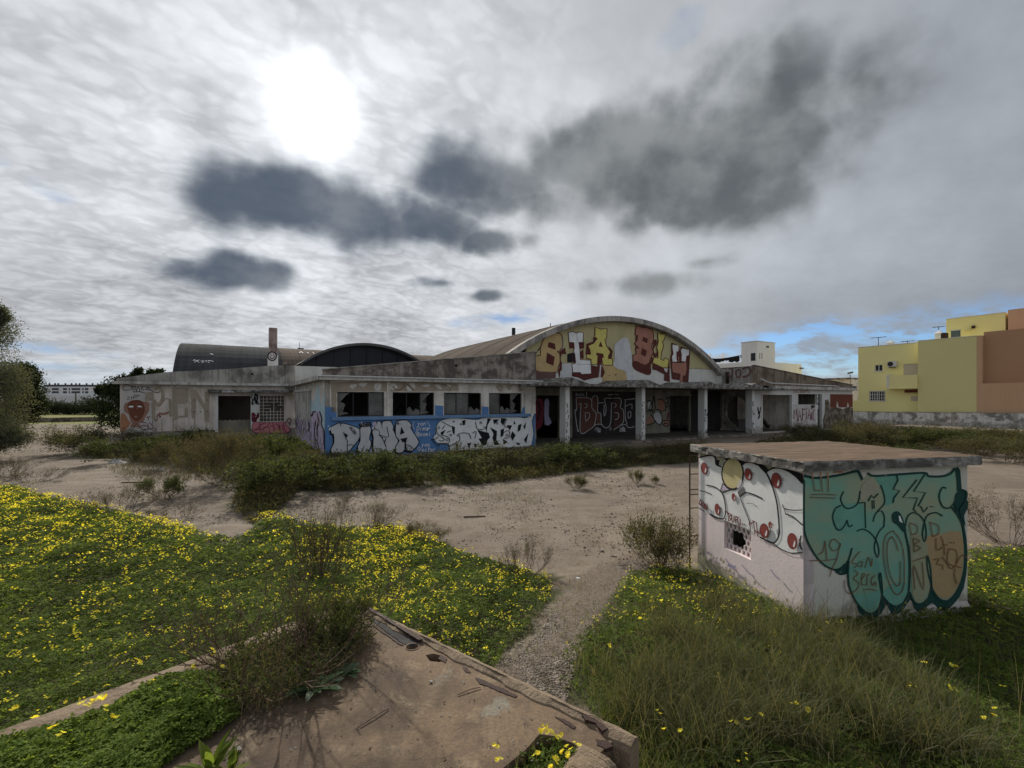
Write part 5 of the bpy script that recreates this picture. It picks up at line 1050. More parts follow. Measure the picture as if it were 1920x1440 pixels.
for q, w in (([(262, 300), (440, 268), (500, 315), (512, 405), (585, 438)], 22), ([(365, 715), (500, 750), (600, 840), (640, 960), (655, 1090), (640, 1190), (600, 1222), (500, 1190), (420, 1150)], 16), ([(262, 800), (350, 815), (440, 855)], 11), ([(612, 832), (720, 790)], 12), ([(872, 888), (950, 830), (1080, 860), (1205, 920)], 19), ([(840, 815), (900, 980), (1000, 1230), (1020, 1330)], 12), ([(920, 395), (1000, 368), (1150, 415), (1260, 530), (1350, 720), (1420, 960), (1450, 1200)]+X3([(1455, 480), (1460, 680), (1420, 810), (1340, 850), (1150, 760)]), 22),
             ([(1262, 510), (1400, 455), (1560, 490), (1700, 580), (1806, 690)], 22), (X3([(1520, 230), (1545, 290), (1680, 318), (1838, 315)]), 13), (X3([(1545, 290), (1570, 390)]), 10), (X3([(1570, 380), (1690, 430), (1838, 560)]), 18), (X3([(1350, 850), (1500, 960), (1650, 1018), (1838, 1008)]), 13), (X3([(150, 285), (230, 335)]), 11), (X3([(340, 400), (430, 445), (540, 460)]), 14), ([(970, 990), (1050, 990), (1130, 1040)], 6), (X3([(1820, 740), (1800, 880), (1830, 960)]), 20)): p.line(q, w, k_)
for cx, cy, rx, ry in ((335, 465, 48, 92), (535, 1080, 40, 90), (780, 895, 30, 60), (1000, 555, 55, 95), (1425, 645, 76, 118), (120+int((1230*.1145833)*8), 800+int(655*.1145833*8), 70, 112), (120+int(1330*.9166667), 800+int(560*.9166667), 28, 52), (120+int(1695*.9166667), 800+int(825*.9166667), 76, 124)):
    p.ell(cx, cy, rx, ry, 'p_dotline', -8).ell(cx, cy, rx*.86, ry*.9, 'p_dot', -8).fill([(cx+rx*.15, cy+ry*.55), (cx+rx*.5, cy-ry*.1), (cx+rx*.62, cy+ry*.25), (cx+rx*.4, cy+ry*.72)], 'p_white', 2)
    p.line([(cx+rx*1.5, cy-ry*.3), (cx+rx*1.3, cy-ry*.1), (cx+rx*1.55, cy)], 8, 'p_dotline')
dl = 'p_dotline'
for q in ([(165, 200), (190, 140), (205, 215), (160, 210), (215, 250)], [(225, 270), (210, 210), (245, 200), (240, 290)], [(255, 300), (262, 210), (290, 320), (295, 215)], [(610, 330), (650, 400), (650, 480)], [(610, 345), (690, 400), (650, 430), (692, 465), (650, 490)], [(700, 390), (708, 500), (735, 505), (742, 410)], [(768, 420), (766, 520)], [(768, 420), (818, 440)], [(768, 470), (800, 480)], [(798, 450), (815, 560), (842, 555), (840, 465)], [(875, 535), (880, 550)], [(905, 545), (910, 560)], [(985, 545), (1060, 520)], [(1000, 500), (1010, 645)], [(1040, 490), (1090, 510)], [(1060, 500), (1085, 700)], [(1110, 520), (1120, 680), (1080, 640)], [(1120, 690), (1170, 690)], [(1130, 660), (1135, 750)], [(600, 455), (605, 470)]): p.line(X3(q), 14, dl)
for q, w in (([(160, 700), (220, 800), (330, 1000), (470, 1110)], 60), ): pass
vi = 'p_violet'
for q, w in (([(600, 1110), (660, 1190), (720, 1240), (770, 1225)], 16), ([(870, 1210), (980, 1340), (1070, 1400)], 14), ([(1350, 1290), (1420, 1390), (1490, 1450)], 18), ([(300, 1000), (360, 1040)], 26), ([(660, 1210), (740, 1260)], 50)): p.line(X3(q), w, vi)
rj = random.Random(3); ed_ = [(150, 1000), (300, 1110), (420, 1180), (560, 1300), (760, 1420), (900, 1500), (1150, 1640), (1450, 1800), (1838, 1960)]
eg = []
for (x0, y0), (x1, y1) in zip(ed_, ed_[1:]):
    for j in range(14): eg.append((x0+(x1-x0)*j/14+rj.uniform(-14, 14), y0+(y1-y0)*j/14+rj.uniform(-38, 38)))
p.fill(X3(eg+[(1838, 1960), (1838, 2600), (150, 1700)]), 'p_mould', 1)
for _ in range(26):
    k_i = rj.randrange(len(eg)); cx, cy = eg[k_i][0], eg[k_i][1]-rj.uniform(10, 170); s_ = rj.uniform(8, 40)
    p.fill(X3([(cx+s_*rj.uniform(.5, 1.2)*math.cos(a*.9), cy+s_*1.3*rj.uniform(.5, 1.2)*math.sin(a*.9)) for a in range(7)]), 'p_mould', 1)
p.build(SH, 'white bubble shapes with red dots on pink')

# ------------------------------------------------------------ old concrete platform in the foreground
ZP = .85
def pp(px, py, z=ZP): r_ = ray(px, py); k = (z-H)/r_.z; return Vector((r_.x*k, k, z))
FC = pp(661, 1121); PA = Vector((.777, -.629, 0)); PB = Vector((-.606, -.796, 0)); PB = Vector((-.629, -.777, 0))
PL = 2.83
PF = thing('concrete_platform', FC, 'low earth stained concrete platform with a cracked raised rim in the foreground', 'platform')
def platform_mat():
    m, t, b, o = new_mat('platform_top'); P = t.pos()
    n1 = t.noise(P, 1.4, 6, .6, .4); n2 = t.noise(P, 4.5, 7, .66, .3); n3 = t.noise(P, 45, 5, .7); n4 = t.noise(t.vmul(P, (2.2, .7, 1)), 2.0, 5, .6, .5)
    c = t.mix(t.ss(n1, .36, .62), (.088, .062, .042), (.215, .15, .095))
    c = t.mix(t.ss(n2, .52, .70)*.6, c, (.35, .265, .17))
    c = t.mix(t.ss(n4, .54, .70)*.6, c, (.075, .055, .042))
    c = t.mix(t.ss(t.noise(P, 2.6, 4), .63, .70)*.5, c, (.27, .275, .235))
    c = t.mix(t.ss(n3, .36, .72)*.45, c, (.07, .05, .038))
    c = t.mix(t.ss(t.voro(P, 34), .10, .04)*.7, c, (.40, .35, .29)); c = t.mix(t.ss(t.voro(P, 21), .075, .03)*.8, c, (.03, .024, .02))
    t.put(b.inputs['Base Color'], c); b.inputs['Roughness'].default_value = .9; b.inputs['Specular IOR Level'].default_value = .2
    bump(t, b, n3*.9+n2*.6, .6, .008)
platform_mat()
surf('platform_rim', (.255, .19, .128), (.14, .10, .068), .9, 4.0, .0, bmp=1.0, fine=.4)
def PP(a, b, z): q = FC+PA*a+PB*b; return Vector((q.x, q.y, z))
def pab(px, py, z=ZP): q = pp(px, py, z)-FC; return q.dot(PA), q.dot(PB)
def cut(o, cutters):
    for c in cutters:
        md = o.modifiers.new('cut', 'BOOLEAN'); md.operation = 'DIFFERENCE'; md.solver = 'EXACT'; md.object = c
        bpy.context.view_layer.update()
        me = bpy.data.meshes.new_from_object(o.evaluated_get(bpy.context.evaluated_depsgraph_get()))
        o.modifiers.clear(); o.data = me; d_ = c.data; bpy.data.objects.remove(c); bpy.data.meshes.remove(d_)
rr = random.Random(5)
def rim(name, p0, p1, inner, w, z0, z1, seed):
    """rounded, chipped kerb between two points; inner = unit vector towards the slab"""
    n = 90; r_ = random.Random(seed); rows = []
    for k in range(n+1):
        q = p0.lerp(p1, k/n); e = .004*math.sin(k*.9+seed)+r_.uniform(-.003, .003); f = .012*math.sin(k*.31+seed*2)+.006*math.sin(k*.83)+r_.uniform(-.004, .004); h = r_.uniform(-.002, .002)
        prof = [(-.0+e, z0), (e, z1-.05), (.012+e, z1-.015), (.04+e, z1), (w*.5, z1+.004+h), (w-.05+f, z1-.002+h), (w-.015+f, z1-.016), (w+f, z1-.045), (w+f, z0)]
        rows.append([Vector((q.x+inner.x*a, q.y+inner.y*a, z)) for a, z in prof])
    m = MB(); m.grid(rows); m.face(rows[0][::-1]); m.face(rows[-1]); return m
top_poly = [(.10, .10), (PL-.10, .10), (PL-.15, .55), (PL+.05, 1.4), (PL+.4, 3.5), (.3, 9), (.10, 9)]
m = MB(); m.prism([PP(a, b, .2) for a, b in top_poly], [PP(a, b, ZP-.025) for a, b in top_poly]); slab = m.build('slab', 'platform_top', PF)
def cyl_cutter(c, r_, z0, z1, pts=None):
    m = MB(); q = pts or [(c[0]+r_*math.cos(2*math.pi*k/20), c[1]+r_*math.sin(2*math.pi*k/20)) for k in range(20)]
    m.prism([PP(a, b, z0) for a, b in q], [PP(a, b, z1) for a, b in q]); return m.build('cutter', 'black_void')
hc = pab(773, 1207); bc = [pab(*q) for q in [(798, 1222), (812, 1219), (826, 1222), (838, 1230), (824, 1235), (806, 1233)]]
pocket = [pab(*q) for q in [(930, 1442), (985, 1398), (1012, 1368), (1040, 1372), (1075, 1385), (1100, 1405), (1085, 1442), (1070, 1520), (900, 1520)]]
cut(slab, [cyl_cutter(hc, .052, .5, 1.2), cyl_cutter(None, 0, .72, 1.2, bc), cyl_cutter(None, 0, .45, 1.2, pocket)])
m = MB()
for r0, r1, z0, z1 in ((.047, .0535, ZP-.30, ZP-.020),):
    k_n = 20; A = [[PP(hc[0]+r_*math.cos(2*math.pi*k/k_n), hc[1]+r_*math.sin(2*math.pi*k/k_n), z) for k in range(k_n)] for r_, z in ((r0, z0), (r0, z1), (r1, z1), (r1, z0))]
    m.grid(A, 0, True)
tag(m.build('drain_pipe', 'platform_rim', PF), 'open grey drain pipe end')
m = MB(); m.face([PP(hc[0]+.046*math.cos(2*math.pi*k/20), hc[1]+.046*math.sin(2*math.pi*k/20), ZP-.28) for k in range(20)]); m.build('pipe_bottom', 'black_void', PF)
rimA = rim('rim', PP(0, 0, 0), PP(PL, 0, 0), PB, .115, .1, ZP, 3).build('rim', 'platform_rim', PF); tag(rimA, 'chipped rim running to the right corner')
rimB = rim('rim', PP(.25, .0, 0), PP(.25, 0, 0)+PB*8, PA*-1, .25, .1, ZP+.0, 8)
rimB = rim('rim', PP(0, .245, 0), PP(0, 8, 0), PA, .26, .1, ZP, 8).build('rim', 'platform_rim', PF); tag(rimB, 'overgrown rim running to the left')
cr = rim('rim', PP(PL-.24, .26, 0), PP(PL-.20, .75, 0), PA, .24, .1, ZP-.01, 11).build('rim', 'platform_rim', PF); tag(cr, 'broken corner of the rim')
# flaking metal strip and cracks between rim and slab
def plate(name, mat, pts, z, th, seed=1):
    r_ = random.Random(len(pts)+int(pts[0][0])); m = MB(); q0 = [pab(*s_) for s_ in pts]; q = []
    for k in range(len(q0)):
        A_, B_ = q0[k], q0[(k+1) % len(q0)]; n_ = max(1, int(math.hypot(A_[0]-B_[0], A_[1]-B_[1])/.018))
        for j in range(n_): q.append((A_[0]+(B_[0]-A_[0])*j/n_+r_.uniform(-.0035, .0035), A_[1]+(B_[1]-A_[1])*j/n_+r_.uniform(-.0035, .0035)))
    z = (ZP-.0245+(z-ZP)*.35) if sum(b for _, b in q0)/len(q0) > .085 else ZP-.0035+(z-ZP)*.5
    m.prism([PP(a, b, z-th) for a, b in q], [PP(a, b, z+r_.uniform(0, .0025)) for a, b in q]); return m.build(name, mat, PF)
strip = plate('metal_strip', 'metal_grey', [(688, 1142), (701, 1162), (722, 1178), (752, 1199), (763, 1203), (790, 1200), (775, 1188), (745, 1170), (715, 1150), (700, 1141)], ZP+.006, .02); tag(strip, 'flat grey metal strip set in the rim')
plate('rust_flake', 'rust', [(684, 1138), (700, 1142), (730, 1160), (770, 1184), (792, 1199), (784, 1200), (755, 1182), (715, 1157), (694, 1146)], ZP+.012, .02)
plate('rust_flake', 'rust', [(690, 1150), (698, 1164), (716, 1176), (748, 1198), (756, 1204), (750, 1204), (722, 1184), (700, 1170)], ZP+.010, .02)
plate('rust_flake', 'rust', [(826, 1222), (838, 1228), (836, 1237), (822, 1230)], ZP+.012, .015)
for q in ([(890, 1264), (906, 1269), (925, 1278), (948, 1287), (970, 1298), (966, 1301), (940, 1292), (914, 1280), (900, 1276)], [(867, 1243), (878, 1247), (883, 1256), (876, 1255), (869, 1250)], [(1040, 1336), (1060, 1342), (1080, 1356), (1076, 1360), (1055, 1347)], [(1090, 1340), (1112, 1342), (1128, 1352), (1140, 1366), (1130, 1372), (1116, 1356), (1098, 1350)], [(1118, 1378), (1138, 1382), (1150, 1392), (1136, 1396), (1120, 1390)]): plate('rust_flake', 'rust', q, ZP+.008, .02)
plate('rust_flake', 'metal_dark', [(1062, 1440), (1085, 1410), (1102, 1398), (1118, 1404), (1100, 1440)], ZP+.004, .03)
# crumbs and chips on the slab
cm = MB()
for k in range(900):
    a, b = rr.uniform(.3, PL-.2), rr.uniform(.25, 2.6); s_ = rr.uniform(.003, .011)*(1.8 if rr.random() < .06 else 1); c = PP(a, b, ZP-.024); q = [c+Vector((rr.uniform(-s_, s_), rr.uniform(-s_, s_), rr.uniform(0, s_))) for _ in range(4)]
    cm.face([q[0], q[1], q[2]]); cm.face([q[0], q[2], q[3]]); cm.face([q[1], q[2], q[3]]); cm.face([q[0], q[1], q[3]])
tag(cm.build('debris_crumbs', 'slab_concrete', PF), kind='stuff')

# ------------------------------------------------------------ boundary wall and houses on the right
P2 = Vector((48.0, 44.0, 0)); BW = Wall(P2, V, -U)
bw = thing('boundary_wall', P2+V*4, 'long low peeling white boundary wall in front of the yellow house', 'wall')
for k, (s0, s1) in enumerate([(-14, -9.2), (-9.15, -4.4), (-4.35, .5), (.55, 5.0), (5.05, 9.4), (9.45, 15.5)]):
    h0 = 1.40-.012*s0; BW.poly('wall_panel', 'boundary_plaster', bw, [(s0, -.3), (s1, -.3), (s1, h0-.02*(k % 2)), (s0, h0+.02*(k % 2))], 0, -.25)
    BW.box('wall_pier', 'concrete_old', bw, s1-.1, s1+.18, -.3, h0+.03, .05, -.28)
    BW.box('wall_cap', 'concrete_old', bw, s0, s1-.11, h0+.022, h0+.075, .03, -.28)
YB = thing('yellow_house', P2+V*8+U*4, 'flat roofed yellow house with a small balcony and air conditioner', 'house')
YW = Wall(P2+U*1.0, V, -U); Y2 = Wall(P2+U*.35, V, -U)
def rect(w, x0, y0, x1, y1):
    a, z1 = w.uv(x1, (y0+y0)/2); b, z0 = w.uv(x0, y1); a2, z1b = w.uv((x0+x1)/2, y0); _, z0b = w.uv((x0+x1)/2, y1); return a, b, z0b, z1b
small = rect(YW, 1640, 684.5, 1655, 695); shut = rect(YW, 1694, 682, 1722, 703); low = rect(YW, 1630, 733, 1660, 751)
tag(YW.solid('wall', 'yellow_wall', YB, 8.06, 14.0, -.2, 9.0, [small, shut, low], .25), 'yellow front wall with balcony')
m = MB(); m.obox(YW.pt(14.0, -.2, -.26), U*12, V*-.25, Z3*9.2); m.build('wall', 'yellow_wall', YB)
m = MB(); m.obox(YW.pt(8.0, 8.6, -.27), U*12, V*5.9, Z3*.15); m.build('roof', 'concrete_eave', YB)
YW.box('parapet_cap', 'plaster_clean', YB, 8.07, 14.05, 9.003, 9.06, .03, -.28)
Y2.box('wall', 'yellow_dull', YB, 3.35, 8.05, -.2, 9.12, 0, -6); Y2.box('parapet_cap', 'plaster_clean', YB, 3.33, 8.08, 9.123, 9.17, .03, -.3)
Y2.box('wall_corner', 'orange_light', YB, 2.98, 3.345, 4.35, 9.14, -.02, -2)
for w_, q, mm in ((YW, small, 'window_dark'), (YW, low, 'window_dark')):
    win = w_.box('window', 'plaster_clean', YB, q[0]-.08, q[1]+.08, q[2]-.1, q[2]-.002, .06, -.1)
    w_.box('pane', mm, win, q[0], q[1], q[2], q[3], -.12, -.16)
    w_.box('frame', 'pvc_white', win, q[0], q[0]+.07, q[2], q[3], -.06, -.119); w_.box('frame', 'pvc_white', win, q[1]-.07, q[1], q[2], q[3], -.06, -.119); w_.box('frame', 'pvc_white', win, (q[0]+q[1])/2-.04, (q[0]+q[1])/2+.04, q[2], q[3], -.06, -.119)
for k in range(7): YW.box('window_bar', 'pvc_white', YB, low[0]+(low[1]-low[0])*(k+.5)/7-.03, low[0]+(low[1]-low[0])*(k+.5)/7+.03, low[2], low[3], .04, .01)
for k in range(3): YW.box('window_bar', 'pvc_white', YB, low[0], low[1], low[2]+.25+k*.4, low[2]+.31+k*.4, .006, -.02)
YW.box('shutter', 'shutter', YB, shut[0], shut[1], shut[2], shut[3], -.05, -.1)
bal = rect(YW, 1668, 704, 1728, 727); bo = YW.box('balcony', 'yellow_wall', YB, 8.06, bal[1]-.3, bal[2], bal[3], .9, .003); YW.box('balcony_slab', 'yellow_wall', YB, 8.055, bal[1]-.25, bal[2]-.12, bal[2]-.003, .95, .002)
YW.box('balcony_pillar', 'plaster_clean', YB, bal[1]-.28, bal[1]-.02, bal[2]-.1, bal[3]+.1, .85, .003)
ac = rect(YW, 1667, 677.5, 1683, 688); a_ = YW.box('air_conditioner', 'pvc_white', YB, ac[0], ac[1], ac[2], ac[3], .42, .06)
YW.poly('fan_grille', 'metal_dark', a_, [(ac[0]+(ac[1]-ac[0])*.66+.27*math.cos(k*.5236), (ac[2]+ac[3])/2+.27*math.sin(k*.5236)) for k in range(12)], .44, .421); YW.box('bracket', 'metal_dark', a_, ac[0]+.1, ac[1]-.1, ac[2]-.07, ac[2]-.003, .4, .003)
aw = rect(YW, 1697, 731, 1727, 736); m = MB()
for k in range(8): YW.mbox(m, aw[0]+(aw[1]-aw[0])*k/8, aw[0]+(aw[1]-aw[0])*(k+.6)/8, aw[2], aw[3], .35, .003)
m.build('awning_tiles', 'brick_red', YB); lw = rect(YW, 1708, 743, 1722, 752); YW.box('window', 'shutter', YB, lw[0], lw[1], lw[2], lw[3], .02, .003)
PH = Wall(P2+U*5.0, V, -U); ph = rect(PH, 1774, 599, 1885, 634)
PH.box('penthouse', 'yellow_wall', YB, ph[0], ph[1], 8.5, 11.75, 0, -5); PH.box('parapet_cap', 'plaster_clean', YB, ph[0]-.02, ph[1]+.03, 11.753, 11.81, .04, -.3)
pw = rect(PH, 1783, 620, 1801, 632); win = PH.box('window', 'plaster_clean', YB, pw[0]-.1, pw[1]+.1, pw[2]-.12, pw[2]-.003, .08, .003); PH.box('pane', 'glass_blue', win, pw[0], pw[1], pw[2], pw[3], .012, .003); PH.box('frame', 'pvc_white', win, pw[0]-.1, pw[1]+.1, pw[3]+.003, pw[3]+.08, .05, .003)
l_ = rect(PH, 1809, 618.5, 1822, 620.5); PH.box('wall_ledge', 'yellow_dull', YB, *l_, .35, .003); l_ = rect(PH, 1823, 611, 1829, 616); PH.box('wall_lamp', 'rust', YB, *l_, .25, .003)
def chim(parent, w, px, py0, py1, d_=-1.5):
    ww = Wall(w.o+w.n*d_, w.e, w.n); a, z1 = ww.uv(px, py0); _, z0 = ww.uv(px, py1)
    m = MB(); h = z1-z0; ww.mbox(m, a-.28, a+.28, z0-.6, z0+h*.55, 0, -.55); q = [ww.pt(a-.36, z0+h*.55, .08), ww.pt(a+.36, z0+h*.55, .08), ww.pt(a+.36, z0+h*.55, -.62), ww.pt(a-.36, z0+h*.55, -.62)]; ap = [ww.pt(a, z1, -.27)]*1
    for k in range(4): m.face([q[k], q[(k+1) % 4], ap[0]])
    return m.build('chimney', 'white_house', parent)
def antenna(parent, w, px, py0, py1, half, d_=-2.):
    ww = Wall(w.o+w.n*d_, w.e, w.n); a, z1 = ww.uv(px, py0); _, z0 = ww.uv(px, py1); m = MB()
    m.tube([ww.pt(a, z0-1.2, 0), ww.pt(a, z1, 0)], .035, 5); m.tube([ww.pt(a-half, z1-.05, 0), ww.pt(a+half, z1-.05, 0)], .028, 5)
    for k in range(5): m.tube([ww.pt(a-half+half*2*k/4, z1-.05, .4), ww.pt(a-half+half*2*k/4, z1-.05, -.4)], .018, 4)
    return m.build('antenna', 'metal_dark', parent)
chim(YB, YW, 1668, 638, 648); chim(YB, Y2, 1759, 618, 634); antenna(YB, YW, 1647, 632, 650, .75); antenna(YB, YW, 1702, 639, 648, .6); antenna(YB, PH, 1760, 612, 630, .5, -.5)
wt_ = Wall(Y2.o-Y2.n*1.5, V, -U); q = rect(wt_, 1764, 624, 1773, 636); wt_.box('water_tank', 'rust', YB, *q, 0, -.8)
YB2 = thing('orange_house', P2+U*4, 'orange rendered house adjoining the yellow house at the right edge', 'house')
Y2.box('wall', 'orange_wall', YB2, -14, 2.97, 4.35, 9.5, -.55, -6); Y2.box('wall', 'orange_light', YB2, -14, 3.34, -.2, 4.345, 0, -6)
q = rect(PH, 1890, 589, 1930, 625); PH.box('penthouse', 'orange_light', YB2, -14, q[1], 8.6, 12.0, .02, -5)
YW.box('boundary_stub', 'yellow_wall', YB, 14.02, 15.6, -.2, 2.6, -.1, -.3)
# white house with a stair tower
w0 = at(1419, 750, 60); WHr = Wall(w0, U, -V); WHl = Wall(w0, V, -U)
WH = thing('white_house', w0+U*3+V*3-Z3*w0.z, 'white cube house with a stair tower behind the right wing', 'house')
bw_ = WHr.uv(1503, 700)[0]; tw = WHr.uv(1453, 660)[0]; tl = WHl.uv(1390, 660)[0]; zb = H+(750-677)/F*60; zt = H+(750-640)/F*60
m = MB(); m.obox(Vector((w0.x, w0.y, 0)), U*bw_, V*16, Z3*zb); m.build('wall', 'white_house', WH)
m = MB(); m.obox(Vector((w0.x, w0.y, zb+.003)), U*tw, V*tl, Z3*(zt-zb)); m.build('stair_tower', 'white_house', WH)
m = MB(); m.obox(Vector((w0.x, w0.y, zt+.003))-U*.06-V*.06, U*(tw+.12), V*(tl+.12), Z3*.1); m.build('parapet_cap', 'plaster_clean', WH)
q = rect(WHl, 1408.5, 662, 1416, 677); WHl.box('window', 'window_dark', WH, q[0], q[1], q[2], q[3], .02, .003) if False else None
q = rect(WHl, 1408, 662, 1416.5, 676.5); WHl.box('door', 'window_dark', WH, q[0], q[1], q[2], q[3], .03, .003)
q = rect(WHr, 1437, 649, 1440.5, 651.5); WHr.box('wall_vent', 'metal_dark', WH, *(sorted(q[:2])), q[2], q[3], .1, .003)
for x in (1424, 1428): q = rect(WHr, x, 662, x+.8, 673); WHr.box('wall_slot', 'far_dark', WH, *(sorted(q[:2])), q[2], q[3], .02, .003)
q = rect(WHr, 1499, 689.5, 1503, 691.5); WHr.box('wall_spout', 'metal_dark', WH, *(sorted(q[:2])), q[2], q[3], .3, .003)
for px in (1331, 1355):
    ww = Wall(w0-WHl.n*4, V, -U); a, z1 = ww.uv(px, 661.5); m = MB(); m.tube([ww.pt(a, zb-.1), ww.pt(a, z1-.4)], .14, 6); m.tube([ww.pt(a, z1-.4), ww.pt(a, z1)], [.2, .02], 6); m.build('chimney', 'white_house', WH)
# washing line with black garments
wl = Wall(w0+WHl.n*-.6, V, -U)
pts = [(1329, 671), (1340, 672.6), (1352, 672.2), (1365, 670.5), (1378, 668), (1390, 665.5)]
m = MB(); m.tube([wl.pt(*wl.uv(*q)) for q in pts], .02, 4)
wr = tag(m.build('washing_line', 'metal_dark'), 'sagging washing line strung beside the white stair tower', 'washing line'); rw = random.Random(2)
gar = [(1330, 1336, 8), (1336.5, 1341, 9.5), (1341.5, 1346, 7.5), (1346.5, 1351, 7.5), (1351.5, 1358, 6), (1358.5, 1366, 5), (1366.5, 1378, 10), (1378.5, 1386.5, 12), (1388.5, 1394, 6)]
GL_ = ['leftmost black garment on the washing line beside the arched roof', 'long narrow black garment second from the left on the washing line', 'third black garment from the left on the washing line', 'fourth black garment from the left on the washing line', 'short black garment left of the white gap on the washing line', 'shortest black garment above the gap in the washing', 'wide black garment right of the gap on the washing line', 'longest black garment near the white tower on the washing line', 'small black garment alone at the tower end of the washing line']
for k, (x0, x1, h) in enumerate(gar):
    y0 = float(np.interp(x0, [q[0] for q in pts], [q[1] for q in pts])); y1 = float(np.interp(x1, [q[0] for q in pts], [q[1] for q in pts]))
    a = [(x0, y0), (x1, y1), (x1+.2, y1+h*rw.uniform(.85, 1)), ((x0+x1)/2, y0+h*rw.uniform(.9, 1.05)), (x0-.2, y0+h*rw.uniform(.8, 1))]
    m = MB(); m.prism([wl.pt(*wl.uv(*q), .03) for q in a], [wl.pt(*wl.uv(*q), -.03) for q in a]); tag(m.build('garment', 'cloth_black'), GL_[k], 'garment', 'black garments on the washing line')
# antenna by the yellow house, low house between
lh = at(1603, 760, 70); LH = thing('low_house', Vector((lh.x, lh.y, 0)), 'low pale house with dark roof edge glimpsed left of the yellow house', 'house')
m = MB(); m.obox(Vector((lh.x-.8, lh.y, 0)), Vector((5, 3, 0)), Vector((-3, 5, 0)), Z3*(H+39/F*70)); m.build('wall', 'plaster_white', LH)
m = MB(); m.obox(Vector((lh.x-1.1, lh.y-.2, H+39/F*70+.003)), Vector((5.3, 3.2, 0)), Vector((-3.1, 5.2, 0)), Z3*.25); m.build('roof', 'concrete_dark', LH)
ap = at(1594, 745, 62); m = MB(); m.tube([Vector((ap.x, ap.y, 0)), Vector((ap.x, ap.y, H+48/F*62))], .05, 5); m.tube([Vector((ap.x-.3, ap.y, H+50/F*62)), Vector((ap.x+.35, ap.y, H+52/F*62))], .12, 5); tag(m.build('antenna_mast', 'metal_grey'), 'thin antenna mast standing left of the yellow house', 'antenna')

# ------------------------------------------------------------ far left: flats, pole, field wall
fb = at(78, 755, 270); FBk = thing('apartment_block', Vector((fb.x+13, fb.y+4, 0)), 'distant pale apartment block with rows of dark balcony openings', 'building')
FW = Wall(Vector((fb.x, fb.y, 0)), (1, .03, 0), (.03, -1, 0)); mpx = 270/F; ztop = H+29*mpx
FW.box('wall', 'far_white', FBk, 0, 27.4, 0, ztop-1.2, 0, -12); FW.box('wall', 'far_white', FBk, -4, 33, 0, H+9*mpx, 2.5, -14); FW.box('wall', 'far_white', FBk, 27.5, 31, 0, H+13*mpx, .5, -10)
FW.box('roof', 'far_dark', FBk, .5, 27, ztop-1.195, ztop, -.6, -11)
for x0, x1 in ((1.2, 3.2), (5.8, 9.6), (12.0, 14.2), (15.2, 15.9), (16.8, 21.6), (22.8, 23.6), (24.3, 26.2)):
    for y0, y1 in ((12.5, 16.5), (18.5, 22.5)): FW.box('window', 'far_dark', FBk, x0, x1, H+y0*mpx, H+y1*mpx, .05, .01)
for x in (2, 5.2, 7, 11, 14.5, 17, 19, 23, 26.4): FW.box('chimney', 'far_dark', FBk, x, x+.5, ztop+.002, ztop+.9, -2, -2.6)
for x in (0, 4.5, 9, 12, 20, 25): FW.box('window', 'plaster_left', FBk, x, x+1.6, H+2*mpx, H+5*mpx, 2.53, 2.505)
pb_ = at(142, 778, 90); m = MB(); m.tube([Vector((pb_.x, pb_.y, 0)), Vector((pb_.x, pb_.y, H+14/F*90))], [.13, .09], 7); m.tube([Vector((pb_.x-.9, pb_.y, H+13.2/F*90)), Vector((pb_.x+.6, pb_.y, H+13.2/F*90))], .06, 5); tag(m.build('utility_pole', 'bark'), 'thin wooden utility pole before the far hedge', 'pole')
f0, f1 = at(55, 797, 52), at(205, 794, 56); fw_ = Wall(Vector((f0.x-10, f0.y-.3, 0)), (f1-f0)*Vector((1, 1, 0)), (0.03, -1, 0))
tag(fw_.box('field_wall', 'rubble', None, 0, 21, -.2, .55, 0, -.4), 'low brown retaining wall along the edge of the far field', 'wall')

# ------------------------------------------------------------ vegetation
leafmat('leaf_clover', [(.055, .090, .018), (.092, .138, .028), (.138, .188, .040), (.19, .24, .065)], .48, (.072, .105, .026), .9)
leafmat('leaf_weed', [(.042, .047, .026), (.066, .071, .037), (.10, .10, .054), (.15, .14, .082)], .32, (.078, .068, .04), .5)
leafmat('leaf_dark', [(.014, .022, .010), (.024, .036, .014), (.040, .054, .022)], .2)
leafmat('leaf_olive', [(.062, .072, .045), (.095, .105, .07), (.14, .15, .11), (.05, .058, .036)], .25)
leafmat('leaf_bush', [(.036, .050, .020), (.058, .074, .030), (.09, .10, .042)], .32)
leafmat('leaf_backlit', [(.07, .12, .022), (.11, .17, .032), (.16, .22, .048), (.21, .27, .07)], .5)  # clover again, with backlight put into its lighter colours
leafmat('leaf_drybush', [(.085, .07, .045), (.12, .095, .06), (.07, .075, .036), (.15, .125, .08)], .2)
leafmat('grass_mix', [(.055, .10, .022), (.082, .125, .032), (.105, .13, .046), (.14, .135, .066), (.23, .195, .11)], .38, None)
leafmat('grass_dry', [(.17, .135, .08), (.24, .195, .12), (.10, .085, .045)], .25)
leafmat('petal', [(.85, .74, .05), (.88, .82, .12), (.82, .66, .03)], .4)
leafmat('leaf_rosette', [(.05, .085, .035), (.07, .11, .05), (.12, .145, .10)], .2)
leafmat('hedge_far', [(.028, .036, .02), (.045, .055, .03), (.065, .07, .04)], .15)
surf('stone_pale', (.36, .30, .245), (.16, .13, .105), .9, 9, .0, lo=.35, hi=.6)
surf('stone_dark', (.16, .125, .10), (.09, .07, .055), .8, 6)
surf('litter_brown', (.10, .07, .05), (.06, .042, .03), .8, 6)
leafmat('weed_straw', [(.05, .055, .025), (.09, .085, .04), (.16, .135, .075)], .3)
leafmat('grass_tussock', [(.055, .066, .032), (.085, .095, .05), (.125, .125, .07), (.19, .17, .10)], .32)
rn = np.random.default_rng(21)
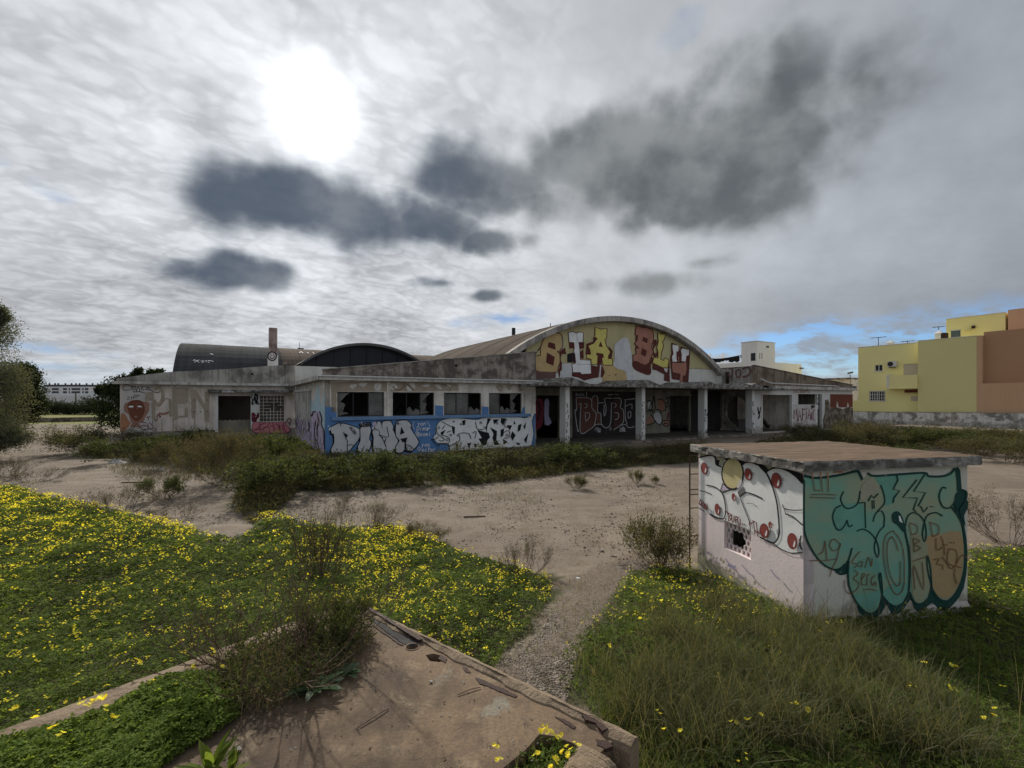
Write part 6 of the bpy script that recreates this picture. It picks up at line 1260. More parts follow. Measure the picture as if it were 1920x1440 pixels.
def sample(poly, n, ymin=0.6, ymax=60, k=1.0, xr=1.35):
    xs, ys = [], []; tot = 0; tries = 0
    P = np.array(poly); x0, x1, y0, y1 = P[:, 0].min(), P[:, 0].max(), max(P[:, 1].min(), ymin), min(P[:, 1].max(), ymax)
    while tot < n and tries < 60:
        m_ = n*3; y = y0+(y1-y0)*rn.random(m_)**k; hw = xr*y+2.0; x = rn.uniform(-1, 1, m_)*hw
        ok = inpoly(x, y, poly); xs.append(x[ok]); ys.append(y[ok]); tot += ok.sum(); tries += 1
    return np.concatenate(xs)[:n], np.concatenate(ys)[:n]
def edge(x, y, poly, r):
    s = 0
    for k in range(8): s = s+inpoly(x+r*math.cos(k*.785), y+r*math.sin(k*.785), poly)
    return np.clip((s/8-.25)/.75, .0, 1)
SHED_BOX = [tuple(SB(a, b, 0)[:2]) for a, b in ((0, 0), (SW_, 0), (SW_, SD), (0, SD))]
PLAT = [tuple(PP(a, b, 0)[:2]) for a, b in ((-.02, -.02), (PL+.02, -.02), (PL+.05, .8), (PL+.45, 3.5), (.2, 9), (-.02, 9))]
def keep(x, y, *cols):
    ok = ~inpoly(x, y, SHED_BOX) & ~inpoly(x, y, PLAT)
    return [c[ok] for c in (x, y, *cols)]
def clover_mesh(name, x, y, zb, h, size, mat='leaf_clover'):
    n = len(x); hz = zb+h*np.sqrt(rn.uniform(.08, 1, n)); th = rn.uniform(0, 6.283, n); tx, ty = rn.normal(0, .38, n), rn.normal(0, .38, n)
    s = size*rn.uniform(.65, 1.3, n); V_, T_ = np.zeros((n, 3, 4, 3), np.float32), np.zeros((n, 3, 2, 3), np.int32)
    for j in range(3):
        a = th+j*2.094; cx, cy = np.cos(a), np.sin(a)
        def P(l, w, f): 
            px_, py_ = l*cx-w*cy, l*cy+w*cx
            return np.stack([x+s*px_, y+s*py_, hz+s*(px_*tx+py_*ty+f)], -1)
        V_[:, j, 0] = P(0, 0, 0); V_[:, j, 1] = P(.75, -.46, -.12); V_[:, j, 2] = P(.92, 0, .06); V_[:, j, 3] = P(.75, .46, -.12)
        b = (np.arange(n)*12+j*4)[:, None]; T_[:, j, 0] = b+np.array([[0, 1, 2]]); T_[:, j, 1] = b+np.array([[0, 2, 3]])
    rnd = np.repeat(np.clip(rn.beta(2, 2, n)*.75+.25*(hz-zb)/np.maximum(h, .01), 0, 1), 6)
    return np_mesh(name, V_.reshape(-1, 3), T_.reshape(-1, 3), mat, rnd)
def blades(name, x, y, zb, L, w, lean, mat, parent=None, curl=1.0):
    """curved grass blades: three stacked segments"""
    n = len(x); a = rn.uniform(0, 6.283, n); le = lean*rn.uniform(.2, 1.3, n); cx, cy = np.cos(a), np.sin(a); fx = rn.uniform(0, 6.283, n); sx, sy = np.cos(fx)*w, np.sin(fx)*w
    V_ = np.zeros((n, 7, 3), np.float32)
    for i, (t_, ww) in enumerate(((0, 1), (.4, .8), (.75, .5))):
        r_ = L*le*(t_**1.8)*curl; z = zb+L*t_*np.sqrt(np.maximum(1-(le*t_*.8)**2, .05))
        V_[:, i*2] = np.stack([x+cx*r_-sx*ww, y+cy*r_-sy*ww, z], -1); V_[:, i*2+1] = np.stack([x+cx*r_+sx*ww, y+cy*r_+sy*ww, z], -1)
    r_ = L*le*curl; V_[:, 6] = np.stack([x+cx*r_, y+cy*r_, zb+L*np.sqrt(np.maximum(1-(le*.85)**2, .03))], -1)
    base = (np.arange(n)*7)[:, None, None]; T_ = base+np.array([[[0, 1, 3], [0, 3, 2], [2, 3, 5], [2, 5, 4], [4, 5, 6]]])
    return np_mesh(name, V_.reshape(-1, 3), T_.reshape(-1, 3), mat, np.repeat(rn.random(n), 5), parent)
def leaf_quads(C, D, L, w, fold=.15):
    """pointed leaves: centre base C, direction D"""
    n = len(C); D = D/np.linalg.norm(D, axis=1, keepdims=True); up = rn.normal(0, 1, (n, 3)); S_ = np.cross(D, up); S_ /= np.maximum(np.linalg.norm(S_, axis=1, keepdims=True), 1e-6); N_ = np.cross(S_, D)
    L = np.broadcast_to(L, (n,))[:, None]; w = np.broadcast_to(w, (n,))[:, None]
    V_ = np.stack([C, C+D*L*.45-S_*w+N_*w*fold, C+D*L, C+D*L*.45+S_*w+N_*w*fold], 1)
    T_ = (np.arange(n)*4)[:, None, None]+np.array([[[0, 1, 2], [0, 2, 3]]])
    return V_.reshape(-1, 3), T_.reshape(-1, 3)
def flowers(name, x, y, z, nfl, spread, r0, parent=None, stem=.0):
    """umbels of small five-petalled yellow flowers"""
    vs_, ts_ = [], []; k = 0
    cx = np.repeat(x, nfl); cy = np.repeat(y, nfl); cz = np.repeat(z, nfl); sp = np.repeat(np.broadcast_to(spread, x.shape), nfl); n = len(cx)
    cx = cx+rn.normal(0, 1, n)*sp; cy = cy+rn.normal(0, 1, n)*sp; cz = cz+rn.normal(0, .4, n)*sp; r_ = np.repeat(np.broadcast_to(r0, x.shape), nfl)*rn.uniform(.7, 1.2, n); tx, ty = rn.normal(0, .45, n), rn.normal(-.1, .45, n); th = rn.uniform(0, 6.28, n)
    V_ = np.zeros((n, 11, 3), np.float32); V_[:, 0] = np.stack([cx, cy, cz-r_*.4], -1)
    for j in range(5):
        for s_, da in ((0, -.50), (1, .50)):
            a = th+j*1.2566+da; ux, uy = np.cos(a), np.sin(a); V_[:, 1+j*2+s_] = np.stack([cx+r_*ux, cy+r_*uy, cz+r_*(ux*tx+uy*ty+.12)], -1)
    T_ = (np.arange(n)*11)[:, None, None]+np.array([[[0, 1+j*2, 2+j*2] for j in range(5)]])
    return np_mesh(name, V_.reshape(-1, 3), T_.reshape(-1, 3), 'petal', np.repeat(rn.random(n), 5), parent)

# ---- left flower field
def field(poly, n, hmin, hvar, size, lab):
    x, y = sample(poly, n, k=1.0); x, y = keep(x, y); jx, jy = .38*fbm2(x, y, 2.3, 301), .38*fbm2(x, y, 2.3, 302); e = edge(x+jx, y+jy, poly, .45); ok = rn.random(len(x)) < np.clip(e*1.35+.25*fbm2(x, y, 6., 303), .03, 1); x, y, e = x[ok], y[ok], e[ok]
    h = (hmin+hvar*np.clip(.55+.75*fbm2(x, y, 2.6, 11), 0, 1.3)+.03*fbm2(x, y, 9, 12))*(.25+.75*e); h = np.maximum(h, .02)
    o = clover_mesh('clover_cover', x, y, gz(x, y), h, size*(np.clip(y, 3, 14)/4.5)**.45); tag(o, lab, 'ground cover', kind='stuff'); return o
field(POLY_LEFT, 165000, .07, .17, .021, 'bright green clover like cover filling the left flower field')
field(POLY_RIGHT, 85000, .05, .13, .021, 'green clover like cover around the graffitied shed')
def hfield(x, y, hmin, hvar): return hmin+hvar*np.clip(.55+.75*fbm2(x, y, 2.6, 11), 0, 1.3)
def flower_field(poly, n, fn, hmin, hvar, lab, nfl=4):
    x, y = sample(poly, n*6, k=1.0, ymax=22); x, y = keep(x, y); w = fn(x, y); ok = rn.random(len(x)) < w; x, y = x[ok][:n], y[ok][:n]
    e = edge(x, y, poly, .35); z = gz(x, y)+hfield(x, y, hmin, hvar)*(.25+.75*e)+rn.uniform(.02, .09, len(x))
    s_ = np.clip(y/6.5, .75, 1.6); o = flowers('yellow_flowers', x, y, z, nfl, .026*s_, .0112*s_**.8); tag(o, lab, 'flowers', kind='stuff'); return o
def fl_left(x, y):
    px_, py_ = toscreen(x, y, gz(x, y)); far = smooth01(y, 5.5, 10.5); patch = np.clip(.4+1.1*fbm2(x, y, 1.5, 31), 0, 1); right = smooth01(px_, 560, 760)*.35
    return np.clip(.05+.40*far**1.4*(.2+.8*patch)+.20*patch*(1-far)*smooth01(y, 3.2, 6)+right*.75*patch, 0, 1)
flower_field(POLY_LEFT, 3700, fl_left, .07, .17, 'many small yellow flowers over the left field')
def fl_right(x, y):
    px_, py_ = toscreen(x, y, gz(x, y)); return np.clip(.55*((px_ < 1480) & (py_ < 1200))+.35*(px_ > 1790)*(py_ < 1220)+.07*np.clip(.5+fbm2(x, y, 2, 5), 0, 1), 0, 1)
flower_field(POLY_RIGHT, 620, fl_right, .06, .14, 'scattered yellow flowers round the shed', 3)
# ---- dry and green grass at the lower right
GP = ground_poly([(1130, 1175), (1230, 1130), (1330, 1110), (1500, 1190), (1700, 1190), (1960, 1210), (2500, 1300)])+[(9, -2), (.8, -2), (.70, 2.6)]+ground_poly([(1120, 1330), (1060, 1280)])
x, y = sample(GP, 62000, k=1.0, ymax=9); x, y = keep(x, y); cl = np.clip(.5+.9*fbm2(x, y, 2.4, 61), 0, 1.2); px_, py_ = toscreen(x, y, gz(x, y)); bk = 1-.75*smooth01(px_, 1680, 1900)
ok = rn.random(len(x)) < np.clip(cl*1.25-.18, .03, 1)*bk; x, y, cl = x[ok], y[ok], cl[ok]
tag(blades('tall_grass', x, y, gz(x, y), (.05+.20*cl)*rn.uniform(.45, 1.15, len(x)), .0016+.0016*rn.random(len(x)), .75, 'grass_mix'), 'tall half dry grass in front of the shed', 'grass', kind='stuff')
x, y = sample(GP, 9000, k=1.0, ymax=7); x, y = keep(x, y); ok = rn.random(len(x)) < np.clip(.2+fbm2(x, y, 1.8, 77), 0, 1); x, y = x[ok], y[ok]
tag(blades('dead_grass', x, y, gz(x, y), rn.uniform(.18, .48, len(x)), .0018, 1.05, 'grass_dry'), 'straw coloured dead grass lying over the green', 'grass', kind='stuff')
sx_ = np.concatenate([rn.uniform(3.2, 5.3, 70), rn.uniform(1.5, 4.5, 40)]); sy_ = np.concatenate([rn.uniform(4.6, 5.5, 70), rn.uniform(3.0, 5.2, 40)]); sx_, sy_ = keep(sx_, sy_)
tag(blades('grass_stalks', sx_, sy_, gz(sx_, sy_), rn.uniform(.45, .75, len(sx_)), .0022, .5, 'grass_dry'), 'long pale grass stalks against the shed base', 'grass', kind='stuff')
# short grass tufts on the yards and path edges
def tufts(poly, n, L, mat, lab, ymax=40, w=.0025):
    x, y = sample(poly, n, ymax=ymax); x, y = keep(x, y); m_ = np.clip(.2+1.0*fbm2(x, y, 1.5, 91), 0, 1); ok = rn.random(len(x)) < m_; x, y = x[ok], y[ok]
    tag(blades('short_grass', x, y, gz(x, y), L*rn.uniform(.4, 1.2, len(x)), w, .8, mat), lab, 'grass', kind='stuff')
PE = ground_poly([(900, 1300), (935, 1180), (1010, 1100), (1150, 1050), (1300, 1050), (1180, 1120), (1100, 1200), (1080, 1330), (1000, 1290)])
tufts(PE, 2500, .08, 'grass_mix', 'thin grass fringing the gravel path')
# ---- weeds in front of the building
def weeds(poly, n, hfun, mat, lab, nl=15, ll=.10, lw=.016, k=.8):
    x, y = sample(poly, n, ymax=60, k=k); gap_ = smooth01(fbm2(x, y, 1.7, 211)+.3, -.15, .35); ok = rn.random(len(x)) < (.18+.82*gap_); x, y = x[ok], y[ok]; e = edge(x, y, poly, .5); h = hfun(x, y)*(.55+.6*gap_[ok])*(.25+.75*e)*rn.uniform(.5, 1.25, len(x)); n = len(x)
    lean = rn.normal(0, .28, (n, 2)); i = np.repeat(np.arange(n), nl); t_ = rn.uniform(.05, 1, len(i)); hh = h[i]
    C = np.stack([x[i]+lean[i, 0]*hh*t_+rn.normal(0, .10, len(i))*(.4+hh), y[i]+lean[i, 1]*hh*t_+rn.normal(0, .10, len(i))*(.4+hh), gz(x[i], y[i])+hh*t_], -1)
    a = rn.uniform(0, 6.283, len(i)); D = np.stack([np.cos(a), np.sin(a), rn.uniform(.1, 1.5, len(i))], -1)
    V_, T_ = leaf_quads(C, D, ll*rn.uniform(.5, 1.3, len(i))*(.6+.4*hh), lw*rn.uniform(.6, 1.3, len(i)))
    o = np_mesh('weeds', V_, T_, mat, np.repeat(np.clip(.65*rn.random(n)[i]+.35*rn.random(len(i)), 0, 1), 2)); return tag(o, lab, 'weeds', kind='stuff')
weeds(POLY_WEED, 5200, lambda x, y: .15+.17*np.clip(.5+fbm2(x, y, .8, 41), 0, 1.2), 'leaf_weed', 'dark tangled weeds before the blue wall and porch', 12, .21, .019)
weeds(POLY_WING, 3000, lambda x, y: .12+.16*np.clip(.5+fbm2(x, y, .7, 43), 0, 1.2), 'leaf_weed', 'brown green weeds before the left wing', 12, .21, .019)
weeds(POLY_EAST, 4200, lambda x, y: .2+.3*np.clip(.5+fbm2(x, y, .5, 44), 0, 1.2), 'leaf_weed', 'dark weeds before the right wing and boundary wall', 12, .27, .028)
x, y = sample(POLY_WEED, 16000, ymax=40); tag(blades('weed_stalks', x, y, gz(x, y), rn.uniform(.12, .55, len(x))*(.3+.7*edge(x, y, POLY_WEED, .5)), .0045, .7, 'weed_straw'), 'upright stalks among the dark weeds', 'weeds', kind='stuff')

# ---- bushes
def branch(m, p, d, L, r_, depth, rb, spread, lift=.12, leaf=None, sides=3):
    n = 3; pts = [p]; rad = [r_]; q = p
    for k in range(n):
        d = (d+Vector((rb.uniform(-1, 1), rb.uniform(-1, 1), rb.uniform(-.6, 1)))*.22+Z3*lift*.5).normalized(); q = q+d*(L/n); pts.append(q); rad.append(r_*(1-.55*(k+1)/n))
    m.tube(pts, rad, sides, 0, False)
    if leaf is not None:
        for k in range(1, len(pts)): leaf.append((pts[k], d, depth))
    if depth <= 0: return
    for k in range(rb.choice((2, 3, 3))):
        t_ = rb.uniform(.35, 1); j = min(int(t_*n), n-1); b = pts[j].lerp(pts[j+1], t_*n-j); nd_ = (d+Vector((rb.uniform(-1, 1), rb.uniform(-1, 1), rb.uniform(-.5, .8)))*spread).normalized()
        branch(m, b, nd_, L*rb.uniform(.5, .8), r_*.55, depth-1, rb, spread, lift, leaf, sides)
def leaves_obj(name, leaf, per, ll, lw, mat, parent, seed, jit, sag=0.):
    r_ = np.random.default_rng(seed); P = np.array([l[0][:] for l in leaf]); D0 = np.array([l[1][:] for l in leaf]); i = np.repeat(np.arange(len(P)), per)
    C = P[i]+r_.normal(0, jit, (len(i), 3)); D = D0[i]*.8+r_.normal(0, .8, (len(i), 3)); D[:, 2] += .2-sag
    V_, T_ = leaf_quads(C, D, ll*r_.uniform(.6, 1.3, len(i)), lw*r_.uniform(.6, 1.3, len(i)))
    return np_mesh(name, V_, T_, mat, np.repeat(np.clip(.6*r_.random(len(P))[i]+.4*r_.random(len(i)), 0, 1), 2), parent)
def bush(name, label, cat, seed, loc, w, h, nst, depth, per, ll, lw, leafm, stem='twig', spread=.7, r_=.008, jit=.05, base=.22, up=.5, group=None):
    rb = random.Random(seed); root = thing(name, loc, label, cat, group); m = MB(); leaf = []
    for k in range(nst):
        a = rb.uniform(0, 6.283); o = rb.uniform(0, base)*w; tilt = rb.uniform(0, 1)
        d = Vector((math.cos(a)*tilt*w/h*1.15, math.sin(a)*tilt*w/h*1.15, up*.6+.35)).normalized(); p = Vector(loc)+Vector((math.cos(a)*o, math.sin(a)*o, -.03))
        branch(m, p, d, math.hypot(h*.62, w*.3*tilt), r_, depth, rb, spread, .15, leaf)
    m.build('stems', stem, root)
    if per: leaves_obj('foliage', leaf, per, ll, lw, leafm, root, seed, jit)
    return root
def gl3(px, py): q = gp(px, py); return Vector((q.x, q.y, q.z))
PROT = {}
def proto(kind, label, loc, sc, rot=0):
    """first call builds, later calls copy the tree of parts"""
    if kind not in PROT:
        q = loc
        if kind == 'leafy': PROT[kind] = bush('green_bush', label, 'bush', 5, q, 1.5, 1.0, 18, 3, 3, .085, .016, 'leaf_bush', jit=.05, group='bushes on the waste ground')
        if kind == 'dry': PROT[kind] = bush('dry_bush', label, 'bush', 8, q, 1.4, 1.0, 26, 3, 1, .05, .007, 'leaf_drybush', 'twig', .6, .007, .03, group='bushes on the waste ground')
        if kind == 'grey': PROT[kind] = bush('grey_bush', label, 'bush', 11, q, 1.8, 1.0, 22, 3, 4, .07, .010, 'leaf_drybush', 'twig_grey', .75, .007, .06, group='bushes on the waste ground')
        if kind == 'brown': PROT[kind] = bush('brown_bush', label, 'bush', 17, q, 1.6, 1.0, 24, 3, 3, .075, .012, 'leaf_weed', 'twig', .7, .008, .06, group='bushes on the waste ground')
        if kind == 'twigs': PROT[kind] = bush('bare_twigs', label, 'bush', 13, q, 1.3, 1.0, 12, 2, 0, 0, 0, None, 'twig', .55, .007, group='bare twig clumps')
        PROT[kind].scale = sc if isinstance(sc, tuple) else (sc,)*3; return PROT[kind]
    return dup(PROT[kind], loc, rot, sc, label)
BUSH = [  # kind, base px, width px, height px, label
 ('brown', 178, 850, 125, 62, 'wide dark brush at the outer corner of the left wing'), ('leafy', 250, 866, 110, 55, 'dark green bush below the basement opening'), ('grey', 335, 876, 90, 48, 'low grey bush beside the white rag'), ('grey', 418, 906, 135, 95, 'large grey brown bush at the edge of the dirt before the lattice window'),
 ('leafy', 500, 890, 130, 70, 'green bush between the grey bush and the blue wall'), ('leafy', 370, 842, 90, 42, 'green bush under the doorway of the left wing'), ('brown', 450, 850, 120, 45, 'brown brush under the lattice window'), ('leafy', 500, 930, 145, 68, 'bright green bush where the dirt narrows'), ('grey', 545, 905, 120, 60, 'grey green bush beside the corner of the blue wall'),
 ('leafy', 306, 936, 62, 40, 'small round green bush alone on the dirt'), ('dry', 230, 962, 105, 50, 'reddish dry twigs at the far edge of the flower field'), ('dry', 335, 970, 80, 26, 'flattened dry twigs on the dirt behind the flowers'), ('dry', 640, 952, 46, 24, 'small spiky dry tuft on the dirt before the weeds'), ('brown', 1237, 1062, 112, 96, 'dark reddish bush left of the shed'),
 ('dry', 985, 1085, 88, 74, 'thin dry stems at the head of the gravel path'), ('brown', 1080, 916, 34, 26, 'small dark tuft alone in the middle of the yard'), ('brown', 1192, 906, 22, 26, 'narrow dark tuft right of the yard middle'), ('brown', 1228, 908, 14, 16, 'tiniest dark tuft on the yard'), ('dry', 1900, 1022, 120, 96, 'dry twig bush at the right edge beyond the shed'),
 ('dry', 700, 985, 100, 42, 'dry stubble behind the middle flowers'), ('grey', 790, 1018, 80, 34, 'faded grass bush at the rim of the middle flowers'), ('dry', 20, 895, 75, 42, 'dry bush at the left edge beside the road'), ('dry', 60, 905, 80, 24, 'low dry brush beside the left flower field'),
 ('brown', 1585, 838, 120, 50, 'dark bush at the corner of the right wing'), ('brown', 1655, 836, 130, 52, 'broad dark bush before the boundary wall'), ('leafy', 1745, 840, 110, 44, 'green brush along the boundary wall'), ('brown', 1815, 852, 110, 42, 'dark brush behind the shed roof corner'), ('brown', 1890, 866, 120, 52, 'dark brush at the right edge below the boundary wall'), ('leafy', 1700, 872, 90, 34, 'low green brush between two patches of bare dirt'), ('brown', 1860, 830, 90, 34, 'brush against the right end of the boundary wall'), ('brown', 1520, 822, 70, 34, 'brush before the dark red lettering'),
 ('leafy', 640, 905, 140, 52, 'dark bush before the silver letters'), ('leafy', 780, 900, 150, 50, 'low dark bush below the white lettering'), ('brown', 930, 885, 150, 48, 'dark brush before the right end of the blue wall'), ('leafy', 1060, 872, 130, 40, 'dark bush before the first porch column'), ('brown', 1190, 862, 120, 34, 'dark brush before the second porch column'), ('brown', 1275, 858, 80, 40, 'dark brush behind the shed roof')]
rb_ = random.Random(99)
for kind, px, py, wpx, hpx, lab in BUSH:
    q = gl3(px, py); k_s = q.y/F
    W0 = {'leafy': 1.5, 'dry': 1.4, 'grey': 1.8, 'brown': 1.6, 'twigs': 1.3}[kind]
    o = proto(kind, lab, q, (wpx*k_s/W0*.9, wpx*k_s/W0*.9, hpx*k_s/1.0*(.68 if py < 870 else .85)), rb_.uniform(0, 6.28))
# foreground shrubs (each its own shape)
bush('upright_shrub', 'upright dark twiggy shrub among the yellow flowers behind the platform', 'shrub', 31, gl3(602, 1098), .75, 1.02, 34, 2, 2, .028, .005, 'leaf_bush', 'twig', .28, .006, .02, .28, 1.6)
q = pp(520, 1245); q = Vector((q.x, q.y, ZP-.02))
bush('sprawling_shrub', 'sprawling half dead shrub growing over the corner of the platform', 'shrub', 33, q, 1.5, .66, 17, 3, 1, .022, .003, 'leaf_drybush', 'twig', .75, .0068, .02, .16, .25)
q = pp(625, 1200); q = Vector((q.x, q.y, ZP-.02)); bush('feathery_shrub', 'feathery green shrub on the platform corner beside the metal strip', 'shrub', 36, q, .5, .30, 30, 2, 6, .036, .0042, 'leaf_bush', 'twig', .5, .004, .03, .3, .8)
q = pp(440, 1225); q = Vector((q.x, q.y, ZP-.02)); bush('twig_clump', 'leaning bare twigs at the left of the sprawling shrub', 'shrub', 38, q, .9, .36, 12, 3, 0, 0, 0, None, 'twig', .7, .005, .02, .12, .2)
# dead mat under the shrub
mp = [tuple(pp(*s_)[:2]) for s_ in [(400, 1262), (450, 1225), (520, 1205), (600, 1195), (690, 1172), (700, 1195), (660, 1240), (590, 1290), (500, 1330), (430, 1330)]]
x, y = sample(mp, 2600, ymin=1.5, ymax=6, xr=.6); tag(blades('dead_mat', x, y, np.full(len(x), ZP-.02), rn.uniform(.06, .22, len(x)), .0017, 1.15, 'grass_dry'), 'grey mat of dead stalks under the sprawling shrub', 'dead grass', kind='stuff')
x, y = sample(mp, 3200, ymin=1.5, ymax=6, xr=.6); i_ = rn.uniform(0, 1, len(x)); V_, T_ = leaf_quads(np.stack([x, y, ZP-.02+rn.uniform(0, .16, len(x))], -1), np.stack([rn.normal(0, 1, len(x)), rn.normal(0, 1, len(x)), rn.uniform(0, 1.2, len(x))], -1), rn.uniform(.03, .07, len(x)), .006)
tag(np_mesh('weeds', V_, T_, 'leaf_bush', np.repeat(rn.random(len(x)), 2)), 'small green leaves among the dead mat', 'weeds', kind='stuff')
def rosette(name, label, loc, n, L, w, seed, droop=.5, tilt=.4, mat='leaf_rosette'):
    root = thing(name, loc, label, 'weed'); r_ = random.Random(seed)
    for k in range(n):
        a = 6.283*k/n*1.618*2+r_.uniform(-.3, .3); l = L*r_.uniform(.6, 1.1); ti = tilt*r_.uniform(.4, 1.7); m = MB(); rows = []
        for j in range(6):
            t_ = j/5; rr_ = l*t_*math.cos(ti*(1-t_*.3)); z = l*(math.sin(ti)*t_-droop*t_*t_*.55)+.02; ww = w*(math.sin(math.pi*min(1, t_*.86+.10))**.8)*(1 if j < 5 else .1); c = Vector(loc)+Vector((math.cos(a)*rr_, math.sin(a)*rr_, z)); sd_ = Vector((-math.sin(a), math.cos(a), 0))
            rows.append([c-sd_*ww+Z3*ww*.3, c, c+sd_*ww+Z3*ww*.3])
        m.grid(rows); lf = m.build('leaf', mat, root, True)
        at_ = lf.data.attributes.new('rnd', 'FLOAT', 'FACE'); at_.data.foreach_set('value', np.full(len(lf.data.polygons), r_.random(), np.float32))
    return root
q = pp(590, 1292); rosette('broadleaf_weed', 'broad leaved grey green weed on the platform beside the shrub', Vector((q.x, q.y, ZP-.03)), 22, .19, .024, 3)
q = pp(648, 1262); rosette('broadleaf_weed', 'smaller broad leaved weed with upturned pale leaf edge', Vector((q.x, q.y, ZP-.03)), 14, .14, .018, 4)
q = pp(395, 1452); rosette('pointed_weed', 'pointed bright green weed at the bottom edge of the platform', Vector((q.x, q.y, ZP-.03)), 16, .19, .019, 6, .15, 1.0, 'leaf_clover')
q = pp(432, 1448); rosette('pointed_weed', 'second pointed weed beside it at the bottom edge', Vector((q.x, q.y, ZP-.03)), 10, .15, .016, 9, .15, 1.1, 'leaf_clover')
# clover and flowers on the platform, inside the left rim and in the pocket
pc_ = [tuple(pp(*s_)[:2]) for s_ in [(-300, 1700), (-150, 1480), (0, 1408), (130, 1350), (250, 1300), (330, 1268), (400, 1262), (440, 1290), (450, 1335), (400, 1375), (330, 1410), (290, 1450), (200, 1700)]]
x, y = sample(pc_, 17000, ymin=.7, ymax=5, xr=1.2); e = edge(x, y, pc_, .10); o = clover_mesh('clover_cover', x, y, np.full(len(x), ZP-.03), np.maximum((.05+.11*np.clip(.5+fbm2(x, y, 5, 7), 0, 1.2))*(.2+.8*e), .015), .019, 'leaf_backlit'); tag(o, 'clover like cover in backlit colour on the platform inside the left rim', 'ground cover', kind='stuff')
fx = [pp(*s_) for s_ in [(150, 1350), (165, 1362), (185, 1352), (200, 1368), (100, 1400), (105, 1408), (260, 1262), (285, 1300), (340, 1222), (360, 1235), (395, 1250), (420, 1288), (358, 1285), (330, 1312), (212, 1372), (65, 1368), (180, 1335), (230, 1265), (400, 1255), (25, 1372), (345, 1258), (190, 1345), (170, 1345)]]
tag(flowers('yellow_flowers', np.array([v.x for v in fx]), np.array([v.y for v in fx]), np.array([ZP+.10+.03*math.sin(i*7) for i in range(len(fx))]), 3, .012, .0135), 'yellow flowers above the left rim of the platform', 'flowers', kind='stuff')
pk = [tuple(PP(*s_, 0)[:2]) for s_ in pocket]
x, y = sample(pk, 2600, ymin=.8, ymax=3.2, xr=.6); o = clover_mesh('clover_cover', x, y, np.full(len(x), .62), np.full(len(x), .22)*rn.uniform(.5, 1, len(x)), .017); tag(o, 'clover like cover growing in the broken pocket of the platform', 'ground cover', kind='stuff')
x, y = sample(pk, 240, ymin=.8, ymax=3.2, xr=.6); tag(blades('pocket_grass', x, y, np.full(len(x), .6), rn.uniform(.2, .38, len(x)), .002, .6, 'grass_mix'), 'grass blades in the broken pocket', 'grass', kind='stuff')
fx = [pp(*s_, .92) for s_ in [(1022, 1365), (1030, 1372), (1012, 1368), (1052, 1378), (1064, 1400), (1052, 1408), (1045, 1425), (1062, 1415), (930, 1395), (936, 1420), (1034, 1432), (1005, 1415), (1078, 1395)]]
tag(flowers('yellow_flowers', np.array([v.x for v in fx]), np.array([v.y for v in fx]), np.full(len(fx), .92), 3, .010, .0125), 'yellow flowers in the broken pocket of the platform', 'flowers', kind='stuff')
fx = [gp(*s_) for s_ in [(1484, 1375), (1508, 1388), (1430, 1400), (1410, 1412), (1375, 1418), (1232, 1395), (1245, 1432), (1275, 1436), (1550, 1205), (1790, 1295), (1878, 1335), (1865, 1385), (1618, 1150), (1700, 1165), (1735, 1288), (1790, 1345), (1840, 1400), (1860, 1395), (1690, 1110), (1775, 1110), (1395, 1160), (1240, 1165), (1200, 1200), (1145, 1260)]]
tag(flowers('yellow_flowers', np.array([v.x for v in fx]), np.array([v.y for v in fx]), np.array([v.z+.22 for v in fx]), 2, .012, .016), 'single yellow flowers in the grass at the lower right', 'flowers', kind='stuff')

# ---- trees
def tree(name, label, loc, trunk_h, crown, clusters, per, ll, lw, mat, seed, tr=.16, sag=0., low=0.):
    """crown = list of (offset, radius) ellipsoid lobes filled with leaf clumps"""
    root = thing(name, loc, label, 'tree', None); rb = random.Random(seed); r_ = np.random.default_rng(seed); m = MB(); L = Vector(loc)
    m.tube([L+Vector((0, 0, -.2)), L+Vector((rb.uniform(-.1, .1), rb.uniform(-.1, .1), trunk_h*.5)), L+Vector((rb.uniform(-.2, .2), rb.uniform(-.2, .2), trunk_h))], [tr, tr*.8, tr*.6], 8)
    m.build('trunk', 'bark', root); m = MB(); Cs = []
    for off, rad in crown:
        c = L+Vector(off); R_ = Vector(rad) if isinstance(rad, tuple) else Vector((rad,)*3)
        a = L+Vector((0, 0, trunk_h*.8)); mid = a.lerp(c, .55)+Vector((rb.uniform(-.2, .2), rb.uniform(-.2, .2), rb.uniform(0, .3))); m.tube([a, mid, c], [tr*.45, tr*.3, tr*.1], 6)
        for k in range(clusters):
            v = r_.normal(0, 1, 3); v /= np.linalg.norm(v); q = v*(r_.uniform(.45, 1.0)**.6); Cs.append((c.x+q[0]*R_.x, c.y+q[1]*R_.y, c.z+q[2]*R_.z, min(R_)*.2))
            if k % 4 == 0: m.tube([c.lerp(Vector(Cs[-1][:3]), .1), Vector(Cs[-1][:3])], [tr*.10, tr*.03], 4, 0, False)
    m.build('limbs', 'bark', root); Cs = np.array(Cs); i = np.repeat(np.arange(len(Cs)), per)
    P = Cs[i, :3]+r_.normal(0, 1, (len(i), 3))*Cs[i, 3:4]; D = r_.normal(0, 1, (len(i), 3)); D[:, 2] += .3-sag
    V_, T_ = leaf_quads(P, D, ll*r_.uniform(.6, 1.4, len(i)), lw*r_.uniform(.6, 1.4, len(i)))
    np_mesh('crown', V_, T_, mat, np.repeat(np.clip(.65*r_.random(len(Cs))[i]+.35*r_.random(len(i)), 0, 1), 2), root); return root
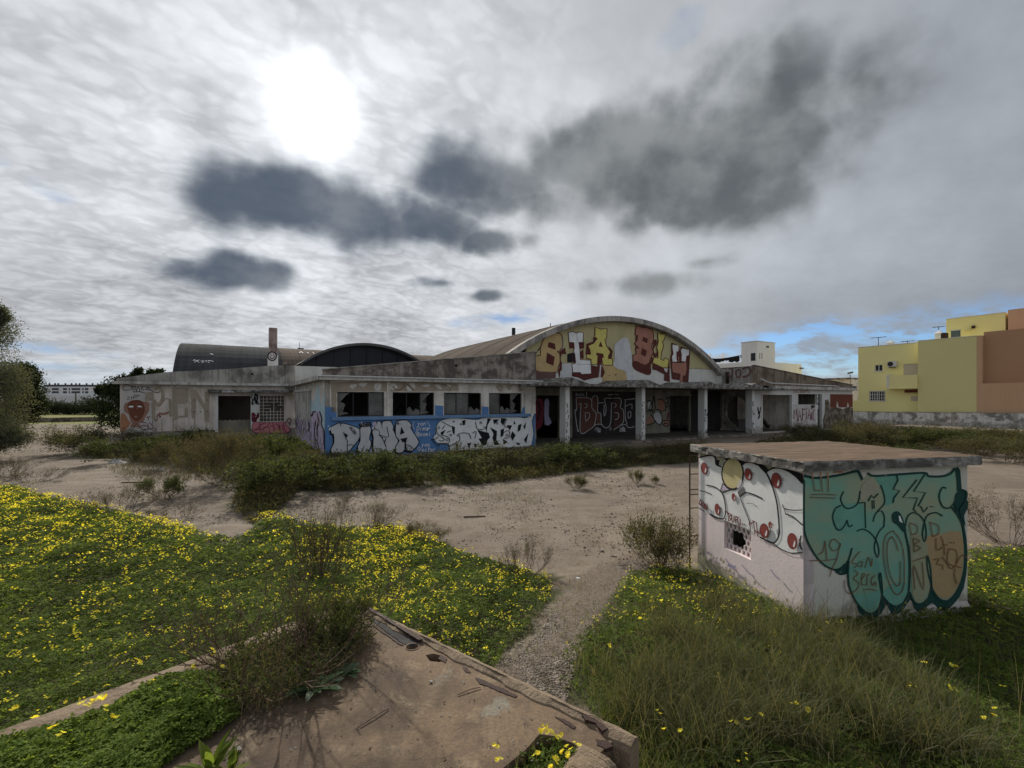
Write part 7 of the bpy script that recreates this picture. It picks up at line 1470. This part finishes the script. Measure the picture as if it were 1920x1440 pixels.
q = at(-38, 850, 21.0); tree('olive_tree', 'grey green olive tree hanging into the left edge of the picture', (q.x-.7, q.y, 0), 1.8, [((.2, 0, 2.6), (2.3, 2.0, 1.7)), ((-.5, .3, 4.2), (1.9, 1.6, 1.7)), ((.5, -.2, 1.5), (2.3, 1.6, .8)), ((.1, .3, 5.9), (1.5, 1.2, 1.0)), ((1.2, 0, 3.5), (1.3, 1.1, 1.0)), ((-1.8, 0, 3.0), 2.2), ((1.2, .2, .95), (1.4, 1.0, .5)), ((1.0, .1, 6.5), (.7, .6, .5))], 190, 52, .10, .017, 'leaf_olive', 51, .2)
q = at(48, 770, 46); tree('dark_tree', 'dark rounded evergreen behind the olive tree at the left', (q.x-.1, q.y, 0), 1.2, [((0, 0, 3.3), (1.6, 1.4, 2.2)), ((.2, 0, 5.0), (1.0, .95, 1.2)), ((-.7, 0, 4.3), (1.5, 1.2, 2.1)), ((.5, 0, 2.4), (1.2, 1.1, 1.5)), ((-.6, 0, 1.5), (1.6, 1.1, 1.1))], 150, 34, .17, .05, 'leaf_dark', 52)
q = at(243, 790, 38); tree('carob_tree', 'dark spreading tree behind the outer corner of the left wing', (q.x+.1, q.y, 0), 1.2, [((0, 0, 2.2), (2.4, 1.8, 1.7)), ((-1.5, 0, 2.6), (1.4, 1, 1.3)), ((-.2, 0, 3.6), (1.9, 1.2, 1.0)), ((1.9, 0, 4.2), (.9, .7, .7)), ((.9, 0, 3.3), (1.7, 1.4, 1.1)), ((-1.1, 0, 1.2), (1.5, 1.2, .9)), ((-2.3, 0, 3.55), (.45, .4, .35)), ((-.6, 0, 4.0), (.5, .5, .7)), ((.6, 0, 4.5), (.4, .4, .8)), ((1.6, 0, 4.5), (.4, .4, .6)), ((2.3, 0, 4.7), (.45, .4, .5)), ((1.1, 0, 3.9), (.5, .5, .6)), ((-1.4, 0, 3.5), (.5, .4, .5))], 75, 24, .17, .05, 'leaf_dark', 53, .22)
for k, (px, w, h, lab) in enumerate([(72, 40, 22, 'grey bush at the left end of the far hedge'), (100, 44, 26, 'second bush of the far hedge under the flats'), (126, 36, 20, 'third bush of the far hedge left of the pole'), (160, 48, 30, 'dark bush of the far hedge right of the pole'), (186, 34, 24, 'last bush of the far hedge beside the dark tree')]):
    q = at(px, 776, 88); s_ = 88/F; tree('hedge_bush', lab, (q.x, q.y, 0), .6, [((0, 0, h*s_*.5), (w*s_*.55, 1.5, h*s_*.55)), ((w*s_*.2, 0, h*s_*.45), (w*s_*.4, 1.5, h*s_*.42))], 90, 22, .22, .07, 'hedge_far', 60+k, .12)
q = B(46, 8, 0); a = B(44.5, 3.0, 4.1); 
for k, (aa, s_) in enumerate(((42.9, .8), (44.0, .6))):
    q = B(aa, 2.2, par_r(aa)-.2); bush('roof_weed', ('weed growing on the right wing roof edge', 'smaller weed on the right wing roof edge')[k], 'weed', 70+k, q, .7*s_, .75*s_, 7, 1, 5, .14, .03, 'leaf_dark', 'twig', .5, .012, .05)
# ---- litter and stones
def rag(label, px, py, w, h, seed, mat='rag_white', name='plastic_rag'):
    q = gl3(px, py); r_ = random.Random(seed); m = MB(); rows = []
    for j in range(6):
        rows.append([Vector((q.x+(i/9-.5)*w+r_.uniform(-.02, .02), q.y+(j/5-.5)*w*.55+r_.uniform(-.03, .03), q.z+.01+h*math.sin(math.pi*i/9)*math.sin(math.pi*j/5)*r_.uniform(.3, 1.1))) for i in range(10)])
    m.grid(rows); return tag(m.build(name, mat), label, 'litter')
rag('crumpled white plastic rag on the dirt beside the grey bush', 218, 868, .7, .2, 1); rag('small white scrap beside the large grey bush', 358, 880, .28, .1, 2); rag('pale scrap on the dark litter before the left wing', 302, 882, .36, .1, 3)
rag('pale scrap by the bright green bush', 436, 948, .14, .05, 4); rag('white scrap at the head of the gravel path', 1084, 1086, .05, .015, 5); rag('thin pale scrap near the dark reddish bush', 1126, 1032, .10, .012, 6, 'stone_pale'); rag('pale scrap beside the gravel path head', 1148, 1042, .10, .012, 7, 'stone_pale')
for k, (px, py, l, rz, lab) in enumerate([(255, 905, .9, .1, 'weathered plank lying on the dirt behind the flower field'), (890, 970, .5, .1, 'thin stick on the yard'), (310, 868, 1.6, .15, 'long stick among the litter before the left wing')]):
    q = gl3(px, py); d_ = Vector((math.cos(rz), math.sin(rz), 0)); e_ = Vector((-d_.y, d_.x, 0)); m = MB(); m.obox(q-d_*l/2+Z3*.005, d_*l, e_*(.08 if k == 0 else .03), Z3*.03); tag(m.build('plank' if k == 0 else 'stick', 'plank_old'), lab, 'wood')
def pebbles(poly, n, s0, s1, mat, lab, ymax=30, k=1.):
    x, y = sample(poly, n, ymax=ymax, k=k); x, y = keep(x, y); n = len(x); s_ = rn.uniform(s0, s1, n); z = gz(x, y)
    o8 = np.array([[1, 0, 0], [0, 1, 0], [-1, 0, 0], [0, -1, 0], [0, 0, .7], [0, 0, -.4]]); V_ = (o8[None]*rn.uniform(.6, 1.3, (n, 6, 1)))*s_[:, None, None]; a = rn.uniform(0, 6.28, n); c_, si = np.cos(a)[:, None], np.sin(a)[:, None]
    X, Y_ = V_[..., 0]*c_-V_[..., 1]*si*.7, V_[..., 0]*si+V_[..., 1]*c_*.7; V_ = np.stack([X+x[:, None], Y_+y[:, None], V_[..., 2]*.8+z[:, None]], -1)
    T_ = (np.arange(n)*6)[:, None, None]+np.array([[[0, 1, 4], [1, 2, 4], [2, 3, 4], [3, 0, 4], [1, 0, 5], [2, 1, 5], [3, 2, 5], [0, 3, 5]]])
    tag(np_mesh('pebbles', V_.reshape(-1, 3), T_.reshape(-1, 3), mat, None), lab, 'gravel', kind='stuff')
pebbles(GRAV, 16000, .007, .022, 'stone_pale', 'pale gravel stones along the footpath', 9)
YARD = ground_poly([(-200, 900), (0, 840), (150, 812), (330, 880), (420, 960), (560, 930), (760, 920), (1000, 900), (1240, 876), (1300, 880), (1300, 1050), (1150, 1060), (1000, 1060), (880, 1030), (760, 985), (600, 975), (480, 1000), (440, 1020), (330, 980), (100, 930)])
pebbles(YARD, 12000, .006, .026, 'stone_dark', 'small stones and clods scattered over the dirt yard', 40)
pebbles(YARD, 2500, .006, .018, 'stone_pale', 'pale stones scattered over the dirt yard', 40)
LIT = ground_poly([(200, 880), (260, 866), (360, 870), (440, 890), (460, 910), (400, 905), (300, 900), (230, 895)])
x, y = sample(LIT, 1500, ymax=40); tag(blades('dry_litter', x, y, gz(x, y)+.01, rn.uniform(.1, .4, len(x)), .006, 1.2, 'leaf_drybush'), 'dark dry plant litter before the left wing', 'litter', kind='stuff')
x, y = sample(PE, 700); tag(blades('dry_litter', x, y, gz(x, y)+.005, rn.uniform(.03, .12, len(x)), .002, 1.2, 'leaf_drybush'), 'dry plant litter on the gravel path', 'litter', kind='stuff')

# sparse low grass and dead patches on the yard
x, y = sample(YARD, 30000, ymax=32); m_ = smooth01(fbm2(x, y, .9, 131)+.4*fbm2(x, y, 4., 132), .30, .75); ok = rn.random(len(x)) < m_; x, y = x[ok], y[ok]
tag(blades('short_grass', x, y, gz(x, y), rn.uniform(.02, .07, len(x)), .004, .9, 'grass_mix'), 'thin patches of low grass on the dirt yard', 'grass', kind='stuff')
x, y = sample(YARD, 16000, ymax=32); m_ = smooth01(fbm2(x, y, .7, 141)+.5*fbm2(x, y, 5., 142), .25, .8); ok = rn.random(len(x)) < m_; x, y = x[ok], y[ok]
tag(blades('dry_litter', x, y, gz(x, y)+.004, rn.uniform(.03, .14, len(x)), .004, 1.25, 'leaf_drybush'), 'dry plant litter strewn over the yard', 'litter', kind='stuff')

# coarse tussocks in the grass at the lower right
tc = [gp(*q) for q in [(1260, 1210), (1330, 1260), (1430, 1300), (1290, 1340), (1500, 1250), (1390, 1200), (1560, 1330), (1480, 1400), (1330, 1420), (1620, 1270), (1660, 1390), (1240, 1290), (1420, 1370), (1570, 1230), (1720, 1330), (1200, 1360), (1780, 1420), (1350, 1150), (1500, 1200)]]
tx_ = np.repeat([v.x for v in tc], 520)+rn.normal(0, .15, 520*len(tc)); ty_ = np.repeat([v.y for v in tc], 520)+rn.normal(0, .12, 520*len(tc)); tx_, ty_ = keep(tx_, ty_)
tag(blades('tussock_grass', tx_, ty_, gz(tx_, ty_), rn.uniform(.18, .52, len(tx_)), .0026, .85, 'grass_tussock'), 'coarse bushy grass tussocks at the lower right', 'grass', kind='stuff')

pebbles(YARD, 420, .02, .055, 'stone_dark', 'lumps of rubble lying about the dirt yard', 34, .8)
pebbles(YARD, 160, .02, .045, 'stone_pale', 'pale rubble lumps lying about the dirt yard', 34, .8)

# a few loose twigs on the platform
for k, (px, py, l, rz, lab) in enumerate([(700, 1340, .22, .9, 'thin dry twig lying on the platform below the broad leaved weed'), (560, 1330, .30, .1, 'dry stalk at the edge of the dead mat on the platform'), (880, 1290, .16, .5, 'short stick lying across the platform near the rusty flake')]):
    q = pp(px, py); q.z = ZP-.018; d_ = Vector((math.cos(rz), math.sin(rz), 0)); m = MB(); m.tube([q-d_*l/2, q+Vector((.01, .012, .004)), q+d_*l/2], .003, 5); tag(m.build('twig', 'twig'), lab, 'twig')
